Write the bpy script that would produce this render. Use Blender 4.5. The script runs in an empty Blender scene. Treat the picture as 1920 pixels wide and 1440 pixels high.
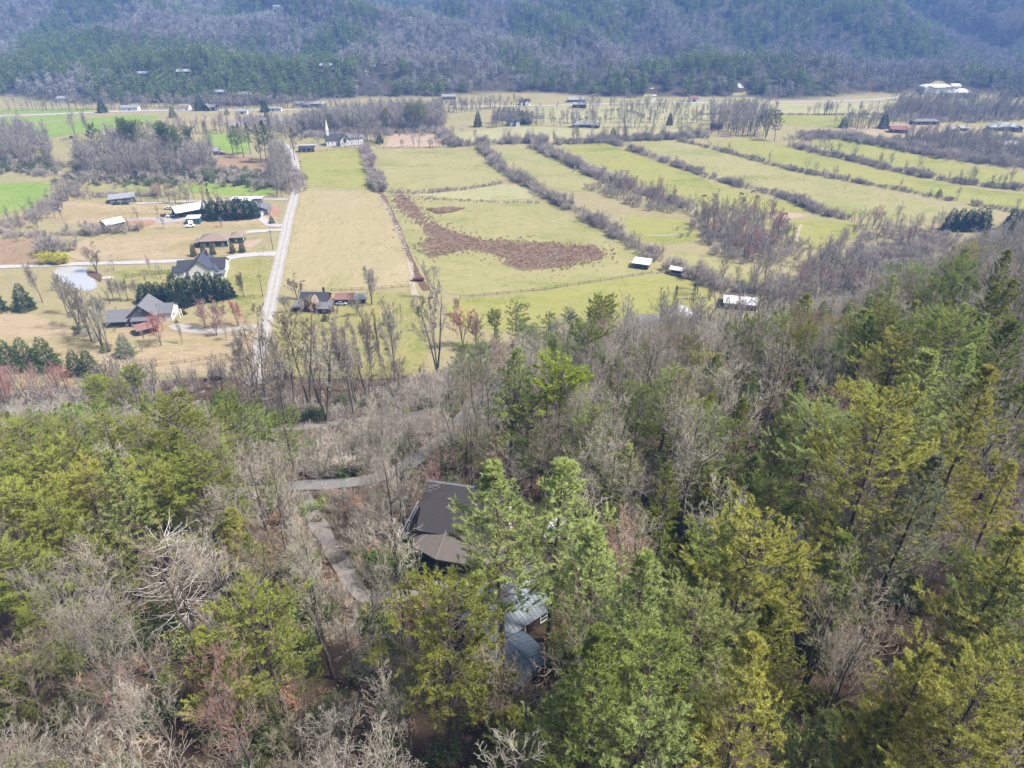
import bpy, bmesh, math, random
import numpy as np
from mathutils import Vector, Matrix
from mathutils.geometry import delaunay_2d_cdt

rng = np.random.default_rng(11)
random.seed(11)
SC = bpy.context.scene
COL = SC.collection

# ------------------------------------------------------------------ camera, sky, sun, exposure
CAM_H = 115.0
PITCH = math.radians(30.3)
FPX = 1335.0
cam_data = bpy.data.cameras.new('camera')
cam_data.sensor_width = 36.0
cam_data.lens = FPX / 1920.0 * 36.0
cam_data.clip_start = 0.5
cam_data.clip_end = 20000.0
cam = bpy.data.objects.new('camera', cam_data)
cam.location = (0, 0, CAM_H)
cam.rotation_euler = (math.radians(90) - PITCH, 0, 0)
COL.objects.link(cam)
SC.camera = cam

SUN_EL = math.radians(55)
SUN_AZ = math.radians(104)          # measured from straight ahead (+Y) towards the right (+X)
world = bpy.data.worlds.new('World')
SC.world = world
world.use_nodes = True
wn = world.node_tree.nodes
wn.clear()
w_out = wn.new('ShaderNodeOutputWorld')
w_bg = wn.new('ShaderNodeBackground')
w_sky = wn.new('ShaderNodeTexSky')
w_sky.sky_type = 'NISHITA'
w_sky.sun_disc = False
w_sky.sun_elevation = SUN_EL
w_sky.sun_rotation = SUN_AZ
w_sky.air_density = 0.75
w_sky.dust_density = 6.0
w_sky.ozone_density = 1.0
w_bg.inputs['Strength'].default_value = 0.085
world.node_tree.links.new(w_sky.outputs[0], w_bg.inputs[0])
world.node_tree.links.new(w_bg.outputs[0], w_out.inputs[0])

sun_data = bpy.data.lights.new('sun', 'SUN')
sun_data.energy = 4.6
sun_data.angle = math.radians(6)
sun_data.color = (1.0, 0.95, 0.87)
sun = bpy.data.objects.new('sun', sun_data)
sd = Vector((math.sin(SUN_AZ) * math.cos(SUN_EL), math.cos(SUN_AZ) * math.cos(SUN_EL), math.sin(SUN_EL)))
sun.rotation_euler = (-sd).to_track_quat('-Z', 'Y').to_euler()
sun.location = (0, 0, 400)
COL.objects.link(sun)

SC.view_settings.view_transform = 'Standard'
SC.view_settings.look = 'None'
SC.view_settings.gamma = 1.0
SC.view_settings.exposure = 1.32
SC.cycles.use_denoising = True
SC.cycles.use_adaptive_sampling = True
SC.cycles.adaptive_threshold = 0.02
SC.cycles.max_bounces = 4
SC.cycles.diffuse_bounces = 2
SC.cycles.glossy_bounces = 2
SC.cycles.transmission_bounces = 2
SC.cycles.volume_bounces = 0
SC.cycles.transparent_max_bounces = 8
SC.cycles.caustics_reflective = False
SC.cycles.caustics_refractive = False

# ------------------------------------------------------------------ noise and terrain
_tab = np.random.default_rng(5).random((256, 256))
def vnoise(x, y):
    x = np.asarray(x, float); y = np.asarray(y, float)
    xi = np.floor(x).astype(int); yi = np.floor(y).astype(int)
    fx = x - xi; fy = y - yi
    fx = fx * fx * (3 - 2 * fx); fy = fy * fy * (3 - 2 * fy)
    a = _tab[xi & 255, yi & 255]; b = _tab[(xi + 1) & 255, yi & 255]
    c = _tab[xi & 255, (yi + 1) & 255]; d = _tab[(xi + 1) & 255, (yi + 1) & 255]
    return (a * (1 - fx) + b * fx) * (1 - fy) + (c * (1 - fx) + d * fx) * fy
def fbm(x, y, o=4):
    s = 0; a = 0.5; t = 0
    for i in range(o):
        s = s + a * vnoise(x * 2 ** i + 17.3 * i, y * 2 ** i + 9.1 * i); t += a; a *= 0.5
    return s / t
def sstep(a, b, x):
    t = np.clip((x - a) / (b - a), 0, 1)
    return t * t * (3 - 2 * t)

# control points of the near hillside: x, y, height above the valley floor
CP = np.array([
    (0, -200, 100), (-200, -120, 74), (220, -120, 112), (0, 0, 62), (45, 15, 68), (-60, 15, 56), (110, 20, 77), (0, 58, 55),
    (42, 45, 63), (-50, 68, 49), (-3, 84, 51.5), (-31, 94, 43), (-14, 112, 37), (-24, 142, 24), (-10, 200, 2), (-160, 186, 2),
    (-100, 120, 27), (-110, 68, 43), (62, 60, 61), (45, 100, 50), (100, 100, 59), (95, 140, 47), (60, 112, 48), (125, 165, 41),
    (89, 240, 1), (40, 215, 2), (165, 205, 31), (205, 262, 15), (260, 350, 0), (140, 276, 2), (205, 150, 57), (300, 220, 40),
    (400, 330, 12), (420, 130, 80), (400, -80, 110), (-300, 100, 34), (-300, 205, 1), (-420, -100, 70), (-420, 210, 2),
    (0, 290, -8), (-160, 280, -8), (-320, 300, -8), (150, 350, -8), (310, 440, -8), (500, 480, -8), (-60, 150, 19), (10, 150, 28),
    (-60, 20, 56), (20, 80, 54), (-20, 55, 53), (60, 175, 24), (-55, 118, 30), (8, 68, 54.5), (-500, 330, -8), (600, 300, 40)], float)
def _phi(r2):
    return np.where(r2 > 1e-9, 0.5 * r2 * np.log(np.maximum(r2, 1e-9)), 0)
_S = 100.0
_cx, _cy = CP[:, 0] / _S, CP[:, 1] / _S
_n = len(CP)
_A = np.zeros((_n + 3, _n + 3))
_A[:_n, :_n] = _phi((_cx[:, None] - _cx) ** 2 + (_cy[:, None] - _cy) ** 2) + 0.02 * np.eye(_n)
_A[:_n, _n] = 1; _A[:_n, _n + 1] = _cx; _A[:_n, _n + 2] = _cy
_A[_n:, :_n] = _A[:_n, _n:].T
_W = np.linalg.solve(_A, np.concatenate([CP[:, 2], [0, 0, 0]]))
def near_hill(x, y):
    sh = np.shape(x)
    xs = np.clip(np.ravel(x), -620, 680) / _S; ys = np.clip(np.ravel(y), -260, 520) / _S
    r = _phi((xs[:, None] - _cx) ** 2 + (ys[:, None] - _cy) ** 2) @ _W[:_n] + _W[_n] + _W[_n + 1] * xs + _W[_n + 2] * ys
    r = r.reshape(sh)
    r = 0.5 * (r + np.sqrt(r * r + 6.0)) - 0.15           # smooth maximum with the valley floor
    return np.clip(r, 0, 130) * (1 - sstep(420, 520, y))
def hill_base(x):
    return 765 + 25 * np.sin(x / 190.0 + 0.6) + 24 * np.sin(x / 83.0 + 2.0) + 9 * np.sin(x / 29.0 + 1.0) + 0.02 * np.abs(x)
def far_hill(x, y):
    s = np.maximum(y - hill_base(x), 0)
    wx = x + 60 * np.sin(y / 210.0) + 40 * np.sin(x / 130.0)
    ridg = 1 - np.abs(2 * fbm(wx / 210.0 + 3.1, y / 420.0 + 1.7, 3) - 1) * 1.6
    big = fbm(x / 620.0 + 8.2, y / 700.0 + 4.4, 3)
    z = 0.060 * s + 5e-5 * s * s * 0.55
    amp = np.clip(s * 0.18, 0, 78)
    z = z + amp * (1.1 * ridg - 0.62) + np.clip(s * 0.11, 0, 150) * (big - 0.42)
    z = z + np.clip((s - 1300) * 0.12, 0, 200)
    for kx, ky, kw, kd, kh in ((190, 838, 62, 48, 20), (330, 858, 80, 60, 22), (-90, 830, 95, 55, 16), (480, 850, 70, 60, 18), (-330, 850, 110, 70, 14)):
        z = z + kh * np.exp(-((x - kx) / kw) ** 2 - ((y - ky) / kd) ** 2)
    return np.clip(z, 0, 310) * sstep(0, 40, s)
def T(x, y):
    x = np.asarray(x, float); y = np.asarray(y, float)
    und = (fbm(x / 150.0, y / 150.0, 2) - 0.5) * 3.0 * sstep(210, 330, y) * (1 - sstep(640, 760, y))
    return near_hill(x, y) + far_hill(x, y) + und
def T1(x, y):
    return float(T(np.array([x]), np.array([y]))[0])

CP_, SP_ = math.cos(PITCH), math.sin(PITCH)
def ray(px, py):
    u = (px - 960) / FPX; v = (py - 720) / FPX
    return np.array([u, CP_ - v * SP_, -(SP_ + v * CP_)])
def proj(x, y, z):
    x = np.asarray(x, float); y = np.asarray(y, float); z = np.asarray(z, float) - CAM_H
    d = y * CP_ - z * SP_
    up = y * SP_ + z * CP_
    return 960 + FPX * x / d, 720 - FPX * up / d, d
_dd = np.concatenate([np.arange(14, 500, 1.0), np.arange(500, 3400, 4.0)])
def hit(px, py, H=0.0):
    """first point along the sight line whose height above the ground is H"""
    r = ray(px, py)
    x = r[0] * _dd; y = r[1] * _dd; z = CAM_H + r[2] * _dd
    f = z - T(x, y) - H
    k = np.argmax(f <= 0) if np.any(f <= 0) else len(_dd) - 1
    k = max(k, 1)
    a, b = _dd[k - 1], _dd[k]
    for _ in range(12):
        m = 0.5 * (a + b)
        if CAM_H + r[2] * m - T1(r[0] * m, r[1] * m) - H <= 0: b = m
        else: a = m
    return r[0] * b, r[1] * b
def G(px, py):
    return hit(px, py, 0.0)
def GP(pts):
    return [G(*p) for p in pts]

# ------------------------------------------------------------------ materials
MATS = {}
def srgb(r, g, b):
    f = lambda c: (c / 255 / 12.92) if c / 255 <= 0.04045 else ((c / 255 + 0.055) / 1.055) ** 2.4
    return (f(r), f(g), f(b))
def mat(name, stops, scale=1.0, rough=0.85, detail=6.0, coord='pos', rnd=0.0, translucent=0.0, bump=0.0, metallic=0.0,
        scale2=None, stops2=None, mix2=0.5, stretch=None, spec=0.3, lo=0.3, hi=0.7, patch=None):
    """procedural material: a noise field through a colour ramp, optional second noise layer and per-object variation"""
    if name in MATS: return MATS[name]
    m = bpy.data.materials.new(name); MATS[name] = m
    m.use_nodes = True
    nt = m.node_tree; N = nt.nodes; L = nt.links
    N.clear()
    out = N.new('ShaderNodeOutputMaterial')
    if coord == 'pos':
        vec = N.new('ShaderNodeNewGeometry').outputs['Position']
    else:
        vec = N.new('ShaderNodeTexCoord').outputs['Object']
    if stretch:
        mp = N.new('ShaderNodeMapping'); mp.inputs['Scale'].default_value = stretch[:3]
        if len(stretch) > 3: mp.inputs['Rotation'].default_value = (0, 0, stretch[3])
        L.new(vec, mp.inputs[0]); vec = mp.outputs[0]
    def layer(sc, st, lo_, hi_):
        nz = N.new('ShaderNodeTexNoise'); nz.inputs['Scale'].default_value = sc; nz.inputs['Detail'].default_value = detail
        nz.inputs['Roughness'].default_value = 0.62
        L.new(vec, nz.inputs['Vector'])
        rp = N.new('ShaderNodeValToRGB')
        e = rp.color_ramp.elements
        while len(e) < len(st): e.new(0.5)
        for i, c in enumerate(st):
            e[i].position = lo_ + (hi_ - lo_) * i / max(1, len(st) - 1)
            e[i].color = (*c, 1)
        L.new(nz.outputs['Fac'], rp.inputs[0])
        return nz, rp.outputs[0]
    nz, col = layer(scale, stops, lo, hi)
    if stops2:
        nz2, col2 = layer(scale2, stops2, lo, hi)
        mx = N.new('ShaderNodeMix'); mx.data_type = 'RGBA'; mx.inputs[0].default_value = mix2
        L.new(col, mx.inputs[6]); L.new(col2, mx.inputs[7]); col = mx.outputs[2]
        nz = nz2
    if patch:
        for (psc, pcol, plo, phi_, pstr) in patch:
            pv = vec
            if pstr:
                mp = N.new('ShaderNodeMapping'); mp.inputs['Scale'].default_value = pstr[:3]; mp.inputs['Rotation'].default_value = (0, 0, pstr[3])
                L.new(N.new('ShaderNodeNewGeometry').outputs['Position'], mp.inputs[0]); pv = mp.outputs[0]
            pn = N.new('ShaderNodeTexNoise'); pn.inputs['Scale'].default_value = psc; pn.inputs['Detail'].default_value = 5.0; pn.inputs['Roughness'].default_value = 0.7
            L.new(pv, pn.inputs['Vector'])
            pr = N.new('ShaderNodeMapRange'); pr.inputs[1].default_value = plo; pr.inputs[2].default_value = phi_; L.new(pn.outputs['Fac'], pr.inputs[0])
            mx = N.new('ShaderNodeMix'); mx.data_type = 'RGBA'
            L.new(pr.outputs[0], mx.inputs[0]); L.new(col, mx.inputs[6]); mx.inputs[7].default_value = (*pcol, 1); col = mx.outputs[2]
    if rnd:
        oi = N.new('ShaderNodeObjectInfo')
        hs = N.new('ShaderNodeHueSaturation')
        mr = N.new('ShaderNodeMapRange'); mr.inputs[3].default_value = 1 - rnd; mr.inputs[4].default_value = 1 + rnd
        L.new(oi.outputs['Random'], mr.inputs[0]); L.new(mr.outputs[0], hs.inputs['Value'])
        ml = N.new('ShaderNodeMath'); ml.operation = 'MULTIPLY'; ml.inputs[1].default_value = 7.31
        fr = N.new('ShaderNodeMath'); fr.operation = 'FRACT'
        L.new(oi.outputs['Random'], ml.inputs[0]); L.new(ml.outputs[0], fr.inputs[0])
        mh = N.new('ShaderNodeMapRange'); mh.inputs[3].default_value = 0.5 - 0.05 * rnd; mh.inputs[4].default_value = 0.5 + 0.05 * rnd
        L.new(fr.outputs[0], mh.inputs[0]); L.new(mh.outputs[0], hs.inputs['Hue'])
        L.new(col, hs.inputs['Color']); col = hs.outputs[0]
    if translucent > 0:
        d = N.new('ShaderNodeBsdfDiffuse'); t = N.new('ShaderNodeBsdfTranslucent'); mx = N.new('ShaderNodeMixShader')
        mx.inputs[0].default_value = translucent
        L.new(col, d.inputs[0]); L.new(col, t.inputs[0]); L.new(d.outputs[0], mx.inputs[1]); L.new(t.outputs[0], mx.inputs[2])
        L.new(mx.outputs[0], out.inputs[0])
    else:
        p = N.new('ShaderNodeBsdfPrincipled')
        p.inputs['Roughness'].default_value = rough; p.inputs['Metallic'].default_value = metallic
        p.inputs['Specular IOR Level'].default_value = spec
        L.new(col, p.inputs['Base Color'])
        if bump:
            b = N.new('ShaderNodeBump'); b.inputs['Strength'].default_value = bump; b.inputs['Distance'].default_value = 0.3
            L.new(nz.outputs['Fac'], b.inputs['Height']); L.new(b.outputs[0], p.inputs['Normal'])
        L.new(p.outputs[0], out.inputs[0])
    return m
def paint(name, rgb, v=0.10, rough=0.7, scale=1.5, metallic=0.0, spec=0.3, stretch=None):
    a = tuple(c * (1 - v) for c in rgb); b = tuple(min(1, c * (1 + v)) for c in rgb)
    return mat(name, [a, rgb, b], scale=scale, rough=rough, coord='obj', metallic=metallic, spec=spec, stretch=stretch)

# ------------------------------------------------------------------ object helpers
def tag(o, label=None, cat=None, group=None, kind=None):
    if label: o['label'] = label
    if cat: o['category'] = cat
    if group: o['group'] = group
    if kind: o['kind'] = kind
    return o
def np_mesh(name, V, Tr, mats, mi=None, smooth=False):
    me = bpy.data.meshes.new(name)
    V = np.asarray(V, np.float32).reshape(-1, 3); Tr = np.asarray(Tr, np.int32).reshape(-1, 3)
    me.vertices.add(len(V)); me.vertices.foreach_set('co', V.ravel())
    me.loops.add(len(Tr) * 3); me.loops.foreach_set('vertex_index', Tr.ravel())
    me.polygons.add(len(Tr)); me.polygons.foreach_set('loop_start', np.arange(0, len(Tr) * 3, 3, dtype=np.int32))
    if mi is not None: me.polygons.foreach_set('material_index', np.asarray(mi, np.int32))
    if smooth: me.polygons.foreach_set('use_smooth', np.ones(len(Tr), bool))
    for m in mats: me.materials.append(m)
    me.update(calc_edges=True)
    return me
def link(name, me, parent=None, loc=None, rz=None, sc=None):
    o = bpy.data.objects.new(name, me)
    COL.objects.link(o)
    if parent is not None: o.parent = parent
    if loc is not None: o.location = loc
    if rz is not None: o.rotation_euler = (0, 0, rz)
    if sc is not None: o.scale = sc if hasattr(sc, '__len__') else (sc, sc, sc)
    return o
def empty(name, loc, rz=0.0, sc=1.0):
    o = link(name, None, None, loc, rz, sc)
    o.empty_display_size = 0.5
    return o
class MB:
    """collects boxes, prisms and bars into one mesh"""
    def __init__(s): s.v = []; s.f = []
    def add(s, vs, fs):
        k = len(s.v); s.v += [tuple(p) for p in vs]; s.f += [tuple(i + k for i in f) for f in fs]; return s
    def box(s, x0, x1, y0, y1, z0, z1):
        return s.add([(x0, y0, z0), (x1, y0, z0), (x1, y1, z0), (x0, y1, z0), (x0, y0, z1), (x1, y0, z1), (x1, y1, z1), (x0, y1, z1)],
                     [(0, 3, 2, 1), (4, 5, 6, 7), (0, 1, 5, 4), (1, 2, 6, 5), (2, 3, 7, 6), (3, 0, 4, 7)])
    def prism(s, prof, a, b, axis='x'):
        """profile of (s, z) points pulled along an axis from a to b; s runs along the other horizontal axis"""
        n = len(prof)
        mk = (lambda t, p: (t, p[0], p[1])) if axis == 'x' else (lambda t, p: (p[0], t, p[1]))
        vs = [mk(a, p) for p in prof] + [mk(b, p) for p in prof]
        fs = [tuple(range(n)), tuple(range(2 * n - 1, n - 1, -1))] + [(i, i + n, (i + 1) % n + n, (i + 1) % n) for i in range(n)]
        return s.add(vs, fs)
    def bar(s, p, q, r=0.05, n=5, r2=None):
        p = Vector(p); q = Vector(q); d = (q - p)
        if d.length < 1e-6: return s
        t = d.normalized(); a = t.orthogonal().normalized(); b = t.cross(a)
        r2 = r if r2 is None else r2
        vs = [p + (a * math.cos(i * 2 * math.pi / n) + b * math.sin(i * 2 * math.pi / n)) * r for i in range(n)]
        vs += [q + (a * math.cos(i * 2 * math.pi / n) + b * math.sin(i * 2 * math.pi / n)) * r2 for i in range(n)]
        return s.add(vs, [tuple(range(n - 1, -1, -1)), tuple(range(n, 2 * n))] + [(i, (i + 1) % n, (i + 1) % n + n, i + n) for i in range(n)])
    def mesh(s, name, m):
        me = bpy.data.meshes.new(name); me.from_pydata(s.v, [], s.f)
        bm = bmesh.new(); bm.from_mesh(me); bmesh.ops.recalc_face_normals(bm, faces=bm.faces); bm.to_mesh(me); bm.free()
        me.materials.append(m); me.update()
        return me
    def build(s, name, m, parent=None, loc=None, rz=None):
        return link(name, s.mesh(name, m), parent, loc, rz)

def inside(px, py, poly):
    px = np.asarray(px, float); py = np.asarray(py, float)
    r = np.zeros(px.shape, bool); n = len(poly)
    for i in range(n):
        x1, y1 = poly[i]; x2, y2 = poly[(i + 1) % n]
        if y1 == y2: continue
        c = ((y1 > py) != (y2 > py)) & (px < (x2 - x1) * (py - y1) / (y2 - y1) + x1)
        r ^= c
    return r
def densify(pts, step, closed=False):
    out = []
    n = len(pts)
    for i in range(n if closed else n - 1):
        a = np.array(pts[i]); b = np.array(pts[(i + 1) % n]); k = max(1, int(np.linalg.norm(b - a) / step))
        out += [tuple(a + (b - a) * j / k) for j in range(k)]
    if not closed: out.append(tuple(pts[-1]))
    return out
def smooth_line(pts, it=2, closed=False):
    for _ in range(it):
        q = []
        n = len(pts)
        if not closed: q.append(pts[0])
        for i in range(n if closed else n - 1):
            a = np.array(pts[i]); b = np.array(pts[(i + 1) % n])
            q += [tuple(a * .75 + b * .25), tuple(a * .25 + b * .75)]
        if not closed: q.append(pts[-1])
        pts = q
    return pts
def sheet(name, wpts, m, off, cell=9.0, kind='structure', rough=0.8, label=None, cat=None, rounds=1):
    """a ground patch of the given outline (world xy), draped on the terrain"""
    wpts = smooth_line(densify(wpts, 16.0, True), rounds, True)
    b = densify(wpts, 5.0, True)
    b = [(x + (vnoise(x * .21, y * .21) - .5) * rough, y + (vnoise(x * .23 + 40, y * .23) - .5) * rough) for x, y in b]
    xs = [p[0] for p in b]; ys = [p[1] for p in b]
    gx, gy = np.meshgrid(np.arange(min(xs), max(xs), cell), np.arange(min(ys), max(ys), cell))
    gx = gx.ravel(); gy = gy.ravel()
    k = inside(gx, gy, b)
    pts = [Vector(p) for p in b] + [Vector((x, y)) for x, y in zip(gx[k], gy[k])]
    v, e, f, *_ = delaunay_2d_cdt(pts, [], [list(range(len(b)))], 1, 1e-4)
    x = np.array([p.x for p in v]); y = np.array([p.y for p in v])
    z = T(x, y) + off
    me = bpy.data.meshes.new(name)
    me.from_pydata(np.stack([x, y, z], 1).tolist(), [], [tuple(t) for t in f])
    bm = bmesh.new(); bm.from_mesh(me); bmesh.ops.recalc_face_normals(bm, faces=bm.faces)
    if bm.faces and sum(fc.normal.z for fc in bm.faces) < 0: bmesh.ops.reverse_faces(bm, faces=bm.faces)
    bm.to_mesh(me); bm.free()
    me.materials.append(m)
    return tag(link(name, me), label, cat, None, kind)
ROADS = []
def ribbon(name, wpts, width, m, off, label=None, cat=None, cols=4, clear=True, rough=0.5, kind='structure'):
    p = np.array(densify(smooth_line(wpts, 2), 2.5))
    t = np.gradient(p, axis=0); t /= np.linalg.norm(t, axis=1)[:, None] + 1e-9
    nrm = np.stack([-t[:, 1], t[:, 0]], 1)
    s = np.linspace(-0.5, 0.5, cols + 1)
    wob = 1 + (vnoise(p[:, 0] * .3, p[:, 1] * .3) - .5) * rough + (vnoise(p[:, 0] * 1.1, p[:, 1] * 1.1) - .5) * .22
    q = p[:, None, :] + nrm[:, None, :] * (s[None, :, None] * width * wob[:, None, None])
    z = T(q[..., 0], q[..., 1]) + off
    V = np.concatenate([q, z[..., None]], 2).reshape(-1, 3)
    n, c = len(p), cols + 1
    i = (np.arange(n - 1)[:, None] * c + np.arange(cols)[None, :]).ravel()
    Tr = np.concatenate([np.stack([i, i + c, i + 1], 1), np.stack([i + 1, i + c, i + c + 1], 1)])
    Tr = Tr[:, ::-1] if np.cross(V[Tr[0, 1]] - V[Tr[0, 0]], V[Tr[0, 2]] - V[Tr[0, 0]])[2] < 0 else Tr
    if clear: ROADS.append((p, width))
    return tag(link(name, np_mesh(name, V, Tr, [m])), label, cat, None, kind)
def road_dist(x, y):
    x = np.atleast_1d(x); y = np.atleast_1d(y)
    d = np.full(x.shape, 1e9)
    for p, w in ROADS:
        q = p[::2]
        dd = np.sqrt(((x[:, None] - q[None, :, 0]) ** 2 + (y[:, None] - q[None, :, 1]) ** 2)).min(1) - w / 2
        d = np.minimum(d, dd)
    return d
# ------------------------------------------------------------------ ground
def S(r, g, b, k=0.315):
    return tuple(c * k for c in srgb(r, g, b))
def ground_material():
    m = bpy.data.materials.new('ground_soil'); m.use_nodes = True
    nt = m.node_tree; N = nt.nodes; L = nt.links; N.clear()
    out = N.new('ShaderNodeOutputMaterial'); p = N.new('ShaderNodeBsdfPrincipled')
    p.inputs['Roughness'].default_value = 0.95; p.inputs['Specular IOR Level'].default_value = 0.1
    pos = N.new('ShaderNodeNewGeometry').outputs['Position']
    def noise(sc, st, lo=0.3, hi=0.7, det=7):
        nz = N.new('ShaderNodeTexNoise'); nz.inputs['Scale'].default_value = sc; nz.inputs['Detail'].default_value = det
        nz.inputs['Roughness'].default_value = 0.65
        L.new(pos, nz.inputs['Vector'])
        rp = N.new('ShaderNodeValToRGB'); e = rp.color_ramp.elements
        while len(e) < len(st): e.new(0.5)
        for i, c in enumerate(st):
            e[i].position = lo + (hi - lo) * i / (len(st) - 1); e[i].color = (*c, 1)
        L.new(nz.outputs['Fac'], rp.inputs[0]); return rp.outputs[0], nz
    def mix(a, b, f):
        mx = N.new('ShaderNodeMix'); mx.data_type = 'RGBA'
        if isinstance(f, float): mx.inputs[0].default_value = f
        else: L.new(f, mx.inputs[0])
        L.new(a, mx.inputs[6]); L.new(b, mx.inputs[7]); return mx.outputs[2]
    g1, _ = noise(0.02, [S(184, 176, 128), S(206, 196, 152), S(172, 176, 110)])
    g2, _ = noise(0.25, [S(150, 150, 90), S(206, 192, 146), S(186, 180, 120)])
    grass = mix(g1, g2, 0.45)
    l1, _ = noise(0.06, [S(100, 88, 74), S(134, 116, 96), S(114, 102, 86)])
    l2, nzl = noise(1.3, [S(66, 58, 50), S(140, 114, 90), S(104, 94, 80), S(172, 152, 130)])
    litter = mix(l1, l2, 0.55)
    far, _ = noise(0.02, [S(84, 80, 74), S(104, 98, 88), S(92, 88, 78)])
    at = N.new('ShaderNodeAttribute'); at.attribute_name = 'forest'
    wob = N.new('ShaderNodeTexNoise'); wob.inputs['Scale'].default_value = 0.12; wob.inputs['Detail'].default_value = 5
    L.new(pos, wob.inputs['Vector'])
    ad = N.new('ShaderNodeMath'); ad.operation = 'ADD'; L.new(at.outputs['Fac'], ad.inputs[0])
    sb = N.new('ShaderNodeMath'); sb.operation = 'SUBTRACT'; sb.inputs[1].default_value = 0.5; L.new(wob.outputs['Fac'], sb.inputs[0])
    L.new(sb.outputs[0], ad.inputs[1])
    rp = N.new('ShaderNodeMapRange'); rp.inputs[1].default_value = 0.35; rp.inputs[2].default_value = 0.65; L.new(ad.outputs[0], rp.inputs[0])
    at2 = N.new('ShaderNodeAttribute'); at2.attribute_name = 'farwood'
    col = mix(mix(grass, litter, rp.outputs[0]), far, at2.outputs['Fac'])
    L.new(col, p.inputs['Base Color'])
    b = N.new('ShaderNodeBump'); b.inputs['Strength'].default_value = 0.5; b.inputs['Distance'].default_value = 0.4
    L.new(nzl.outputs['Fac'], b.inputs['Height']); L.new(b.outputs[0], p.inputs['Normal'])
    L.new(p.outputs[0], out.inputs[0])
    return m
def graded(lo, hi, a, b, fine, grow):
    c = list(np.arange(a, b + fine * .5, fine)); s = fine
    up = []; x = b
    while x < hi: s = min(s * grow, 110); x += s; up.append(min(x, hi))
    s = fine; dn = []; x = a
    while x > lo: s = min(s * grow, 110); x -= s; dn.append(max(x, lo))
    return np.array(dn[::-1] + c + up)
gxs = graded(-3300, 3300, -260, 330, 3.5, 1.06)
gys = np.concatenate([graded(-500, 420, -30, 400, 3.5, 1.08)[:-1], np.arange(408, 760, 9.0), np.arange(760, 2100, 14.0), np.arange(2100, 3900, 45.0)])
gys = np.unique(np.round(gys, 3))
gys = gys[np.concatenate([[True], np.diff(gys) > 1.0])]
GX, GY = np.meshgrid(gxs, gys)
GZ = T(GX, GY)
nx, ny = len(gxs), len(gys)
ii = (np.arange(ny - 1)[:, None] * nx + np.arange(nx - 1)[None, :]).ravel()
TR = np.concatenate([np.stack([ii, ii + 1, ii + nx + 1], 1), np.stack([ii, ii + nx + 1, ii + nx], 1)])
ground_me = np_mesh('ground', np.stack([GX, GY, GZ], 2).reshape(-1, 3), TR, [ground_material()], smooth=True)
fa = ground_me.attributes.new('forest', 'FLOAT', 'POINT')
fa.data.foreach_set('value', (sstep(1.2, 4.5, near_hill(GX, GY))).ravel().astype(np.float32))
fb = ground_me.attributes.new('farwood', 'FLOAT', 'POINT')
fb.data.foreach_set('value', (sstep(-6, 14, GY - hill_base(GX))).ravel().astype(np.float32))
tag(link('ground', ground_me), 'valley floor and wooded hillsides', 'ground', None, 'structure')

# ------------------------------------------------------------------ fields
FS = dict(detail=8.0, rough=0.95, spec=0.1, lo=0.36, hi=0.64)
f_dry = mat('dry_grass', [S(226, 208, 174), S(206, 194, 148), S(232, 216, 184)], 0.035, scale2=0.35, stops2=[S(182, 178, 118), S(218, 204, 158), S(206, 192, 142)], mix2=0.55, stretch=(1.0, 0.35, 1), patch=[(0.05, S(176, 182, 104), .56, .68, (1, .3, 1, .15)), (.5, S(226, 210, 168), .58, .70, (1.5, .1, 1, .18)), (.25, S(190, 168, 118), .62, .72, None)], **FS)
f_tan = mat('tan_grass', [S(200, 178, 138), S(226, 206, 172), S(186, 176, 120)], 0.03, scale2=0.3, stops2=[S(180, 160, 116), S(220, 198, 160), S(202, 184, 138)], mix2=0.5, stretch=(0.4, 1.0, 1), patch=[(0.05, S(176, 176, 108), .56, .70, None), (.3, S(232, 214, 184), .58, .70, (.15, 1.3, 1, .1)), (.2, S(176, 148, 108), .62, .74, None)], **FS)
f_pas = mat('pasture_grass', [S(172, 180, 106), S(210, 202, 148), S(182, 186, 118)], 0.03, scale2=0.3, stops2=[S(164, 172, 98), S(206, 198, 142), S(186, 186, 118)], mix2=0.55, stretch=(0.5, 1.0, 1, 0.5), patch=[(0.035, S(158, 174, 90), .55, .70, None), (.35, S(214, 202, 152), .58, .72, (1.4, .12, 1, .7)), (.2, S(184, 166, 120), .64, .74, None)], **FS)
f_lime = mat('lime_grass', [S(168, 180, 88), S(200, 200, 118), S(190, 186, 120)], 0.025, scale2=0.25, stops2=[S(158, 170, 84), S(198, 196, 116), S(182, 184, 102)], mix2=0.5, stretch=(0.5, 1.0, 1, 0.4), patch=[(0.03, S(152, 168, 76), .55, .70, None), (.3, S(208, 202, 136), .58, .72, (1.4, .12, 1, 1.0)), (.15, S(180, 168, 112), .63, .74, None)], **FS)
f_green = mat('winter_wheat_grass', [S(150, 188, 76), S(176, 202, 104), S(140, 184, 70)], 0.02, scale2=0.2, stops2=[S(138, 178, 66), S(180, 200, 106), S(158, 192, 84)], mix2=0.5, patch=[(0.04, S(196, 204, 128), .58, .72, None), (.3, S(128, 172, 58), .56, .70, (1.2, .15, 1, .9))], **FS)
f_pale = mat('pale_pasture_grass', [S(204, 206, 150), S(218, 210, 164), S(196, 202, 140)], 0.02, scale2=0.15, stops2=[S(184, 186, 126), S(220, 214, 168), S(204, 204, 146)], mix2=0.5, patch=[(0.03, S(176, 188, 112), .55, .70, None), (.2, S(190, 172, 122), .60, .72, (.2, 1.2, 1, .2))], **FS)
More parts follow.
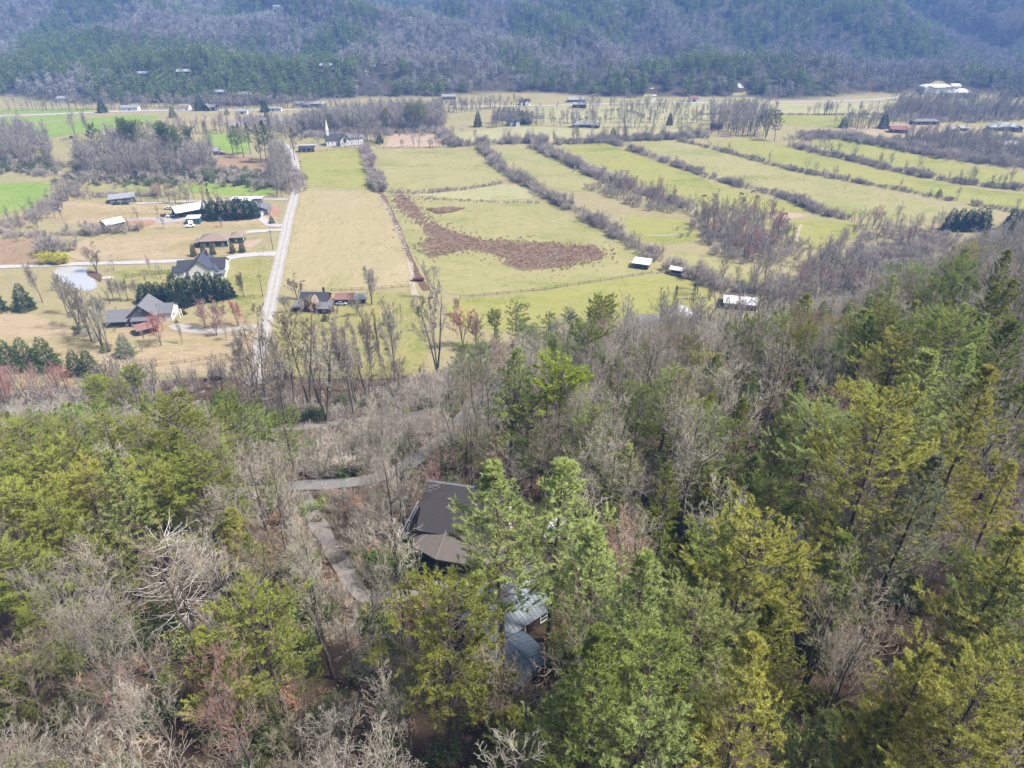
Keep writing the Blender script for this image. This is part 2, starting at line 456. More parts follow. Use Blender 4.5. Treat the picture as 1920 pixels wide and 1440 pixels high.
f_brown = mat('brown_stubble', [S(176, 150, 120), S(204, 176, 148), S(186, 160, 124)], 0.04, scale2=0.4, stops2=[S(156, 132, 102), S(206, 180, 150), S(184, 158, 124)], mix2=0.55, patch=[(0.06, S(186, 172, 118), .57, .70, None), (.3, S(146, 120, 92), .6, .72, (.2, 1.2, 1, .1))], **FS)
f_dirt = mat('bare_dirt', [S(214, 186, 160), S(232, 208, 182), S(206, 170, 140)], 0.08, scale2=0.6, stops2=[S(200, 160, 130), S(236, 214, 190), S(220, 192, 164)], mix2=0.55, **FS)
f_lilac = mat('ploughed_soil', [S(176, 162, 154), S(190, 178, 170), S(168, 156, 148)], 0.03, scale2=0.3, stops2=[S(160, 150, 142), S(196, 184, 176), S(178, 168, 160)], mix2=0.5, **FS)
f_weed = mat('dead_weed_ground', [S(128, 108, 96), S(162, 138, 120), S(144, 122, 106)], 0.15, scale2=1.2, stops2=[S(124, 106, 92), S(186, 164, 136), S(158, 138, 116)], mix2=0.5, **FS)
f_lawn = mat('yard_grass', [S(196, 188, 128), S(172, 178, 98), S(206, 194, 140)], 0.05, scale2=0.4, stops2=[S(164, 166, 90), S(206, 194, 138), S(190, 184, 118)], mix2=0.5, patch=[(0.08, S(150, 168, 76), .54, .66, None), (.3, S(214, 198, 146), .58, .70, None), (.25, S(170, 146, 104), .64, .74, None)], **FS)

FIELDS = [
    ('field', f_dry, [(566, 356), (700, 361), (716, 364), (742, 425), (772, 520), (775, 538), (700, 542), (560, 545), (528, 543), (540, 470), (552, 420)], 'dry tan hay field right of the white gravel road'),
    ('pasture', f_lime, [(562, 287), (620, 281), (681, 281), (694, 320), (706, 356), (640, 352), (568, 349)], 'small green pasture beside the bend of the gravel road'),
    ('pasture', f_pas, [(706, 281), (890, 279), (922, 305), (943, 330), (930, 344), (860, 351), (760, 357), (722, 357)], 'broad pasture behind the brown weed patch'),
    ('pasture', f_pas, [(728, 366), (800, 372), (1015, 381), (1090, 415), (1160, 452), (1270, 508), (1195, 515), (1020, 543), (862, 556), (806, 540), (775, 480), (752, 420)], 'green pasture around the brown weed patch'),
    ('pasture', f_pale, [(765, 366), (850, 358), (940, 346), (985, 348), (1012, 372), (930, 376), (850, 374)], 'pale wedge of pasture between two brushy ditches'),
    ('pasture', f_pas, [(930, 279), (985, 275), (1040, 298), (1095, 330), (1150, 352), (1090, 362), (1030, 352), (955, 316)], 'narrow green pasture between two grey hedgerows'),
    ('pasture', f_lime, [(1050, 273), (1140, 270), (1240, 307), (1340, 345), (1400, 360), (1500, 388), (1520, 404), (1400, 398), (1300, 386), (1180, 335)], 'lime green pasture with black cattle'),
    ('pasture', f_pas, [(1165, 265), (1280, 266), (1400, 293), (1540, 332), (1690, 366), (1800, 398), (1770, 418), (1610, 408), (1490, 370), (1350, 336), (1260, 302)], 'long pasture sloping to the dark cypress row'),
    ('field', f_lime, [(1320, 267), (1420, 258), (1490, 280), (1600, 308), (1800, 350), (1990, 372), (1990, 402), (1860, 388), (1700, 360), (1550, 328), (1430, 298)], 'bright yellow green field sweeping to the right edge'),
    ('field', f_lime, [(1488, 240), (1560, 252), (1700, 288), (1990, 340), (1990, 360), (1800, 338), (1650, 304), (1530, 272)], 'yellow green strip field above the tree dotted hedgerow'),
    ('field', f_lime, [(1415, 217), (1640, 216), (1660, 226), (1560, 240), (1485, 236)], 'green field below the long row of bare trees'),
    ('pasture', f_pale, [(850, 250), (960, 236), (1100, 242), (1300, 242), (1315, 256), (1150, 262), (1000, 266), (870, 268)], 'pale rise of pasture in front of the farmhouse'),
    ('pasture', f_pale, [(985, 202), (1200, 199), (1330, 216), (1310, 238), (1120, 238), (1010, 234)], 'pale pasture around the far grey sheds'),
    ('pasture', f_pale, [(1215, 194), (1660, 192), (1690, 206), (1640, 213), (1330, 212)], 'pale field along the foot of the hills'),
    ('pasture', f_pale, [(1660, 190), (1990, 186), (1990, 206), (1700, 204)], 'pale lawn below the big white house'),
    ('field', f_green, [(0, 213), (-60, 214), (-60, 209), (40, 206), (170, 203), (176, 210), (90, 212)], 'far green wheat strip behind the white road'),
    ('field', f_green, [(-60, 224), (90, 217), (165, 215), (120, 225), (0, 237), (-60, 243)], 'green wheat field below the white road'),
    ('field', f_green, [(-60, 250), (20, 239), (140, 224), (230, 217), (300, 217), (285, 230), (180, 246), (60, 262), (-60, 270)], 'largest bright green wheat field at the left'),
    ('pasture', f_tan, [(292, 240), (340, 222), (380, 214), (470, 215), (430, 227), (345, 241)], 'pale tan pasture below the far houses'),
    ('field', f_lilac, [(405, 236), (470, 217), (640, 213), (690, 214), (610, 231), (520, 236)], 'greyish ploughed field behind the roadside pines'),
    ('field', f_green, [(385, 248), (440, 250), (470, 255), (465, 287), (430, 286), (390, 272)], 'green wheat field glimpsed behind tall pines'),
    ('field', f_green, [(-60, 347), (0, 343), (98, 342), (92, 362), (55, 392), (0, 402), (-60, 420)], 'bright green wheat field at the left edge'),
    ('field', f_green, [(330, 343), (510, 349), (516, 368), (420, 366), (345, 360)], 'green strip behind the long white mobile home'),
    ('pasture', f_pas, [(150, 345), (330, 343), (345, 360), (240, 362), (140, 358)], 'pale green strip behind the grey house'),
    ('yard', f_brown, [(400, 292), (470, 292), (530, 304), (525, 330), (460, 326), (402, 320)], 'brown yard above the dirt lane'),
    ('field', f_brown, [(-60, 452), (95, 447), (92, 470), (86, 493), (0, 499), (-60, 503)], 'brown stubble field behind the pond lane'),
    ('field', f_tan, [(132, 452), (250, 444), (372, 438), (405, 452), (500, 470), (380, 484), (215, 489), (128, 490)], 'tan field around the green house'),
    ('bare_soil', f_dirt, [(265, 478), (300, 466), (380, 462), (470, 452), (495, 446), (480, 462), (430, 474), (350, 480)], 'pale bare soil beside the green house'),
    ('yard', f_tan, [(110, 375), (230, 385), (300, 383), (375, 385), (440, 378), (520, 380), (520, 428), (380, 425), (260, 432), (160, 425), (80, 410)], 'tan farmyard around the metal barn'),
    ('yard', f_lawn, [(200, 505), (330, 505), (420, 490), (510, 484), (502, 540), (480, 600), (300, 545), (215, 540)], 'grassy yard around the white house with slate roof'),
    ('yard', f_tan, [(-60, 560), (100, 600), (190, 640), (230, 610), (330, 600), (480, 596), (466, 690), (350, 700), (200, 700), (-60, 660)], 'tan yard around the grey house with the gable'),
    ('yard', f_lawn, [(535, 555), (640, 552), (775, 548), (800, 556), (800, 690), (730, 712), (560, 712), (505, 690), (520, 600)], 'green yard below the red house'),
    ('pasture', f_lime, [(832, 566), (1010, 548), (1190, 520), (1262, 514), (1350, 548), (1330, 585), (1160, 610), (960, 618), (850, 612)], 'lime green meadow behind the near woods'),
    ('pasture', f_lime, [(1475, 412), (1600, 416), (1612, 440), (1545, 470), (1490, 462), (1472, 440)], 'small green meadow right of the red thicket'),
    ('pasture', f_lime, [(1165, 406), (1298, 412), (1312, 450), (1230, 462), (1190, 446)], 'small green meadow left of the red thicket'),
    ('pasture', f_pas, [(1590, 478), (1690, 480), (1690, 502), (1598, 502)], 'small meadow beside the pines at the right'),
    ('pasture', f_pas, [(1262, 470), (1340, 480), (1440, 512), (1460, 545), (1380, 540), (1300, 520)], 'grassy strip behind the white roofed barn'),
    ('bare_soil', f_dirt, [(735, 252), (770, 250), (822, 252), (835, 272), (800, 278), (722, 277)], 'tan oval graveyard clearing right of the church'),
    ('pasture', f_tan, [(1560, 240), (1680, 232), (1790, 233), (1850, 240), (1780, 258), (1700, 262), (1600, 252)], 'tan lawn around the brick ranch house'),
    ('bare_soil', f_dirt, [(1420, 405), (1470, 398), (1530, 404), (1470, 412)], 'trampled soil at the cattle feeder'),
]
SHEETS = []
for nm, m_, pts, lab in FIELDS:
    w = GP(pts)
    SHEETS.append((nm, w))
    sheet(nm, w, m_, 0.05 + 0.012 * (len(SHEETS) % 7), cell=8.0, rough=2.0, label=lab)
WEED1 = GP([(745, 366), (765, 370), (800, 410), (840, 433), (890, 447), (1000, 455), (1080, 460), (1120, 467), (1142, 478), (1115, 492), (1060, 503), (980, 503), (960, 497), (935, 478), (900, 471), (860, 472), (815, 483), (797, 478), (792, 455), (815, 442), (770, 408), (745, 385)])
WEED2 = GP([(800, 393), (835, 390), (872, 391), (850, 398), (820, 402)])
sheet('weed_patch_ground', WEED1, f_weed, 0.17, cell=6, rough=12.0, label='brown soil under the dead weeds in the pasture')
sheet('weed_patch_ground', WEED2, f_weed, 0.17, cell=6, rough=2.0, label='brown soil under the small island of dead weeds')

# ------------------------------------------------------------------ roads, lanes, water
m_gravel = mat('white_gravel', [S(204, 198, 192), S(226, 220, 214), S(190, 184, 176)], 0.2, scale2=3.0, stops2=[S(178, 172, 164), S(230, 226, 220), S(206, 200, 194)], mix2=0.5, rough=0.95, spec=0.1)
m_drive = mat('concrete_drive', [S(228, 226, 224), S(240, 238, 236), S(220, 216, 212)], 0.3, rough=0.9, spec=0.1)
m_asph = mat('worn_asphalt', [S(166, 164, 164), S(182, 180, 178), S(156, 154, 156)], 0.15, scale2=2.0, stops2=[S(150, 148, 148), S(188, 186, 184), S(170, 168, 168)], mix2=0.5, rough=0.95, spec=0.1)
m_dirtlane = mat('dirt_lane', [S(210, 196, 170), S(230, 218, 194), S(198, 184, 154)], 0.2, rough=0.95, spec=0.1)
m_weedline = mat('ditch_weeds', [S(122, 100, 84), S(150, 122, 100), S(108, 90, 74)], 0.3, rough=0.95, spec=0.1)
ribbon('gravel_road', GP([(530, 268), (540, 278), (549, 292), (556, 312), (557, 340), (552, 372), (543, 400), (535, 440), (524, 490), (514, 536), (505, 580), (495, 620), (487, 655), (480, 690), (474, 722)]), 5.2, m_gravel, 0.14, 'white gravel road running up the valley past the farmhouses', rough=0.25)
RUT = mat('packed_gravel_track', [S(226, 222, 218), S(240, 238, 234), S(214, 208, 202)], 0.6, rough=0.95, spec=0.1)
_gr = bpy.data.objects['gravel_road']
_gl = np.array(smooth_line(GP([(530, 268), (540, 278), (549, 292), (556, 312), (557, 340), (552, 372), (543, 400), (535, 440), (524, 490), (514, 536), (505, 580), (495, 620), (487, 655), (480, 690), (474, 722)]), 2))
_gt = np.gradient(_gl, axis=0); _gt /= np.linalg.norm(_gt, axis=1)[:, None]
for _s in (-1.1, 1.1):
    _o = ribbon('wheel_track', [tuple(q) for q in _gl + np.stack([-_gt[:, 1], _gt[:, 0]], 1) * _s], .85, RUT, 0.165, cols=1, clear=False, rough=0.9)
    _o.parent = _gr
    del _o['kind']
_UNUSED = mat('gravel_rut', [S(196, 190, 182), S(210, 204, 198), S(186, 178, 168)], 0.3, rough=0.95, spec=0.1)
ribbon('road', GP([(-80, 223), (0, 218), (100, 214), (200, 209.5), (330, 207)]), 6.5, m_drive, 0.2, 'far white road past the green wheat fields', rough=0.1)
ribbon('road', GP([(330, 207), (520, 206), (640, 205), (800, 200.5), (1000, 198.5), (1120, 196), (1220, 191), (1300, 193), (1420, 192), (1540, 191), (1650, 187), (1700, 181)]), 5.5, m_drive, 0.2, 'thin pale road along the foot of the hills', rough=0.1)
ribbon('farm_lane', GP([(1218, 191), (1226, 186), (1228, 176), (1222, 165)]), 4, m_drive, 0.25, 'pale lane climbing the gap between the hills')
ribbon('farm_lane', GP([(1372, 189), (1384, 182), (1397, 174), (1390, 165), (1384, 157)]), 4.5, m_drive, 0.25, 'pale lane climbing right of the wooded knoll')
ribbon('driveway', GP([(1690, 184), (1705, 176), (1725, 172), (1760, 172)]), 4, m_drive, 0.25, 'curved white driveway to the big white house')
ribbon('driveway', GP([(1700, 180), (1740, 179), (1790, 177)]), 3.5, m_drive, 0.25, 'straight white driveway to the white villa')
ribbon('driveway', GP([(-60, 503), (0, 501), (80, 498), (150, 495), (240, 493), (345, 489)]), 4.2, m_drive, 0.2, 'white lane behind the pond', rough=0.15)
ribbon('driveway', GP([(416, 493), (426, 485), (450, 480), (480, 477), (518, 476)]), 5.5, m_drive, 0.2, 'white driveway of the slate roofed house', rough=0.2)
ribbon('driveway', GP([(448, 439), (475, 434), (500, 433), (528, 431)]), 4.2, m_drive, 0.2, 'pale driveway of the green house')
ribbon('driveway', GP([(490, 408), (497, 416), (510, 424), (531, 423)]), 4, m_drive, 0.2, 'short curved driveway beside the cypress row')
ribbon('driveway', GP([(322, 610), (345, 617), (385, 623), (420, 621), (482, 613)]), 4.6, m_gravel, 0.2, 'grey gravel driveway of the gabled grey house')
ribbon('driveway', GP([(255, 382), (300, 380), (360, 378), (440, 374), (540, 374)]), 3.0, m_drive, 0.2, 'thin lane behind the metal barn')
sheet('gravel_lot', GP([(238, 410), (290, 407), (330, 410), (355, 405), (350, 416), (300, 420), (240, 422)]), m_gravel, 0.2, label='white gravel yard in front of the metal barn')
sheet('bare_soil', GP([(240, 414), (285, 412), (295, 420), (262, 426), (240, 424)]), mat('red_clay', [S(206, 150, 122), S(222, 176, 148), S(190, 138, 110)], 0.3, rough=0.95), 0.24, label='red clay patch beside the old shed')
sheet('bare_soil', GP([(505, 388), (522, 386), (528, 400), (512, 408), (503, 402)]), MATS['red_clay'], 0.2, label='red clay patch beside the gravel road')
ribbon('dirt_lane', GP([(78, 312), (92, 318), (112, 322), (128, 330), (142, 333), (205, 331)]), 4, m_dirtlane, 0.2, 'pale dirt lane below the left wood')
ribbon('dirt_lane', GP([(400, 321), (440, 325), (490, 331), (530, 334)]), 3.6, m_dirtlane, 0.2, 'pale dirt lane joining the gravel road')
ribbon('driveway', GP([(530, 274), (560, 273), (600, 271), (640, 273), (690, 270)]), 4.5, m_drive, 0.2, 'pale church driveway')
ribbon('path', GP([(735, 277), (800, 262), (822, 255), (832, 262), (838, 276)]), 2.6, m_drive, 0.3, 'pale loop path in the graveyard')
ribbon('driveway', GP([(-60, 224.5), (40, 231), (120, 226), (160, 217)]), 3.0, m_dirtlane, 0.2, 'thin dirt lane between two wheat fields')
ribbon('track', GP([(713, 365), (730, 395), (750, 440), (765, 480), (773, 512), (772, 540), (782, 560)]), 2.4, m_dirtlane, 0.2, 'pale worn track along the hay field edge')
ribbon('ditch', GP([(712, 360), (728, 385), (745, 425), (765, 475), (782, 515), (800, 545)]), 2.6, m_weedline, 0.2, 'brown ditch line between hay field and pasture')
ribbon('track', GP([(1208, 441), (1240, 443), (1275, 439)]), 1.6, m_dirtlane, 0.2, 'pale footpath in the small meadow')
ribbon('track', GP([(1503, 421), (1497, 432), (1492, 446), (1500, 456), (1515, 464)]), 1.6, m_dirtlane, 0.2, 'pale winding cow path')
ribbon('road', GP([(1160, 640), (1250, 632), (1330, 624), (1380, 613), (1425, 600), (1500, 580), (1570, 560)]), 6.0, m_asph, 0.22, 'grey road behind the near woods')
ribbon('paved_road', GP([(380, 930), (470, 922), (541, 911), (633, 908), (700, 899), (750, 884), (801, 846), (844, 812), (866, 785), (905, 745)]), 4.6, m_asph, 0.14, 'grey paved road curving down through the near woods', rough=0.15)
ribbon('driveway', GP([(440, 812), (478, 805), (562, 803), (640, 793), (700, 783), (755, 774)]), 4.0, m_asph, 0.14, 'pale drive to the low house in the woods')
ribbon('gravel_drive', GP([(566, 925), (585, 965), (612, 1010), (640, 1060), (668, 1105), (690, 1125), (760, 1118), (830, 1098), (880, 1085)]), 2.2, mat('grey_gravel', [S(160, 152, 146), S(182, 174, 168), S(146, 138, 130)], 0.4, scale2=4, stops2=[S(136, 128, 120), S(192, 186, 180), S(166, 158, 150)], rough=0.95), 0.14, 'grey gravel drive winding up to the cabin')
sheet('gravel_lot', GP([(850, 1092), (900, 1070), (960, 1048), (1030, 1030), (1060, 1010), (1085, 1040), (1080, 1075), (1030, 1098), (980, 1105), (880, 1108)]), m_gravel, 0.18, cell=3, label='pale gravel turnaround between cabin and garage')
def water_material():
    m = bpy.data.materials.new('pond_water'); m.use_nodes = True
    N = m.node_tree.nodes; p = N['Principled BSDF']
    p.inputs['Base Color'].default_value = (0.27, 0.28, 0.29, 1); p.inputs['Roughness'].default_value = 0.06  # pale grey base puts the reflection of a white sky into the water colour
    p.inputs['Specular IOR Level'].default_value = 1.0; p.inputs['IOR'].default_value = 1.5
    nz = N.new('ShaderNodeTexNoise'); nz.inputs['Scale'].default_value = 0.8
    b = N.new('ShaderNodeBump'); b.inputs['Strength'].default_value = 0.08
    m.node_tree.links.new(nz.outputs['Fac'], b.inputs['Height']); m.node_tree.links.new(b.outputs[0], p.inputs['Normal'])
    return m
m_water = water_material()
POND = GP([(104, 503), (130, 500), (168, 501), (160, 514), (180, 528), (182, 540), (160, 548), (120, 532), (100, 518)])
sheet('pond', POND, m_water, 0.12, cell=5, label='small pond below the white lane, sky reflection partly in its colour')
sheet('stream', GP([(112, 366), (124, 354), (140, 342), (145, 345), (130, 360), (118, 369)]), m_water, 0.14, cell=4, label='narrow stream beside the left wheat field')
sheet('mud_bank', GP([(160, 512), (178, 508), (192, 518), (190, 530), (180, 526)]), mat('mud', [S(120, 92, 76), S(140, 110, 90), S(104, 82, 66)], 0.5), 0.2, cell=4, label='brown bank at the pond beside the round tree')
sheet('pale_pad', GP([(188, 520), (215, 518), (212, 524), (192, 525)]), m_drive, 0.2, cell=4, label='pale pad right of the pond')
# ------------------------------------------------------------------ vegetation: generators
def unit(v):
    return v / (np.linalg.norm(v, axis=-1, keepdims=True) + 1e-9)
def tube(P, R, n=3):
    """P (N,K,3) polylines with radii R (N,K) -> vertices, triangles"""
    N, K, _ = P.shape
    t = unit(np.gradient(P, axis=1)) if K > 2 else np.repeat(unit(P[:, 1:] - P[:, :1]), K, 1)
    ref = np.where(np.abs(t[..., 2:3]) > 0.9, np.array([1.0, 0, 0]), np.array([0, 0, 1.0]))
    a = unit(np.cross(t, ref)); b = np.cross(t, a)
    ang = np.arange(n) * 2 * math.pi / n
    ring = P[:, :, None, :] + R[:, :, None, None] * (a[:, :, None, :] * np.cos(ang)[None, None, :, None] + b[:, :, None, :] * np.sin(ang)[None, None, :, None])
    V = ring.reshape(-1, 3)
    base = (np.arange(N)[:, None, None] * K + np.arange(K - 1)[None, :, None]) * n
    j = np.arange(n)[None, None, :]; j2 = (j + 1) % n
    q0 = base + j; q1 = base + j2; q2 = base + n + j2; q3 = base + n + j
    Tr = np.concatenate([np.stack([q0, q1, q2], -1).reshape(-1, 3), np.stack([q0, q2, q3], -1).reshape(-1, 3)])
    return V, Tr
def spikes(B, D, Ln, W, r):
    """one slim triangle per blade"""
    n = len(B)
    s = unit(np.cross(D, r.normal(size=(n, 3)))) * (W * 0.5)[:, None]
    tip = B + D * Ln[:, None]
    V = np.stack([B - s, B + s, tip], 1).reshape(-1, 3)
    return V, np.arange(3 * n).reshape(-1, 3)
def leaves(B, D, Ln, W, r):
    """diamond leaf per item (two triangles)"""
    n = len(B)
    s = unit(np.cross(D, r.normal(size=(n, 3)))) * (W * 0.5)[:, None]
    mid = B + D * (Ln * 0.45)[:, None]; tip = B + D * Ln[:, None]
    V = np.stack([B, mid - s, tip, mid + s], 1).reshape(-1, 3)
    k = np.arange(n)[:, None] * 4
    return V, np.concatenate([k + np.array([[0, 1, 2]]), k + np.array([[0, 2, 3]])])
def cat_geo(gs):
    V = []; Tr = []; o = 0
    for v, t in gs:
        V.append(v); Tr.append(t + o); o += len(v)
    return np.concatenate(V), np.concatenate(Tr)
def sprout(P, R, n, tlo, thi, ratio, alo, ahi, up, K, r, rr=0.55, tipr=0.006, jit=0.05, tfall=0.55):
    N, Kp, _ = P.shape
    ln = np.linalg.norm(np.diff(P, axis=1), axis=2).sum(1)
    pi = np.repeat(np.arange(N), n)
    M = len(pi)
    t = tlo + (thi - tlo) * ((np.tile(np.arange(n), N) + r.random(M)) / n)
    f = t * (Kp - 1); k = np.minimum(f.astype(int), Kp - 2); fr = (f - k)[:, None]
    B = P[pi, k] * (1 - fr) + P[pi, k + 1] * fr
    Tn = unit(P[pi, k + 1] - P[pi, k])
    rad = (R[pi, k] * (1 - fr[:, 0]) + R[pi, k + 1] * fr[:, 0]) * rr
    pr = unit(np.cross(Tn, r.normal(size=(M, 3))))
    an = np.radians(alo + (ahi - alo) * r.random(M))[:, None]
    D = unit(Tn * np.cos(an) + pr * np.sin(an) + np.array([0, 0, up * 0.5]))
    L = ln[pi] * ratio * (1 - tfall * (t - tlo) / max(1e-6, thi - tlo)) * (0.65 + 0.7 * r.random(M))
    s = np.linspace(0, 1, K)
    C = B[:, None, :] + D[:, None, :] * (L[:, None] * s)[:, :, None]
    C[:, :, 2] += up * 0.28 * (L[:, None] * s * s)
    if K > 2: C[:, 1:] += r.normal(size=(M, K - 1, 3)) * (jit * L)[:, None, None]
    Rc = np.maximum(rad[:, None] * (1 - s * 0.8), tipr)
    return C, Rc
def trunk_line(H, r, r0, K=8, lean=0.03, tip=0.25):
    s = np.linspace(0, 1, K)
    off = np.cumsum(r.normal(size=(K, 2)) * lean * H / K, 0); off -= off[0]
    P = np.concatenate([off, (s * H)[:, None]], 1)
    R = r0 * (1 - s * (1 - tip)); R[0] *= 1.35
    return P[None], R[None]
def bare_tree(seed, H=20, t0=0.35, n1=15, ratio1=0.36, a1=(32, 60), up=0.55, n2=7, n3=5, n4=3, fork=1, twig=0.016, lean=0.05, r0=None):
    """returns (trunk geometry, crown geometry)"""
    r = np.random.default_rng(seed)
    r0 = r0 or H * 0.0125
    tp, tr = [], []
    for f in range(fork):
        P, R = trunk_line(H * (0.9 if f == 0 else 0.72 + .2 * r.random()), r, r0 * (1 if f == 0 else .8), K=9, lean=lean, tip=0.14)
        if fork > 1:
            a = 2 * math.pi * f / fork + r.random(); s = np.linspace(0, 1, 9)
            P[0, :, 0] += math.cos(a) * H * 0.14 * s ** 1.1; P[0, :, 1] += math.sin(a) * H * 0.14 * s ** 1.1
        tp.append(P); tr.append(R)
    P0 = np.concatenate(tp); R0 = np.concatenate(tr)
    P0[:, 0, 2] -= 0.7
    nn = max(4, n1 // fork)
    P1, R1 = sprout(P0, R0, nn, t0, 0.98, ratio1, a1[0], a1[1], up, 6, r, rr=0.42, tipr=twig, jit=0.045)
    P2, R2 = sprout(P1, R1, n2, 0.22, 0.98, 0.42, 25, 55, up * 0.6, 4, r, rr=.5, tipr=twig, jit=0.05)
    g = [tube(P2, R2, 3)]
    if n3:
        P3, R3 = sprout(P2, R2, n3, 0.2, 1.0, 0.46, 22, 55, up * 0.4, 3, r, rr=0.7, tipr=twig * .9, jit=0.05)
        g.append(tube(P3, R3, 3))
        if n4:
            P4, R4 = sprout(P3, R3, n4, 0.25, 1.0, 0.55, 20, 50, up * 0.3, 2, r, rr=0.8, tipr=twig * .8)
            g.append(tube(P4, np.maximum(R4, twig * .75), 3))
    return cat_geo([tube(P0, R0, 7), tube(P1, R1, 4)]), cat_geo(g)
def pine_tree(seed, H=20, base=0.32, Lmax=4.2, gap=0.75, per=5, profile='cone', el=(2, 22), tuft=8, nl=0.30, nw=0.055, br=8, dead=6, r0=None, curve=0.18, spread=0.75):
    r = np.random.default_rng(seed)
    r0 = r0 or H * 0.0115
    P0, R0 = trunk_line(H, r, r0, K=10, lean=0.035, tip=0.06)
    P0[:, 0, 2] -= 0.7
    hs = []; z = base * H
    while z < H * 0.985:
        hs.append(z); z += gap * (0.7 + 0.6 * r.random()) * (1.0 - 0.45 * (z / H))
    hs = np.array(hs)
    q = (hs / H - base) / (1 - base)
    if profile == 'cone': prof = np.clip((1 - q) ** 0.8 * (0.55 + 0.9 * np.clip(q, 0, .3) / .3 * .5), 0.07, 1)
    elif profile == 'round': prof = np.clip(np.sqrt(np.clip(1 - (2 * q - 0.85) ** 2 / 1.4, 0, 1)), 0.12, 1)
    else: prof = np.clip(0.25 + 1.1 * q ** 1.2, 0, 1) * np.where(q > .93, .6, 1)
    B = []; D = []; L = []
    for h, p in zip(hs, prof):
        k = max(2, int(per + r.integers(-1, 2)))
        a0 = r.random() * 6.28
        for i in range(k):
            a = a0 + i * 6.283 / k + r.normal() * 0.3
            e = math.radians(el[0] + (el[1] - el[0]) * r.random() + 28 * (h / H - base) ** 2)
            f = h / H * 9; kk = min(int(f), 8); w = f - kk
            c = P0[0, kk] * (1 - w) + P0[0, kk + 1] * w
            B.append(c); D.append((math.cos(a) * math.cos(e), math.sin(a) * math.cos(e), math.sin(e)))
            sect = 0.78 + 0.34 * math.sin(a * 2 + seed) * math.sin(h * 0.9 + seed * 1.7)
            L.append(Lmax * p * sect * (0.45 + 0.8 * r.random()))
    B = np.array(B); D = np.array(D); L = np.array(L); n = len(B)
    K = 5; s = np.linspace(0, 1, K)
    P1 = B[:, None, :] + D[:, None, :] * (L[:, None] * s)[:, :, None]
    P1[:, :, 2] += (curve * L[:, None] * (s ** 2)) - 0.05 * L[:, None] * np.sin(s * 3.1)
    P1[:, 1:] += r.normal(size=(n, K - 1, 3)) * (0.03 * L)[:, None, None]
    R1 = np.maximum((0.010 + 0.010 * L)[:, None] * (1 - 0.85 * s), 0.01)
    # branchlets
    nb = np.maximum(3, (br * np.clip(L / Lmax, .35, 1)).astype(int)); pi = np.repeat(np.arange(n), nb); M = len(pi)
    t = 0.28 + 0.72 * np.sqrt(r.random(M)); f = t * (K - 1); k = np.minimum(f.astype(int), K - 2); fr = (f - k)[:, None]
    b2 = P1[pi, k] * (1 - fr) + P1[pi, k + 1] * fr
    tn = unit(P1[pi, k + 1] - P1[pi, k])
    side = unit(np.cross(tn, [0, 0, 1])) * np.where(r.random(M) < .5, 1, -1)[:, None]
    d2 = unit(tn * (0.5 + 0.5 * r.random(M))[:, None] + side * (spread * (0.4 + r.random(M)))[:, None] + np.stack([np.zeros(M), np.zeros(M), 0.1 + 0.35 * r.random(M)], 1))
    l2 = L[pi] * 0.30 * (1.15 - 0.6 * t) * (0.6 + 0.8 * r.random(M)) + 0.18
    P2 = np.stack([b2, b2 + d2 * l2[:, None]], 1); R2 = np.stack([np.full(M, .012), np.full(M, .007)], 1)
    # needle tufts along the branchlets
    nt = np.maximum(2, (l2 / 0.22).astype(int)); nt = np.minimum(nt, 5)
    ti = np.repeat(np.arange(M), nt * tuft); Q = len(ti)
    tt = 0.25 + 0.8 * r.random(Q)
    b3 = b2[ti] + d2[ti] * (l2[ti] * tt)[:, None]
    d3 = unit(d2[ti] * 0.7 + r.normal(size=(Q, 3)) * 0.55 + np.array([0, 0, 0.35]))
    nv, ntri = spikes(b3, d3, nl * (0.6 + 0.7 * r.random(Q)), np.full(Q, nw) * (0.7 + .6 * r.random(Q)), r)
    # dead lower limbs
    gw = [tube(P0, R0, 7), tube(P1, R1, 3), tube(P2, R2, 3)]
    if dead:
        hb = base * H * (0.45 + 0.55 * r.random(dead)); a = r.random(dead) * 6.28; ld = Lmax * (0.25 + .4 * r.random(dead))
        c = np.stack([np.interp(hb / H * 9, np.arange(10), P0[0, :, i]) for i in range(3)], 1)
        dd = np.stack([np.cos(a), np.sin(a), 0.1 + .2 * r.random(dead)], 1)
        Pd = c[:, None, :] + dd[:, None, :] * (ld[:, None] * np.linspace(0, 1, 3))[:, :, None]
        gw.append(tube(Pd, np.repeat(np.array([[.035, .022, .01]]), dead, 0), 3))
    return cat_geo(gw), (nv, ntri)
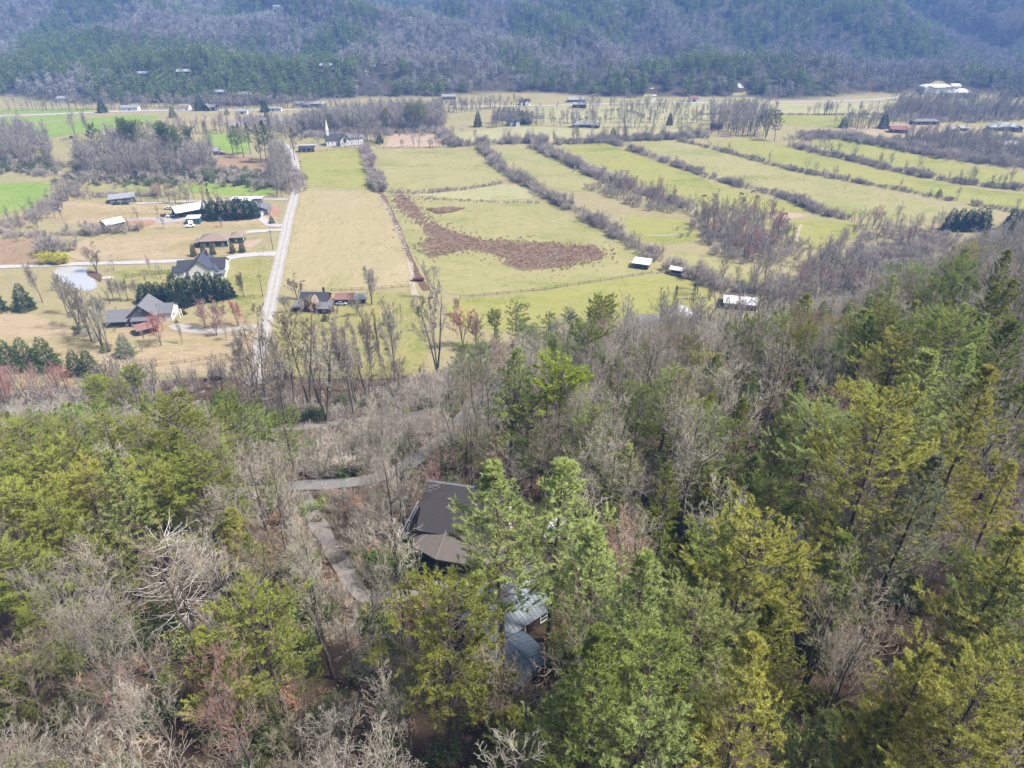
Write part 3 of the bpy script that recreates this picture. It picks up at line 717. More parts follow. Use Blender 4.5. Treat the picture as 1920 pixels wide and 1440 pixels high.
def dense_conifer(seed, H=10, W=2.2, n=2600, ln=0.55, w=0.16, kind='cone', lift=0.4, base=0.02):
    """dense cypress, cedar or arborvitae: sprays on whorled sprigs filling a cone"""
    r = np.random.default_rng(seed)
    q = 1 - np.sqrt(r.random(n)); q = base + (1 - base) * q
    lob = 1 + 0.18 * np.sin(r.random() * 6 + q * 23) * r.random(n)
    if kind == 'cone': rad = W * (1 - q) ** 0.75
    elif kind == 'spire': rad = W * np.clip(1 - q, 0, 1) ** 0.55 * np.clip(q * 6 + .45, 0, 1)
    else: rad = W * np.sqrt(np.clip(1 - (1.7 * q - 0.62) ** 2 / 1.2, 0, 1))
    a = r.random(n) * 6.283
    rad = rad * lob * (1 + 0.22 * np.sin(a * 5 + q * 31) + 0.12 * np.sin(a * 9 - q * 50)) * (0.55 + 0.45 * np.sqrt(r.random(n)))
    B = np.stack([np.cos(a) * rad, np.sin(a) * rad, q * H * 0.97], 1)
    D = unit(np.stack([np.cos(a), np.sin(a), np.full(n, lift)], 1) + r.normal(size=(n, 3)) * 0.4)
    v, t = leaves(B, D, ln * (0.6 + .8 * r.random(n)), np.full(n, w) * (.7 + .7 * r.random(n)), r)
    P, R = trunk_line(H * 0.95, r, H * 0.014, K=5, lean=0.01, tip=0.1)
    P[:, 0, 2] -= 0.4
    nb = 40; qb = np.minimum(base + .9 * r.random(nb), .98); ab = r.random(nb) * 6.28; lb = W * (1 - qb) ** .75 * .8
    c = np.stack([np.zeros(nb), np.zeros(nb), qb * H * .93], 1)
    Pb = np.stack([c, c + np.stack([np.cos(ab) * lb, np.sin(ab) * lb, lb * lift], 1)], 1)
    return cat_geo([tube(P, R, 6), tube(Pb, np.tile([[.04, .015]], (nb, 1)), 3)]), (v, t)
def shrub_bare(seed, H=3.0, stems=9, n2=6, n3=4, twig=0.014, spread=0.5):
    r = np.random.default_rng(seed)
    a = r.random(stems) * 6.28; e = spread * (0.3 + r.random(stems)); K = 4; s = np.linspace(0, 1, K)
    L = H * (0.6 + .45 * r.random(stems))
    D = unit(np.stack([np.cos(a) * e, np.sin(a) * e, np.ones(stems)], 1))
    P = (D * 0.12 * H)[:, None, :] * 0 + D[:, None, :] * (L[:, None] * s)[:, :, None] + np.stack([np.cos(a), np.sin(a), 0 * a], 1)[:, None, :] * (0.08 * H)
    P[:, 1:] += r.normal(size=(stems, K - 1, 3)) * 0.05 * H
    P[:, 0, 2] -= .3
    R = np.maximum(0.011 * H * (1 - .8 * s)[None].repeat(stems, 0), twig)
    P2, R2 = sprout(P, R, n2, .2, 1, .45, 20, 55, .4, 3, r, tipr=twig)
    g = [tube(P, R, 3), tube(P2, R2, 3)]
    if n3:
        P3, R3 = sprout(P2, R2, n3, .2, 1, .5, 20, 55, .3, 2, r, rr=.8, tipr=twig * .9); g.append(tube(P3, R3, 3))
    return None, cat_geo(g)
def shrub_green(seed, H=2.6, W=1.7, n=900, ln=0.28, w=0.11):
    r = np.random.default_rng(seed)
    nc = 26; c = r.normal(size=(nc, 3)); c = unit(c) * (r.random((nc, 1)) ** .4) * np.array([W, W, H * .48]); c[:, 2] += H * .5
    ci = r.integers(0, nc, n)
    d = unit(r.normal(size=(n, 3)) + np.array([0, 0, .5]))
    B = c[ci] + d * (0.42 * W * r.random(n)[:, None]); B[:, 2] = np.maximum(B[:, 2], 0.1)
    v, t = leaves(B, unit(d + r.normal(size=(n, 3)) * .5), ln * (.6 + .8 * r.random(n)), np.full(n, w) * (.7 + .6 * r.random(n)), r)
    st = 9; P = np.stack([np.zeros((st, 3)), c[:st]], 1); P[:, 0, 2] = -.2
    return tube(P, np.tile([[.05, .015]], (st, 1)), 3), (v, t)
def dead_snag(seed, H=15):
    r = np.random.default_rng(seed)
    P0, R0 = trunk_line(H, r, 0.24, K=9, lean=0.02, tip=0.3); P0[:, 0, 2] -= .7
    n = 84
    h = H * (0.25 + 0.72 * np.sort(r.random(n))); a = r.random(n) * 6.28
    L = 5.2 * (0.45 + .6 * r.random(n)) * np.clip(1.35 - h / H * .8, .35, 1)
    c = np.stack([np.interp(h / H * 8, np.arange(9), P0[0, :, i]) for i in range(3)], 1)
    K = 5; s = np.linspace(0, 1, K)
    D = np.stack([np.cos(a), np.sin(a), 0.02 + .12 * r.random(n)], 1)
    P1 = c[:, None, :] + D[:, None, :] * (L[:, None] * s)[:, :, None]
    P1[:, :, 2] += 0.26 * L[:, None] * s ** 2.2
    P1[:, 1:] += r.normal(size=(n, K - 1, 3)) * (0.028 * L)[:, None, None]
    R1 = (0.036 + .016 * r.random(n))[:, None] * (1 - .75 * s)
    P2, R2 = sprout(P1, R1, 3, .45, 1, .26, 25, 60, .3, 3, r, rr=.6, tipr=.014)
    return tube(P0, R0, 8), cat_geo([tube(P1, R1, 4), tube(P2, R2, 3)])
def far_bare(seed, H=14, n=70, w=0.34):
    r = np.random.default_rng(seed)
    P0, R0 = trunk_line(H * .8, r, H * .016, K=3, lean=.02, tip=.3); P0[:, 0, 2] -= 1
    nb = 16; P1, R1 = sprout(P0, R0, nb, .3, .98, .42, 25, 60, .5, 2, r, tipr=.06)
    B = P1[r.integers(0, nb, n), 1] * (.7 + .3 * r.random((n, 1))) + r.normal(size=(n, 3)) * H * .045
    D = unit(r.normal(size=(n, 3)) * .6 + np.array([0, 0, .8]))
    return tube(P0, R0, 4), cat_geo([tube(P1, R1, 3), spikes(B, D, H * .16 * (.6 + .8 * r.random(n)), np.full(n, w), r)])
def far_pine(seed, H=17, W=3.0, n=170, w=0.7, kind='cone'):
    r = np.random.default_rng(seed)
    _, g = dense_conifer(seed, H, W, n, 1.7, w, kind, .35, .22)
    P0, R0 = trunk_line(H * .9, r, .26, K=3, lean=.01, tip=.3); P0[:, 0, 2] -= 1
    return tube(P0, R0, 4), g

TK = 0.58
m_bark = mat('grey_bark', [S(88, 80, 74, .5), S(128, 120, 112, .5), S(104, 96, 88, .5), S(146, 138, 130, .5)], 2.5, coord='obj', rnd=0.25, rough=0.9, stretch=(1, 1, 0.3))
m_barkdark = mat('dark_pine_bark', [S(70, 62, 58, TK), S(110, 98, 90, TK), S(86, 76, 70, TK)], 2.5, coord='obj', rnd=0.2, rough=0.9, stretch=(1, 1, 0.3))
m_twig = mat('grey_twigs', [S(142, 137, 125, TK), S(186, 179, 166, TK), S(162, 155, 142, TK)], 0.5, coord='obj', rnd=0.22, rough=0.8)
m_twigbrown = mat('brown_twigs', [S(132, 122, 104, TK), S(172, 160, 138, TK), S(150, 140, 118, TK)], 0.5, coord='obj', rnd=0.2, rough=0.8)
m_hedgetwig = mat('hedge_twigs', [S(146, 138, 128, .72), S(186, 176, 164, .72), S(164, 154, 142, .72)], 0.08, rnd=0.3, rough=0.85)
m_twigpink = mat('pinkish_budding_twigs', [S(164, 128, 118, TK), S(192, 154, 144, TK), S(176, 140, 130, TK)], 0.5, coord='obj', rnd=0.15, rough=0.8)
m_twigred = mat('red_budding_twigs', [S(172, 112, 104, TK), S(204, 142, 132, TK), S(186, 126, 116, TK)], 0.5, coord='obj', rnd=0.12, rough=0.8)
m_twigpale = mat('pale_grey_twigs', [S(174, 168, 152, TK), S(206, 200, 184, TK), S(188, 180, 164, TK)], 0.5, coord='obj', rnd=0.15, rough=0.8)
m_silver = mat('silvery_dead_wood', [S(196, 192, 186, .6), S(228, 224, 218, .6), S(208, 202, 196, .6)], 0.8, coord='obj', rough=0.7)
NK = 1.0
m_pine = mat('green_pine_needles', [S(96, 116, 60, NK), S(136, 150, 82, NK), S(114, 132, 66, NK)], 0.7, coord='obj', rnd=0.22, translucent=0.35)
m_pineyel = mat('yellowish_pine_needles', [S(124, 134, 62, NK), S(172, 170, 92, NK), S(144, 150, 72, NK)], 0.7, coord='obj', rnd=0.12, translucent=0.35)
m_pineolive = mat('olive_pine_needles', [S(104, 116, 52, NK), S(140, 146, 74, NK), S(120, 130, 60, NK)], 0.7, coord='obj', rnd=0.2, translucent=0.35)
m_pinelight = mat('light_green_pine_needles', [S(120, 138, 80, NK), S(166, 176, 112, NK), S(140, 156, 90, NK)], 0.7, coord='obj', rnd=0.15, translucent=0.35)
m_pinegrey = mat('grey_green_pine_needles', [S(112, 118, 92, NK), S(138, 144, 116, NK), S(124, 130, 104, NK)], 0.7, coord='obj', rnd=0.1, translucent=0.3)
m_pinelime = mat('lime_pine_needles', [S(118, 134, 48, NK), S(156, 168, 70, NK), S(134, 150, 56, NK)], 0.7, coord='obj', rnd=0.1, translucent=0.35)
m_cedar = mat('dark_cypress_foliage', [S(44, 62, 44, 0.75), S(70, 90, 60, 0.75), S(54, 74, 50, 0.75)], 0.7, coord='obj', rnd=0.2, translucent=0.2)
m_cedar2 = mat('mid_green_cedar_foliage', [S(70, 88, 52, 0.75), S(100, 118, 70, 0.75), S(82, 102, 60, 0.75)], 0.7, coord='obj', rnd=0.2, translucent=0.2)
m_arbor = mat('olive_arborvitae_foliage', [S(72, 80, 48, 0.75), S(112, 112, 66, 0.75), S(90, 96, 54, 0.75)], 0.8, coord='obj', rnd=0.15, translucent=0.2)
m_rhodo = mat('evergreen_shrub_leaves', [S(62, 78, 46, 0.75), S(104, 118, 72, 0.75), S(80, 96, 56, 0.75)], 0.9, coord='obj', rnd=0.25, translucent=0.25)
m_rhodol = mat('light_evergreen_shrub_leaves', [S(108, 124, 66, 0.75), S(150, 160, 96, 0.75), S(126, 140, 76, 0.75)], 0.9, coord='obj', rnd=0.25, translucent=0.3)
m_bamboo = mat('yellow_bamboo_leaves', [S(168, 166, 66, 0.75), S(204, 198, 96, 0.75), S(184, 182, 74, 0.75)], 0.9, coord='obj', translucent=0.3)
m_weed = mat('dead_weed_stalks', [S(146, 122, 106, 0.75), S(192, 164, 138, 0.75), S(166, 140, 120, 0.75)], 0.2, rnd=0.25, rough=0.9)
m_fartwig = mat('far_grey_twigs', [S(114, 118, 120, .56), S(162, 160, 156, .56), S(138, 138, 136, .56)], 0.02, rnd=0.25, rough=0.8)
m_farpine = mat('far_pine_needles', [S(76, 102, 58, .68), S(122, 140, 78, .68), S(94, 120, 62, .68)], 0.3, rnd=0.3, translucent=0.3)
m_russet = mat('russet_leaves', [S(170, 120, 90, 0.75), S(206, 156, 122, 0.75), S(184, 136, 104, 0.75)], 0.9, coord='obj', translucent=0.3)

# prototypes: name -> list of dict(trunk, crown, joint, H)
PROTO = {}
def proto(kind, geos, mt, mc, H, joint=True, parts=True):
    trunk, crown = geos
    d = dict(H=H, trunk=None, crown=None, joint=None)
    if parts and trunk is not None:
        d['trunk'] = np_mesh('trunk', *trunk, [mt], smooth=True)
        d['crown'] = np_mesh('crown', *crown, [mc])
    if joint:
        if trunk is None: d['joint'] = np_mesh(kind, *crown, [mc])
        else:
            v, t = cat_geo([trunk, crown])
            mi = np.concatenate([np.zeros(len(trunk[1]), int), np.ones(len(crown[1]), int)])
            d['joint'] = np_mesh(kind, v, t, [mt, mc], mi)
    PROTO.setdefault(kind, []).append(d)
for i in range(6):
    H = 19 + 1.2 * (i % 3)
    proto('forest_bare', bare_tree(100 + i, H, t0=0.36 + .05 * (i % 3), n1=15 + i % 3, ratio1=.30 + .02 * (i % 4), up=.5 + .1 * (i % 3), n2=8, n4=2, fork=1 + (i % 4 == 3), twig=.012, lean=.07), m_bark, m_twig, H)
for i in range(3):
    H = 9.0
    proto('small_bare', bare_tree(140 + i, H, t0=.25, n1=13, ratio1=.45, a1=(35, 65), n2=7, n3=5, n4=3, fork=1 + i % 2, twig=.010, lean=.09, r0=.085), m_bark, m_twigpale, H)
for i in range(4):
    H = 22
    proto('tall_bare', bare_tree(160 + i, H, t0=.3, n1=15, ratio1=.34, a1=(20, 40), up=.8, n2=8, n3=6, n4=3, fork=1 + i % 3, twig=.03, lean=.04), m_bark, m_twigbrown, H, joint=False)
for i in range(4):
    H = 10
    proto('yard_bare', bare_tree(180 + i, H, t0=.18, n1=15, ratio1=.5, a1=(28, 55), up=.7, n2=8, n3=6, n4=3, fork=2 + i % 2, twig=.028, lean=.04, r0=.15), m_bark, m_twig, H, joint=False)
for i in range(5):
    H = 14
    proto('valley_bare', bare_tree(200 + i, H, t0=.22, n1=13, ratio1=.42, a1=(25, 52), up=.6, n2=6, n3=4, n4=2, fork=1 + i % 3, twig=.032, lean=.05, r0=.2), m_bark, m_twig, H, parts=False)
for i in range(8):
    H = 21
    proto('white_pine', pine_tree(300 + i, H, base=.20 + .07 * (i % 4), Lmax=5.2 - .45 * (i % 3), gap=.66 + .1 * (i % 3), per=5 + i % 2, tuft=19, nl=.27, nw=.046, br=12, profile='cone' if i % 4 else 'round'), m_barkdark, m_pine, H)
for i in range(3):
    H = 17
    proto('virginia_pine', pine_tree(330 + i, H, base=.34, Lmax=3.9, gap=.62, per=5, profile='round', el=(-6, 30), tuft=16, nl=.25, nw=.05, curve=.1, br=12), m_barkdark, m_pineolive, H)
for i in range(2):
    H = 18
    proto('umbrella_pine', pine_tree(350 + i, H, base=.6, Lmax=3.6, gap=.5, per=6, profile='round', el=(5, 40), tuft=13, nl=.28, nw=.065, curve=.12, br=10, dead=10), m_barkdark, m_pinelime, H)
for i in range(2):
    H = 12
    proto('young_pine', pine_tree(370 + i, H, base=.12, Lmax=3.3, gap=.48, per=6, tuft=16, nl=.26, nw=.05, br=11), m_barkdark, m_pine, H, joint=False)
for i in range(3):
    proto('cypress', dense_conifer(400 + i, 10, 2.3, 3000, .55, .17, 'cone', .6), m_barkdark, m_cedar, 10)
for i in range(2):
    proto('cedar', dense_conifer(420 + i, 10, 3.2, 3400, .6, .18, 'cone', .25), m_barkdark, m_cedar2, 10)
for i in range(2):
    proto('arborvitae', dense_conifer(440 + i, 6, 1.15, 1800, .4, .13, 'spire', .9), m_barkdark, m_arbor, 6, joint=False)
for i in range(2):
    proto('spruce', pine_tree(450 + i, 9, base=.05, Lmax=2.2, gap=.42, per=6, el=(-8, 6), tuft=7, nl=.2, nw=.06, br=7, dead=0), m_barkdark, m_cedar, 9, joint=False)
for i in range(3):
    proto('far_bare', far_bare(500 + i), m_bark, m_fartwig, 14, parts=False)
for i in range(3):
    proto('far_pine', far_pine(520 + i, kind='cone' if i < 2 else 'round'), m_barkdark, m_farpine, 17, parts=False)
for i in range(4):
    proto('bare_shrub', shrub_bare(540 + i), None, m_twig, 3.0, parts=False)
for i in range(3):
    proto('brown_shrub', shrub_bare(550 + i, stems=10, n2=6, n3=4, twig=.022), None, m_hedgetwig, 3.0, parts=False)
for i in range(3):
    proto('green_shrub', shrub_green(560 + i), m_bark, m_rhodo, 2.6)
for i in range(2):
    proto('light_shrub', shrub_green(570 + i, n=800), m_bark, m_rhodol, 2.6)
proto('russet_shrub', shrub_green(580, n=500, ln=.2, w=.12), m_bark, m_russet, 2.6)
proto('bamboo', shrub_green(585, H=4, W=2.0, n=1200, ln=.6, w=.14), m_bark, m_bamboo, 4.0)
for i in range(3):
    proto('weeds', shrub_bare(590 + i, H=1.3, stems=12, n2=4, n3=0, twig=.03, spread=.7), None, m_weed, 1.3, parts=False)
for i in range(3):
    _r = np.random.default_rng(600 + i); _nb = 46
    _b = _r.normal(size=(_nb, 3)) * [.28, .28, 0]; _d = unit(_r.normal(size=(_nb, 3)) * .5 + [0, 0, .9])
    proto('tussock', (None, spikes(_b, _d, .35 + .4 * _r.random(_nb), np.full(_nb, .07), _r)), None, mat('tussock_blades', [S(176, 170, 112, .8), S(206, 194, 142, .8), S(160, 170, 98, .8)], .05, rnd=.3, rough=.9), .6, parts=False)
proto('snag', dead_snag(7), m_bark, m_silver, 15, joint=False)

# ------------------------------------------------------------------ placing helpers
_gn = {}
def scatter_group(kinds):
    key = '+'.join(kinds)
    if key in _gn: return _gn[key]
    c = bpy.data.collections.new('sources_' + key)
    n = 0
    for k in kinds:
        for d in PROTO[k]:
            c.objects.link(bpy.data.objects.new('%s_%02d' % (k, n), d['joint'])); n += 1
    g = bpy.data.node_groups.new('scatter_' + key, 'GeometryNodeTree')
    g.interface.new_socket('Geometry', in_out='INPUT', socket_type='NodeSocketGeometry')
    g.interface.new_socket('Geometry', in_out='OUTPUT', socket_type='NodeSocketGeometry')
    N = g.nodes; L = g.links
    gi = N.new('NodeGroupInput'); go = N.new('NodeGroupOutput')
    ci = N.new('GeometryNodeCollectionInfo'); ci.inputs[0].default_value = c
    ci.inputs['Separate Children'].default_value = True; ci.inputs['Reset Children'].default_value = True
    ip = N.new('GeometryNodeInstanceOnPoints'); ip.inputs['Pick Instance'].default_value = True
    def attr(nm, tp):
        a = N.new('GeometryNodeInputNamedAttribute'); a.data_type = tp; a.inputs[0].default_value = nm
        return a.outputs[0]
    L.new(gi.outputs[0], ip.inputs['Points']); L.new(ci.outputs[0], ip.inputs['Instance'])
    L.new(attr('pick', 'INT'), ip.inputs['Instance Index'])
    L.new(attr('turn', 'FLOAT_VECTOR'), ip.inputs['Rotation'])
    L.new(attr('size', 'FLOAT_VECTOR'), ip.inputs['Scale'])
    L.new(ip.outputs[0], go.inputs[0])
    _gn[key] = (g, n)
    return _gn[key]
def scatter(name, label, cat, xy, size, kinds, r, sink=0.1, z=None):
    xy = np.asarray(xy, float).reshape(-1, 2)
    n = len(xy)
    if n == 0: return None
    g, k = scatter_group(kinds)
    zz = T(xy[:, 0], xy[:, 1]) - sink if z is None else z
    me = bpy.data.meshes.new(name)
    me.vertices.add(n); me.vertices.foreach_set('co', np.concatenate([xy, zz[:, None]], 1).astype(np.float32).ravel())
    size = np.asarray(size, float)
    sz = np.repeat(size[:, None], 3, 1) * np.stack([0.85 + .3 * r.random(n), 0.85 + .3 * r.random(n), 0.9 + .2 * r.random(n)], 1)
    tn = np.stack([r.normal(size=n) * .04, r.normal(size=n) * .04, r.random(n) * 6.283], 1)
    me.attributes.new('pick', 'INT', 'POINT').data.foreach_set('value', r.integers(0, k, n).astype(np.int32))
    me.attributes.new('turn', 'FLOAT_VECTOR', 'POINT').data.foreach_set('vector', tn.astype(np.float32).ravel())
    me.attributes.new('size', 'FLOAT_VECTOR', 'POINT').data.foreach_set('vector', sz.astype(np.float32).ravel())
    o = link(name, me)
    md = o.modifiers.new('scatter', 'NODES'); md.node_group = g
    return tag(o, label, cat, None, 'stuff')

TREES = []     # records for the labels: dict(o, kind, noun, x, y, H)
def plant(kind, name, noun, x, y, H, group, crown=None, cat='tree', wide=1.0, single=False, pick=None, label=None, sink=0.15, lean=0.0):
    P = PROTO[kind]; d = P[rng.integers(0, len(P)) if pick is None else pick % len(P)]
    s = H / d['H']
    loc = (x, y, T1(x, y) - sink)
    rz = rng.random() * 6.283
    sc = (s * wide, s * wide, s)
    if single:
        o = link(name, d['joint'], None, loc, rz, sc)
        if crown:
            sl = o.material_slots[len(o.material_slots) - 1]; sl.link = 'OBJECT'; sl.material = crown
    else:
        o = empty(name, loc, rz, sc)
        link('trunk', d['trunk'], o)
        c = link('crown', d['crown'], o)
        if crown:
            c.material_slots[0].link = 'OBJECT'; c.material_slots[0].material = crown
    o.rotation_euler = (rng.normal() * (.02 + lean), rng.normal() * (.02 + lean), rz)
    tag(o, label, cat, group)
    TREES.append(dict(o=o, noun=noun, x=x, y=y, H=H, own=label is not None, group=group))
    return o
# ------------------------------------------------------------------ buildings
m_white = paint('white_siding', (.50, .50, .49), .06, .6)
m_offwhite = paint('off_white_siding', (.62, .61, .58), .08, .7)
m_greyside = paint('grey_siding', S(158, 158, 158), .1, .7)
m_blueside = paint('blue_grey_siding', S(128, 146, 172), .08, .6)
m_teal = paint('teal_metal_siding', S(84, 140, 146), .08, .5)
m_greenside = paint('dark_green_siding', S(78, 96, 66), .1, .7)
m_redside = paint('barn_red_siding', S(120, 52, 54), .12, .7)
m_brick = paint('red_brick', S(132, 82, 76), .2, .9, scale=6)
m_woodwall = mat('weathered_board', [S(86, 74, 68), S(128, 112, 102), S(104, 92, 84)], 2.0, coord='obj', stretch=(6, 6, .5), rough=.9)
m_darkwall = paint('dark_stained_wood', S(72, 68, 66), .15, .8)
m_slate = paint('slate_shingle_roof', S(94, 102, 122), .14, .8, scale=5)
m_slatedark = paint('dark_shingle_roof', S(80, 82, 92), .14, .8, scale=5)
m_greyroof = paint('grey_shingle_roof', S(150, 152, 158), .12, .8, scale=5)
m_tanroof = paint('tan_shingle_roof', S(188, 168, 154), .1, .8, scale=5)
m_whiteroof = paint('white_metal_roof', (.44, .45, .47), .05, .35, spec=.5)
m_galv = paint('galvanised_metal_roof', S(206, 210, 216), .10, .4, metallic=.15, spec=.5)
m_rustroof = paint('rusty_red_metal_roof', S(178, 134, 126), .16, .7)
m_redroof = paint('red_metal_roof', S(178, 120, 112), .14, .7)
m_brownroof = mat('dark_brown_shingle_roof', [S(58, 56, 60), S(86, 84, 88), S(70, 68, 72)], 1.2, scale2=9.0, stops2=[S(50, 48, 52), S(100, 98, 100), S(74, 72, 76)], coord='obj', stretch=(1, 1, 1), rough=.9)
m_porchroof = mat('brown_shingle_roof', [S(116, 110, 106), S(142, 134, 128), S(128, 120, 114)], 1.2, scale2=9.0, stops2=[S(100, 94, 92), S(152, 144, 138), S(126, 118, 114)], coord='obj', rough=.9)
m_bluemetal = paint('blue_grey_metal_roof', S(140, 160, 178), .12, .5, spec=.4)
m_found = paint('concrete_foundation', S(176, 172, 166), .1, .9)
m_trim = paint('white_trim', (.72, .72, .7), .04, .6)
m_greytrim = paint('grey_trim', S(150, 156, 160), .06, .6)
m_glass = paint('window_glass', (.03, .035, .045), .1, .12, spec=.8)
m_screen = paint('dark_porch_screen', S(50, 60, 68), .1, .6)
m_doorm = paint('door_paint', S(110, 84, 70), .1, .6)
m_black = paint('black_rubber', (.02, .02, .02), .1, .8)
m_post = mat('weathered_fence_wood', [S(96, 84, 76), S(140, 126, 116), S(118, 104, 94)], 1.0, coord='obj', rough=.9)
m_pole = mat('utility_pole_wood', [S(90, 78, 70), S(124, 108, 98), S(104, 90, 82)], 1.0, coord='obj', rough=.9)
m_wire = paint('power_wire', S(150, 146, 142), .05, .6)

CLEAR = []     # (x, y, radius) kept free of trees
_wcache = {}
def window_meshes(w, h):
    k = (round(w, 2), round(h, 2))
    if k not in _wcache:
        f = MB(); t = .09
        f.box(-w / 2, w / 2, -.06, .02, h - t, h); f.box(-w / 2, w / 2, -.10, .02, 0, t)
        f.box(-w / 2, -w / 2 + t, -.06, .02, t, h - t); f.box(w / 2 - t, w / 2, -.06, .02, t, h - t)
        f.box(-w / 2 + t, w / 2 - t, -.055, .02, h / 2 - .03, h / 2 + .03)
        p = MB(); p.box(-w / 2 + t, w / 2 - t, -.03, .01, t, h / 2 - .03); p.box(-w / 2 + t, w / 2 - t, -.03, .01, h / 2 + .03, h - t)
        _wcache[k] = (f.mesh('window', m_trim), p.mesh('pane', m_glass))
    return _wcache[k]
class Building:
    def __init__(s, name, label, cat, px, py, rot, group=None, H=0.0, clear=9.0, dz=0.0, wall=None, roof=None, trim=None):
        x, y = hit(px, py, H)
        s.x, s.y = x, y
        s.z = T1(x, y)
        s.root = empty(name, (x, y, s.z + dz), math.radians(rot))
        tag(s.root, label, cat, group)
        s.rot = rot
        s.wallm = wall; s.roofm = roof
        CLEAR.append((x, y, clear))
    def wing(s, x, y, w, d, h, ridge='x', pitch=.45, roof='gable', ov=.45, wall=None, roofm=None, z0=0.0, windows=True, th=.18, open_=(), doors=None, found=0.0, win=(1.1, 1.3), step=3.2):
        wall = wall or s.wallm; roofm = roofm or s.roofm
        ax = ridge
        Lx, Sx = (w, d / 2) if ax == 'x' else (d, w / 2)
        shift = lambda vs: [(p[0] + x, p[1] + y, p[2] + z0) for p in vs]
        mbw = MB()
        if open_:
            # open sided: posts along the open faces, plain walls elsewhere
            for (fx0, fx1, fy0, fy1, nm) in ((-w / 2, w / 2, -d / 2, -d / 2 + .15, 'front'), (-w / 2, w / 2, d / 2 - .15, d / 2, 'back'), (-w / 2, -w / 2 + .15, -d / 2 + .16, d / 2 - .16, 'left'), (w / 2 - .15, w / 2, -d / 2 + .16, d / 2 - .16, 'right')):
                if nm not in open_: mbw.box(fx0, fx1, fy0, fy1, -1.0, h)
            for i, cx in enumerate(np.linspace(-w / 2 + .1, w / 2 - .1, max(2, int(w / 3.5) + 1))):
                for cy in (-d / 2 + .1, d / 2 - .1):
                    nm = 'front' if cy < 0 else 'back'
                    if nm in open_: link('post', MB().box(cx - .1, cx + .1, cy - .1, cy + .1, -1.0, h).mesh('post', m_post), s.root, (x, y, z0))
        elif roof == 'gable':
            mbw.prism([(-Sx, -1.2), (Sx, -1.2), (Sx, h), (0, h + pitch * Sx), (-Sx, h)], -Lx / 2, Lx / 2, ax)
        else:
            mbw.box(-w / 2, w / 2, -d / 2, d / 2, -1.2, h)
        if mbw.v:
            mbw.v = shift(mbw.v); mbw.build('wall', wall, s.root)
        if found:
            f = MB().box(x - w / 2 - .06, x + w / 2 + .06, y - d / 2 - .06, y + d / 2 + .06, z0 - 1.4, z0 + found)
            f.build('foundation', m_found, s.root)
        r = MB()
        if roof == 'gable':
            e = Sx + ov; lo = h - pitch * ov + .02
            r.prism([(-e, lo), (0, h + pitch * Sx + .02), (e, lo), (e, lo + th), (0, h + pitch * Sx + .02 + th * 1.1), (-e, lo + th)], -Lx / 2 - ov, Lx / 2 + ov, ax)
        elif roof == 'hip':
            a, b = w / 2 + ov, d / 2 + ov; sp = min(a, b); z1 = h + .02; z2 = z1 + th; top = z2 + pitch * sp
            if a >= b: rg = [(-(a - b), 0, top), (a - b, 0, top)]
            else: rg = [(0, -(b - a), top), (0, b - a, top)]
            vs = [(-a, -b, z1), (a, -b, z1), (a, b, z1), (-a, b, z1), (-a, -b, z2), (a, -b, z2), (a, b, z2), (-a, b, z2)] + rg
            if a >= b: fs = [(4, 5, 9, 8), (5, 6, 9), (6, 7, 8, 9), (7, 4, 8)]
            else: fs = [(4, 5, 8), (5, 6, 9, 8), (6, 7, 9), (7, 4, 8, 9)]
            r.add(vs, [(3, 2, 1, 0), (0, 1, 5, 4), (1, 2, 6, 5), (2, 3, 7, 6), (3, 0, 4, 7)] + fs)
        elif roof == 'shed':
            e = Sx + ov; rise = pitch * Sx
            r.prism([(-e, h + .02 - pitch * ov), (e, h + .02 + 2 * rise + pitch * ov), (e, h + .02 + 2 * rise + pitch * ov + th), (-e, h + .02 - pitch * ov + th)], -Lx / 2 - ov, Lx / 2 + ov, ax)
        r.v = shift(r.v)
        ro = r.build('roof', roofm, s.root)
        if windows and not open_:
            ww, wh = win
            fm, pm = window_meshes(ww, wh)
            for face in ('front', 'left', 'right', 'back'):
                span = w if face in ('front', 'back') else d
                n = max(1, int(span / step))
                for lv in range(2 if h > 4.6 else 1):
                    for i in range(n):
                        u = (i + .5) / n * span - span / 2
                        zz = z0 + .95 + lv * 2.7
                        if face == 'front': lc, rz = (x + u, y - d / 2 - .005, zz), 0
                        elif face == 'back': lc, rz = (x + u, y + d / 2 + .005, zz), math.pi
                        elif face == 'left': lc, rz = (x - w / 2 - .005, y + u, zz), -math.pi / 2
                        else: lc, rz = (x + w / 2 + .005, y + u, zz), math.pi / 2
                        if doors == face and lv == 0 and i == n // 2:
                            s.door(lc[0], lc[1], z0, rz); continue
                        o = link('window', fm, s.root, lc, rz); link('pane', pm, o)
        return ro
    def door(s, x, y, z, rz, w=1.0, h=2.1, m=None):
        k = ('door', w, h, (m or m_doorm).name)
        if k not in _wcache:
            f = MB().box(-w / 2, w / 2, -.05, .02, 0, h); kb = MB().box(w / 2 - .18, w / 2 - .08, -.1, -.052, .95, 1.05)
            _wcache[k] = (f.mesh('door', m or m_doorm), kb.mesh('handle', m_galv))
        a, b = _wcache[k]
        o = link('door', a, s.root, (x, y, z), rz); link('handle', b, o)
    def part(s, name, mb, m, parent=None):
        return mb.build(name, m, parent or s.root)
    def chimney(s, x, y, z0, z1, w=.7, m=None):
        s.part('chimney', MB().box(x - w / 2, x + w / 2, y - w / 2, y + w / 2, z0, z1), m or m_brick)
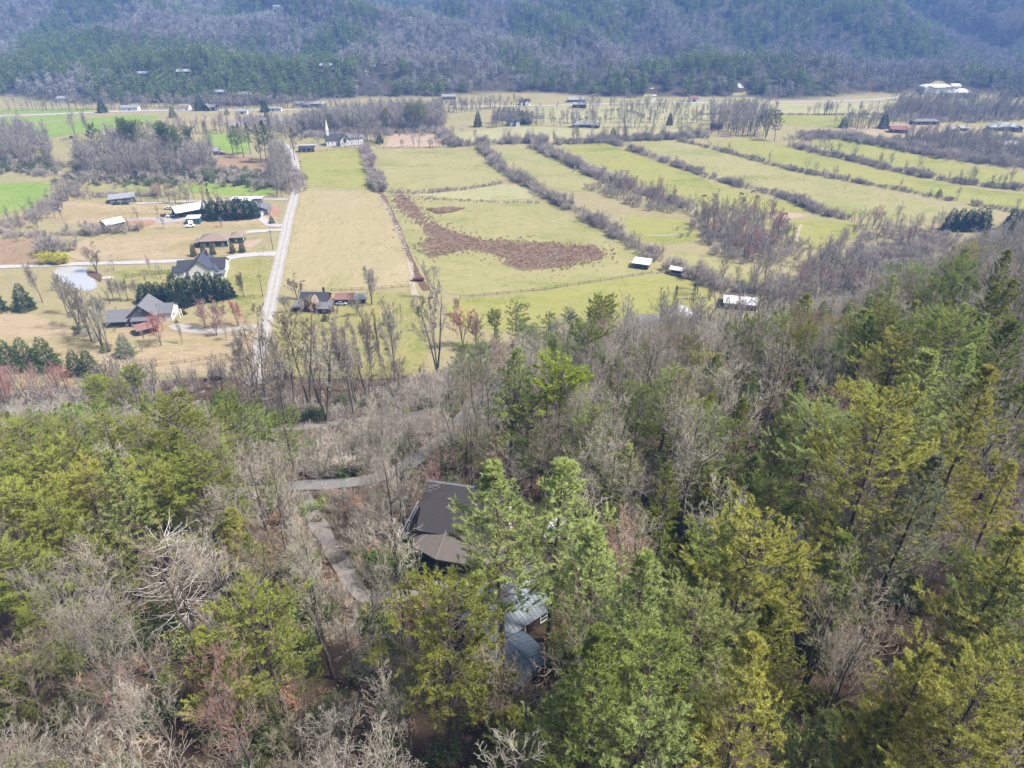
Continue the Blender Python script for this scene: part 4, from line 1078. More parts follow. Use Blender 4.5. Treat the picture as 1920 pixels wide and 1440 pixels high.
    def porch(s, x0, x1, y0, y1, h, m=None, roofm=None, n=4, rail=True):
        """open porch: deck, posts, railing and a shed roof dropping towards y0"""
        s.part('porch_deck', MB().box(x0, x1, y0, y1, .1, .28), m_post)
        r = MB().prism([(y0 - .3, h), (y1, h + .5), (y1, h + .64), (y0 - .3, h + .14)], x0 - .25, x1 + .25, 'x')
        s.part('porch_roof', r, roofm or s.roofm)
        for i in range(n):
            xx = x0 + .1 + (x1 - x0 - .2) * i / (n - 1)
            s.part('post', MB().box(xx - .07, xx + .07, y0 + .04, y0 + .18, .28, h), m or m_trim)
        if rail: s.part('railing', MB().box(x0, x1, y0 + .07, y0 + .13, 1.1, 1.2).box(x0, x1, y0 + .07, y0 + .13, .45, .52), m or m_trim)

# --- farmsteads left of the gravel road
b = Building('grey_house', 'low grey house with two dark cars parked in front', 'house', 231, 377, 24, clear=11, wall=m_greyside, roof=m_galv)
b.wing(0, 0, 13, 8, 2.7, pitch=.4, doors='front')
b = Building('metal_barn', 'open fronted dark barn with pale metal gable roof', 'barn', 356, 402, 38, clear=13, wall=m_woodwall, roof=m_whiteroof)
b.wing(0, 0, 15, 10, 3.6, pitch=.38, ov=.8, open_=('left', 'front'))
b.part('tie_beam', MB().box(-7.5, -7.3, -5, 5, 3.2, 3.45), m_post)
b = Building('old_shed', 'weathered board shed with pale roof beside red clay', 'shed', 213, 426, 52, clear=9, wall=m_woodwall, roof=m_whiteroof)
b.wing(0, 0, 9, 7.5, 2.8, pitch=.42, windows=False); b.door(-4.51, 0, 0, -math.pi / 2, 2.2, 2.3)
b = Building('teal_shed', 'small teal metal shed with flat white roof', 'shed', 365, 418, 8, clear=7, wall=m_teal, roof=m_whiteroof)
b.wing(0, 0, 6.6, 5.2, 3.0, roof='shed', pitch=.06, windows=False, ov=.2); b.door(-1.2, -2.61, 0, 0, 2.6, 2.4, m_trim)
b = Building('mobile_home', 'long white roofed mobile home beside the green strip', 'house', 466, 379, 2, clear=11, wall=m_greyside, roof=m_whiteroof)
b.wing(0, 0, 16.5, 4.6, 2.6, pitch=.12, step=2.6, ov=.25); b.porch(-2, 3.5, -4.4, -2.35, 2.1, m_post, n=3)
b = Building('blue_house', 'blue grey gabled house at the end of the cypress row', 'house', 493, 398, 6, clear=9, wall=m_blueside, roof=m_greyroof)
b.wing(0, 0, 7.4, 10, 2.9, ridge='y', pitch=.36); b.wing(-1.0, -7.2, 4.4, 4.2, 2.2, ridge='x', pitch=.2, wall=m_trim, roofm=m_galv, windows=False)
b = Building('carport', 'pale blue carport roof left of the blue house', 'carport', 468, 391, 14, clear=5, wall=m_galv, roof=m_bluemetal)
b.wing(0, 0, 8, 4.5, 2.4, roof='shed', pitch=.12, open_=('front', 'back', 'left', 'right'))
b = Building('green_house', 'dark green house with tan hip roof behind five arborvitae', 'house', 406, 458, 8, clear=13, wall=m_greenside, roof=m_tanroof)
b.wing(0, 0, 12.5, 10, 3.2, roof='hip', pitch=.42, ov=.6, found=.5); b.wing(9.4, 3.4, 6.2, 7.5, 2.9, roof='hip', pitch=.38, ov=.5)
b.part('porch_deck', MB().box(-8.4, -6.3, -4, 2, .2, .4), m_post); b.wing(-7.5, -1, 2.4, 6.5, 2.5, roof='hip', pitch=.3, windows=False, open_=('front', 'back', 'left'))
b = Building('white_house', 'large white house with several slate blue gable roofs', 'house', 384, 512, 10, clear=15, wall=m_white, roof=m_slate)
b.wing(0, -1, 9, 13, 4.4, ridge='y', pitch=.85, ov=.5, step=2.6); b.wing(-6.6, 1.5, 7.0, 9, 3.2, pitch=.55, roofm=m_slatedark)
b.wing(-9.6, -1.2, 4.5, 6, 2.8, pitch=.45, roofm=m_slatedark); b.wing(6.4, 1, 6.0, 9.5, 3.4, pitch=.6, roofm=m_slatedark)
b.wing(5.4, -4.4, 3.6, 4.4, 3.0, ridge='y', pitch=.9, roofm=m_slate); b.wing(8.2, -6.4, 3.2, 3.4, 2.3, roof='hip', pitch=.3, roofm=m_greyroof); b.chimney(1.8, 3, 5, 9.4)
b = Building('gabled_house', 'grey house with steep front gable and long porch wing', 'house', 278, 597, 6, clear=15, wall=m_greyside, roof=m_greyroof)
b.wing(0, 0, 9.4, 10.5, 3.6, ridge='y', pitch=.85, ov=.6, step=2.4); b.wing(-8.6, -1.2, 8.4, 7.6, 2.6, pitch=.5); b.wing(7.0, 1.4, 5.6, 8.4, 3.2, pitch=.5, wall=m_white)
b.porch(-12.6, -4.9, -7.4, -5.05, 2.3, m_greytrim, m_greyroof, n=5); b.porch(-3.2, 3.2, -7.6, -5.3, 2.4, m_trim, m_greyroof, n=4)
f, p = window_meshes(1.0, 1.1); o = link('window', f, b.root, (0, -5.27, 5.2), 0); link('pane', p, o)
b.part('pergola', MB().box(10.3, 12.3, -1.2, -1.0, 2.6, 2.8).box(10.3, 12.3, 1.0, 1.2, 2.6, 2.8).box(12.1, 12.3, -1.2, -1.0, 0, 2.6).box(12.1, 12.3, 1.0, 1.2, 0, 2.6).box(10.5, 10.7, -1.0, 1.0, 2.61, 2.79), m_trim)
b = Building('red_roofed_shed', 'small dark shed with faded red metal roof below the gabled house', 'shed', 275, 622, 36, clear=6, wall=m_darkwall, roof=m_rustroof)
b.wing(0, 0, 6.5, 5, 2.3, pitch=.5, windows=False); b.door(-3.26, 0, 0, -math.pi / 2)
b = Building('red_house', 'dark red house with pale front gable beside the gravel road', 'house', 592, 575, -2, clear=12, wall=m_redside, roof=m_slatedark)
b.wing(0, 1.5, 10.5, 6.5, 3.4, pitch=.62); b.wing(.3, -3.2, 4.6, 5.0, 2.9, ridge='y', pitch=1.0, roofm=m_tanroof); b.wing(5.3, -4.2, 4.6, 5.4, 2.3, roof='shed', pitch=.14, roofm=m_greyroof)
b.wing(-5.4, -3.8, 3.0, 4.0, 2.2, roof='shed', pitch=.2, roofm=m_greyroof, windows=False); b.chimney(3.4, 2.0, 4, 7.4)
b = Building('rusty_barn', 'low weathered barn with patchy rust red and pale metal roof', 'barn', 655, 566, 4, clear=8, wall=m_woodwall, roof=m_rustroof)
b.wing(-1.5, 0, 6.5, 6, 2.5, pitch=.4, windows=False); b.wing(4.2, .3, 4.8, 5.2, 2.2, pitch=.36, roofm=m_galv, windows=False)
b = Building('board_shed', 'tiny grey board shed left of the gravel road end', 'shed', 407, 712, 12, clear=4, wall=m_woodwall, roof=m_woodwall)
b.wing(0, 0, 3.8, 2.8, 2.2, roof='shed', pitch=.15, windows=False); b.door(0, -1.41, 0, 0)
# --- centre right
b = Building('pasture_shelter', 'open livestock shelter with white roof in the pasture', 'shelter', 1203, 501, -22, clear=7, wall=m_woodwall, roof=m_whiteroof)
b.wing(0, 0, 6.5, 5, 2.5, roof='shed', pitch=.12, ov=.7, open_=('front', 'left')); b.part('wall', MB().box(.4, 3.2, -2.45, -2.3, -.5, 2.2), m_woodwall)
b = Building('feed_shelter', 'narrow white roofed feed shelter at the hedgerow end', 'shelter', 1268, 514, -26, clear=6, wall=m_woodwall, roof=m_whiteroof)
b.wing(0, 0, 5.6, 3.0, 2.3, roof='shed', pitch=.1, ov=.4, open_=('front', 'left', 'right')); b.part('trough', MB().box(-2.6, 2.6, -2.6, -1.7, .3, .9), m_post)
b = Building('white_roofed_barn', 'barn with stepped white metal roof right of the spruces', 'barn', 1386, 571, -14, clear=11, wall=m_woodwall, roof=m_whiteroof)
b.wing(0, 1.6, 12, 5, 3.0, roof='shed', pitch=-.16, windows=False); b.wing(0, -3.2, 12, 5, 2.6, roof='shed', pitch=.16, windows=False)
b = Building('pale_roofed_house', 'house with pale metal hip roof half hidden by bare trees', 'house', 1272, 600, 14, clear=10, wall=m_offwhite, roof=m_galv)
b.wing(0, 0, 10, 9, 3.0, roof='hip', pitch=.62); b.wing(-13.5, -1.5, 8, 6, 2.5, pitch=.4)
# --- church group
b = Building('church', 'white church with slim steeple and arched window', 'church', 638, 270, 20, clear=18, wall=m_white, roof=m_slatedark)
b.wing(-3.2, 0, 15, 8, 4.2, pitch=.85, step=2.6, win=(.9, 2.0)); b.wing(2.8, -4.0, 7.5, 8, 4.2, ridge='y', pitch=.95); b.wing(11.5, -1.5, 10.5, 8.5, 4.8, pitch=.5, roofm=m_greyroof)
st = MB().box(-9.6, -7.6, -1, 1, 6.5, 10.6); b.part('belfry', st, m_white)
b.part('steeple', MB().add([(-9.8, -1.2, 10.6), (-7.4, -1.2, 10.6), (-7.4, 1.2, 10.6), (-9.8, 1.2, 10.6), (-8.6, 0, 19.0)], [(0, 1, 4), (1, 2, 4), (2, 3, 4), (3, 0, 4), (3, 2, 1, 0)]), m_white)
aw = MB(); k = 10
prof = [(2.8 - 1.1, 2.4), (2.8 + 1.1, 2.4)] + [(2.8 + 1.1 * math.cos(i * math.pi / k), 4.6 + 1.1 * math.sin(i * math.pi / k)) for i in range(k + 1)]
b.part('arched_window', aw.prism(prof, -8.08, -7.9, 'y'), m_glass)
b = Building('brick_building', 'small red brick building left of the church', 'house', 576, 284, 6, clear=9, wall=m_brick, roof=m_slatedark)
b.wing(0, 0, 10.5, 6, 2.8, pitch=.4)
# --- far houses: pixel, rotation, size, walls, roof, roof shape, label
FAR = [
    ('farm_house', (962, 235), 25, (10, 9, 3.6), m_white, m_slate, 'gable', 'white and slate farmhouse among trees behind the pale rise'),
    ('ranch_house', (1080, 191), 3, (20, 8, 2.6), m_greyside, m_whiteroof, 'gable', 'long low house with white roof at the foot of the hills'),
    ('red_barn', (1086, 202), 0, (15, 7, 3.4), m_redside, m_whiteroof, 'gable', 'long red barn with white roof in the far pasture'),
    ('grey_shed', (1089, 238), 0, (18, 7, 2.4), m_greyside, m_galv, 'gable', 'long grey livestock shed in the far pasture'),
    ('grey_shed', (1115, 239), -18, (9, 8, 2.6), m_woodwall, m_galv, 'gable', 'small grey gabled shed right of the long livestock shed'),
    ('farm_house', (984, 197), 12, (11, 8, 4.0), m_white, m_slatedark, 'gable', 'dark roofed farmhouse beside the far road'),
    ('red_roofed_barn', (1300, 190), 0, (10, 7, 3.2), m_offwhite, m_redroof, 'gable', 'small white barn with red roof on the far road'),
    ('white_lodge', (1752, 171), 2, (36, 11, 4.8), m_white, m_whiteroof, 'hip', 'long white lodge at the foot of the right hills'),
    ('white_barn', (1788, 168), 8, (12, 9, 4.0), m_white, m_whiteroof, 'gable', 'small white barn behind the white villa'),
    ('white_villa', (1800, 182), -14, (22, 16, 5.0), m_white, m_whiteroof, 'hip', 'sprawling white villa in front of the long lodge'),
    ('pale_house', (1896, 176), 0, (14, 8, 3.0), m_offwhite, m_tanroof, 'gable', 'pale house behind dark evergreens at the right edge'),
    ('ranch_house', (1732, 233), 2, (26, 8, 2.8), m_brick, m_greyroof, 'hip', 'long low brick ranch house in the right woods'),
    ('brick_house', (1683, 248), -16, (15, 9, 2.8), m_brick, m_redroof, 'gable', 'brick house with reddish roof on the tan lawn'),
    ('white_shed', (1785, 247), 0, (9, 5, 2.4), m_white, m_whiteroof, 'gable', 'small white shed left of the pair in the right woods'),
    ('white_shed', (1805, 245), 0, (8, 5, 2.4), m_greyside, m_whiteroof, 'gable', 'small white roofed shed right of the pair in the right woods'),
    ('pale_roofed_house', (1886, 244), -8, (22, 12, 3.4), m_greyside, m_whiteroof, 'hip', 'large house with bright pale roof at the right'),
    ('metal_building', (1888, 277), 4, (20, 9, 3.0), m_blueside, m_whiteroof, 'gable', 'long white metal roofed building at the right edge'),
    ('grey_cottage', (1343, 242), 16, (9, 8, 3.4), m_greyside, m_slatedark, 'gable', 'grey cottage under tall bare trees above the hedgerow'),
    ('white_farmhouse', (246, 207), 4, (18, 8, 3.0), m_white, m_whiteroof, 'gable', 'white farmhouse beside the far white road'),
    ('tan_house', (348, 206), 0, (11, 7, 3.6), m_offwhite, m_tanroof, 'gable', 'tan house left of the dark roofed homestead'),
    ('dark_homestead', (393, 206), -10, (18, 9, 3.2), m_darkwall, m_greyroof, 'gable', 'dark homestead with grey gable on the far road'),
    ('white_shed', (456, 214), 6, (10, 7, 3.0), m_white, m_galv, 'gable', 'bright white shed above the tan pasture'),
    ('white_trailer', (513, 208), 2, (18, 5, 2.6), m_white, m_galv, 'gable', 'white trailer home on the far road'),
    ('white_cottage', (563, 199), 0, (12, 7, 3.0), m_white, m_galv, 'gable', 'white cottage with metal roof on the far road'),
    ('pale_roofed_house', (596, 200), 0, (19, 8, 3.0), m_greyside, m_whiteroof, 'hip', 'long pale roofed house right of the white cottage'),
    ('grey_cottage', (398, 289), 10, (12, 8, 2.8), m_greyside, m_galv, 'gable', 'grey house tucked behind the roadside pines'),
    ('white_cottage', (158, 292), 14, (12, 8, 2.8), m_white, m_galv, 'gable', 'pale roof hidden in the left wood'),
    ('old_farmhouse', (217, 254), 0, (13, 8, 3.2), m_greyside, m_tanroof, 'gable', 'old grey farmhouse behind the left pine wood'),
    ('hillside_house', (348, 141), 10, (18, 9, 4.0), m_darkwall, m_whiteroof, 'gable', 'dark hillside house with white roof amid the woods'),
    ('hillside_house', (273, 144), 0, (16, 8, 3.6), m_greyside, m_whiteroof, 'gable', 'pale hillside house left of the dark one'),
    ('hillside_house', (613, 129), 0, (16, 9, 3.6), m_greyside, m_galv, 'gable', 'grey hillside house above the left valley road'),
    ('hillside_house', (428, 102), 0, (14, 9, 3.4), m_offwhite, m_tanroof, 'gable', 'tan hillside house in the bare woods'),
    ('hillside_house', (795, 36), 0, (20, 10, 4.0), m_white, m_greyroof, 'gable', 'pale house high on the central mountainside'),
    ('hillside_house', (763, 40), 0, (12, 9, 3.6), m_white, m_galv, 'gable', 'small white house left of the high pale house'),
    ('hillside_house', (770, 108), 12, (13, 9, 3.6), m_white, m_slate, 'gable', 'white house halfway up the central hill'),
    ('hillside_house', (724, 124), 0, (10, 7, 3.2), m_greyside, m_galv, 'gable', 'small grey house above the dark pine hill'),
    ('hillside_house', (842, 186), 0, (16, 8, 3.0), m_brick, m_galv, 'gable', 'low house at the foot of the dark pine hill'),
    ('hillside_house', (1187, 141), 0, (14, 9, 3.6), m_redside, m_redroof, 'gable', 'red roofed house above the gap lane'),
    ('hillside_house', (1336, 110), 0, (13, 8, 3.4), m_offwhite, m_tanroof, 'gable', 'tan house above the wooded knoll'),
    ('hillside_house', (460, 182), 0, (14, 8, 3.2), m_white, m_galv, 'gable', 'white roof in the woods above the far road'),
    ('hillside_house', (415, 178), 0, (13, 8, 3.2), m_greyside, m_galv, 'gable', 'grey roof in the woods left of the white one'),
    ('hillside_house', (520, 16), 0, (13, 8, 3.2), m_white, m_whiteroof, 'gable', 'tiny white house near the top of the left mountain'),
    ('hillside_house', (636, 94), 0, (12, 8, 3.2), m_greyside, m_slate, 'gable', 'blue roofed house on the hillside right of the left hollow'),
    ('hillside_house', (122, 190), 0, (14, 8, 3.2), m_white, m_galv, 'gable', 'white roof at the wood edge behind the wheat fields'),
]
for nm, (px, py), rot, (w, d, h), wm, rm, rs, lab in FAR:
    w, d = w * .84, d * .9
    if rm is m_whiteroof and nm not in ('white_lodge', 'white_villa', 'white_barn'): rm = m_galv
    b = Building(nm, lab, 'barn' if 'barn' in nm else 'shed' if 'shed' in nm else 'building' if 'metal' in nm else 'house', px, py, rot, clear=max(w, d) * .5 + 1, wall=wm, roof=rm)
    b.wing(0, 0, w, d, h, roof=rs, pitch=.45 if rs == 'gable' else .4, doors='front', windows='shed' not in nm and 'barn' not in nm, step=4.0)
    if nm in ('farm_house', 'dark_homestead'): b.wing(1.0, -d * .5 - 1.2, w * .42, 4.2, h, ridge='y', pitch=.9); b.chimney(-w * .3, 0, h, h + 3.4)
    if nm in ('white_villa', 'pale_roofed_house'): b.wing(-w * .62, -2.5, w * .42, d * .7, h * .85, roof='hip', pitch=.45); b.wing(w * .3, -d * .5 - 1.6, w * .28, 4.6, h, ridge='y', pitch=.6)
    if nm == 'white_lodge': b.wing(0, -d * .5 - 1.6, 12, 4.4, h, ridge='x', roof='shed', pitch=.1); b.wing(-w * .36, -2, 9, 13, h * .9, ridge='y', pitch=.5)
    if 'barn' in nm or 'shed' in nm: b.door(0, -d / 2 - .02, 0, 0, 2.6, 2.2)
# ------------------------------------------------------------------ the cabin, the garage and the low house in the near woods
cb = Building('log_cabin', 'dark roofed cabin with faceted screened porch in the near woods', 'house', 882, 975, -13, H=4.5, clear=8.5, wall=m_darkwall, roof=m_brownroof)
CABIN = (cb.x, cb.y)
cb.wing(-.4, 1.2, 9.0, 8.2, 5.2, pitch=.78, ov=.7, th=.22, step=2.8)
cb.part('ridge_cap', MB().prism([(1.2 - .18, 5.2 + .78 * 4.1 + .16), (1.2, 5.2 + .78 * 4.1 + .32), (1.2 + .18, 5.2 + .78 * 4.1 + .16)], -5.6, 4.8, 'x'), m_greytrim)
cb.chimney(2.4, 2.8, 6.4, 10.0, .9)
# porch: faceted footprint in front of the house (towards -y)
hx = [(-6.4, -1.6), (-5.2, -4.8), (-2.2, -6.2), (2.4, -6.2), (5.0, -4.8), (5.8, -1.6)]
inner = [(-4.4, -2.7), (-3.6, -2.9), (-2.0, -2.9), (2.0, -2.9), (3.2, -2.9), (4.0, -2.7)]
zt, ze, zd = 4.9, 3.75, 1.0
rf = MB(); n = len(hx)
out_ = [(x * 1.05, y - .25 if y < -2 else y, ze) for x, y in hx]
low = [(x, y, z - .2) for x, y, z in out_]
top = [(x, y, zt + .35 * (i in (2, 3))) for i, (x, y) in enumerate(inner)]
tlow = [(x, y, z - .2) for x, y, z in top]
vs = out_ + top + low + tlow
fs = []
for i in range(n - 1):
    fs += [(i, i + 1, n + i + 1, n + i), (2 * n + i + 1, 2 * n + i, 3 * n + i, 3 * n + i + 1), (i, 2 * n + i, 2 * n + i + 1, i + 1)]
porch = cb.part('porch_roof', rf.add(vs, fs), m_porchroof)
for i in range(1, n - 1):
    a = Vector(out_[i]); c = Vector(top[i]); cb.part('hip_cap', MB().bar(a + Vector((0, 0, .03)), c + Vector((0, 0, .03)), .07, 5), m_greytrim, porch)
deck = MB(); vs = [(x, y, zd) for x, y in hx] + [(x, y, zd - .25) for x, y in hx]
deck.add(vs, [tuple(range(n)), tuple(range(2 * n - 1, n - 1, -1))] + [(i, (i + 1) % n, n + (i + 1) % n, n + i) for i in range(n)])
cb.part('porch_deck', deck, m_post)
for i in range(n - 1):
    a = Vector((*hx[i], 0)); c = Vector((*hx[i + 1], 0)); m = max(1, int((c - a).length / 1.9))
    for j in range(m + (i == n - 2)):
        p = a.lerp(c, j / m)
        cb.part('post', MB().box(p.x - .08, p.x + .08, p.y - .08, p.y + .08, -2.4, ze - .1), m_greytrim)
    ins = Vector((0, .06, 0))
    for zz, nm in ((zd + .95, 'railing'), (zd + .28, 'rail'), (ze - .32, 'beam')):
        cb.part(nm, MB().bar(a + Vector((0, 0, zz)), c + Vector((0, 0, zz)), .06, 4), m_greytrim)
    sc = MB(); sc.add([a + ins + Vector((0, 0, zd + .02)), c + ins + Vector((0, 0, zd + .02)), c + ins + Vector((0, 0, ze - .3)), a + ins + Vector((0, 0, ze - .3))], [(0, 1, 2, 3)])
    sc.add([v + Vector((0, .03, 0)) for v in [a + ins + Vector((0, 0, zd + .02)), c + ins + Vector((0, 0, zd + .02)), c + ins + Vector((0, 0, ze - .3)), a + ins + Vector((0, 0, ze - .3))]], [(3, 2, 1, 0)])
    cb.part('screen', sc, m_screen)
# side deck on the left with white rails
cb.part('side_deck', MB().box(-8.4, -5.7, -1.4, 4.6, zd - .2, zd + .0), m_post)
for yy in (-1.3, 1.6, 4.5):
    cb.part('deck_post', MB().box(-8.4, -8.26, yy - .07, yy + .07, -2.6, zd + 1.05), m_trim)
cb.part('deck_rail', MB().box(-8.41, -8.27, -1.36, 4.56, zd + 1.06, zd + 1.16).box(-8.38, -8.3, -1.2, 4.4, zd + .4, zd + .47), m_trim)
cb.part('deck_rail', MB().box(-8.2, -5.9, -1.42, -1.34, zd + 1.02, zd + 1.12), m_trim)
cb.part('stairs', MB().box(-8.2, -7.0, -2.0, -1.45, .5, .62).box(-8.2, -7.0, -2.5, -2.05, .1, .22).box(-8.2, -7.0, -3.0, -2.55, -.3, -.18), m_post)

gb = Building('garage', 'garage with ribbed blue grey metal roof in front of the cabin', 'garage', 938, 1128, 40, H=3.6, clear=8.0, wall=m_woodwall, roof=m_bluemetal)
GARAGE = (gb.x, gb.y)
def ribbed_roof(bd, x, y, w, d, h, ridge, pitch, ov=.4, pw=.46):
    """gable roof of separate metal panels, each with a raised seam"""
    L, Sx = (w, d / 2) if ridge == 'x' else (d, w / 2)
    sl = math.hypot(Sx + ov, pitch * (Sx + ov)); an = math.atan(pitch)
    pm = MB().box(0, pw - .012, 0, sl, 0, .03).box(0, .05, .0, sl, .031, .062).mesh('roof_panel', m_bluemetal)
    und = MB().prism([(-Sx - ov + .05, h - pitch * (ov - .05)), (0, h + pitch * Sx), (Sx + ov - .05, h - pitch * (ov - .05)), (0, h + pitch * Sx + .05)], -L / 2 - ov + .03, L / 2 + ov - .03, 'x')
    ro = und.build('roof', m_darkwall, bd.root, (x, y, 0), 0 if ridge == 'x' else math.pi / 2)
    nn = int((L + 2 * ov) / pw)
    st = (L + 2 * ov) / nn
    for side in (0, 1):
        for i in range(nn):
            o = link('roof_panel', pm, ro)
            zt_ = h + pitch * Sx + .07
            if side == 0:
                o.location = (-L / 2 - ov + i * st, -Sx - ov, zt_ - pitch * (Sx + ov)); o.rotation_euler = (an, 0, 0)
            else:
                o.location = (-L / 2 - ov + (i + 1) * st, Sx + ov, zt_ - pitch * (Sx + ov)); o.rotation_euler = (an, 0, math.pi)
    bd_ = MB().prism([(-.16, h + pitch * Sx + .05), (0, h + pitch * Sx + .17), (.16, h + pitch * Sx + .05)], -L / 2 - ov, L / 2 + ov, 'x')
    bd_.build('ridge_cap', m_bluemetal, ro)
def plain_walls(bd, x, y, w, d, h, ridge, pitch):
    L, Sx = (w, d / 2) if ridge == 'x' else (d, w / 2)
    mb = MB().prism([(-Sx, -1.6), (Sx, -1.6), (Sx, h), (0, h + pitch * Sx), (-Sx, h)], -L / 2, L / 2, ridge)
    mb.v = [(a + x, b_ + y, c) for a, b_, c in mb.v]; mb.build('wall', m_woodwall, bd.root)
plain_walls(gb, 0, 0, 8.0, 6.0, 2.7, 'x', .48); ribbed_roof(gb, 0, 0, 8.0, 6.0, 2.7, 'x', .48)
plain_walls(gb, -2.2, -5.1, 4.2, 5.2, 2.2, 'y', .42); ribbed_roof(gb, -2.2, -5.1, 4.2, 5.2, 2.2, 'y', .42)
gb.door(4.01, 0, 0, math.pi / 2, 3.0, 2.4, m_trim); gb.door(1.6, -3.02, 0, 0)
fm, pm = window_meshes(1.0, 1.1)
for u in (0.2, 3.2):
    o = link('window', fm, gb.root, (u + .1, -3.01, 1.0), 0); link('pane', pm, o)

lb = Building('low_house', 'low house with grey brown roof below the paved road', 'house', 772, 800, 18, H=2.0, clear=11, wall=m_woodwall, roof=m_porchroof)
lb.wing(0, 0, 13, 7.5, 2.8, pitch=.42, found=.3); lb.chimney(-3, 0, 3, 5.6)
sb = Building('blue_shed', 'pale blue roofed shed hidden among the left pines', 'shed', 62, 842, 10, H=2.5, clear=6, wall=m_woodwall, roof=m_bluemetal)
sb.wing(0, 0, 8, 6, 2.6, pitch=.4, windows=False); sb.door(0, -3.02, 0, 0)

# ------------------------------------------------------------------ vehicles
def car(name, label, x, y, rot, color, pickup=False, group=None):
    o = empty(name, (x, y, T1(x, y) + .25), math.radians(rot)); tag(o, label, 'pickup' if pickup else 'car', group)
    m = paint('car_paint_%02x%02x%02x' % tuple(int(c * 255) for c in color), color, .03, .3, spec=.6)
    MB().prism([(-2.2, .35), (-2.15, .85), (-1.5, .95), (1.2, .95), (2.1, .82), (2.2, .4), (1.8, .28), (-1.9, .28)], -.88, .88, 'y').build('body', m, o)
    if pickup: prof = [(-.3, .95), (-.15, 1.55), (.75, 1.55), (1.25, .95)]
    else: prof = [(-1.55, .95), (-1.1, 1.42), (.35, 1.42), (1.15, .95)]
    MB().prism(prof, -.74, .74, 'y').build('cabin', m_glass, o)
    a = (prof[1][0] + .05, prof[2][0] - .05)
    MB().box(a[0], a[1], -.72, .72, prof[1][1] + .003, prof[1][1] + .06).build('roof', m, o)
    wm = MB().bar((0, -.11, 0), (0, .11, 0), .34, 10).mesh('wheel', m_black)
    for sx in (-1.35, 1.35):
        for sy in (-.82, .82): link('wheel', wm, o, (sx, sy, .32))
    hl = MB().box(-.05, .05, -.16, .16, -.07, .07).mesh('headlight', m_trim)
    for sy in (-.6, .6): link('headlight', hl, o, (2.17, sy, .68))
    return o
for (px, py), rot, c, lab, pk in [
    ((219, 384), 10, (.02, .025, .035), 'left of the two dark cars at the grey house', 0), ((236, 383), 8, (.03, .03, .04), 'right of the two dark cars at the grey house', 0),
    ((316, 393), 170, (.6, .6, .6), 'pale car left of the open barn', 0), ((320, 407), 20, (.55, .56, .58), 'silver pickup parked at the barn mouth', 1), ((107, 395), 15, (.2, .2, .22), 'grey car alone in the left farmyard', 0),
    ((357, 426), 15, (.7, .7, .72), 'white pickup parked beside the teal shed', 1), ((563, 574), 60, (.62, .63, .65), 'white car parked left of the red house', 0), ((641, 572), 0, (.35, .36, .38), 'grey car between red house and rusty barn', 0),
    ((1040, 1003), 70, (.62, .64, .68), 'pale car on the gravel turnaround by the cabin', 0), ((1336, 246), 0, (.45, .06, .05), 'red car in front of the grey cottage', 0),
    ((136, 259), 0, (.03, .03, .035), 'black van under the pair of tall field trees', 0), ((416, 290), 30, (.04, .03, .04), 'dark car beside the house behind the roadside pines', 0)]:
    x, y = G(px, py); car('parked_pickup' if pk else 'parked_car', lab, x, y, rot, c, pk)
    CLEAR.append((x, y, 4))
# red hay wagon and grey trailer at the ditch
x, y = G(785, 527); o = empty('hay_wagon', (x, y, T1(x, y) + .2), .1); tag(o, 'dark red farm wagon at the pasture corner', 'wagon')
MB().box(-2.4, 2.4, -1.1, 1.1, .7, 1.0).box(-2.4, -2.2, -1.1, 1.1, 1.0, 1.9).build('bed', m_redside, o)
MB().bar((2.4, 0, .7), (4.2, 0, .5), .07).build('drawbar', m_redside, o)
wm = MB().bar((0, -.12, 0), (0, .12, 0), .42, 10).mesh('wheel', m_black)
for sx in (-1.6, 1.6):
    for sy in (-1.0, 1.0): link('wheel', wm, o, (sx, sy, .42))
x, y = G(307, 406); o = empty('tractor', (x, y, T1(x, y) + .1), 2.6); tag(o, 'small orange tractor in the gravel farmyard', 'tractor')
orange = paint('orange_paint', S(210, 100, 60), .08, .5)
MB().prism([(-.4, .7), (-.4, 1.1), (1.6, 1.15), (1.7, .7)], -.4, .4, 'y').build('hood', orange, o)
MB().box(-1.1, -.45, -.35, .35, .75, 1.0).box(-1.15, -1.0, -.35, .35, 1.0, 1.5).build('seat', m_black, o)
for sx, rr in ((-.8, .75), (1.3, .45)):
    wm = MB().bar((0, -.17, 0), (0, .17, 0), rr, 12).mesh('wheel', m_black)
    for sy in (-.7, .7): link('wheel', wm, o, (sx, sy, rr))

# ------------------------------------------------------------------ poles, wires, fences
POLES = [(566, 329, 9.5), (512, 468, 9.5), (493, 556, 9.5), (467, 661, 9.5)]
pt = []
polem = MB().bar((0, 0, -1), (0, 0, 9.5), .16, 7, .11).mesh('shaft', m_pole)
armm = MB().box(-1.1, 1.1, -.06, .06, 8.7, 8.85).mesh('crossarm', m_pole)
insm = MB().bar((0, 0, 8.85), (0, 0, 9.05), .05, 5).mesh('insulator', m_trim)
names = ['at the bend of the gravel road', 'beside the green house driveway', 'below the slate roofed house', 'nearest the camera beside the gravel road']
for (px, py, h), nm in zip(POLES, names):
    x, y = G(px, py); z = T1(x, y)
    o = empty('utility_pole', (x, y, z), .2); tag(o, 'wooden utility pole ' + nm, 'utility pole', 'utility poles along the gravel road')
    link('shaft', polem, o); link('crossarm', armm, o)
    for u in (-1, 1): link('insulator', insm, o, (u, 0, 0))
    pt.append((Vector((x, y, z + 9.05)), .2)); CLEAR.append((x, y, 1.5))
wl = ['far span of wire from the road bend to the green house', 'middle span of wire above the gravel road edge', 'near span of wire past the gabled grey house']
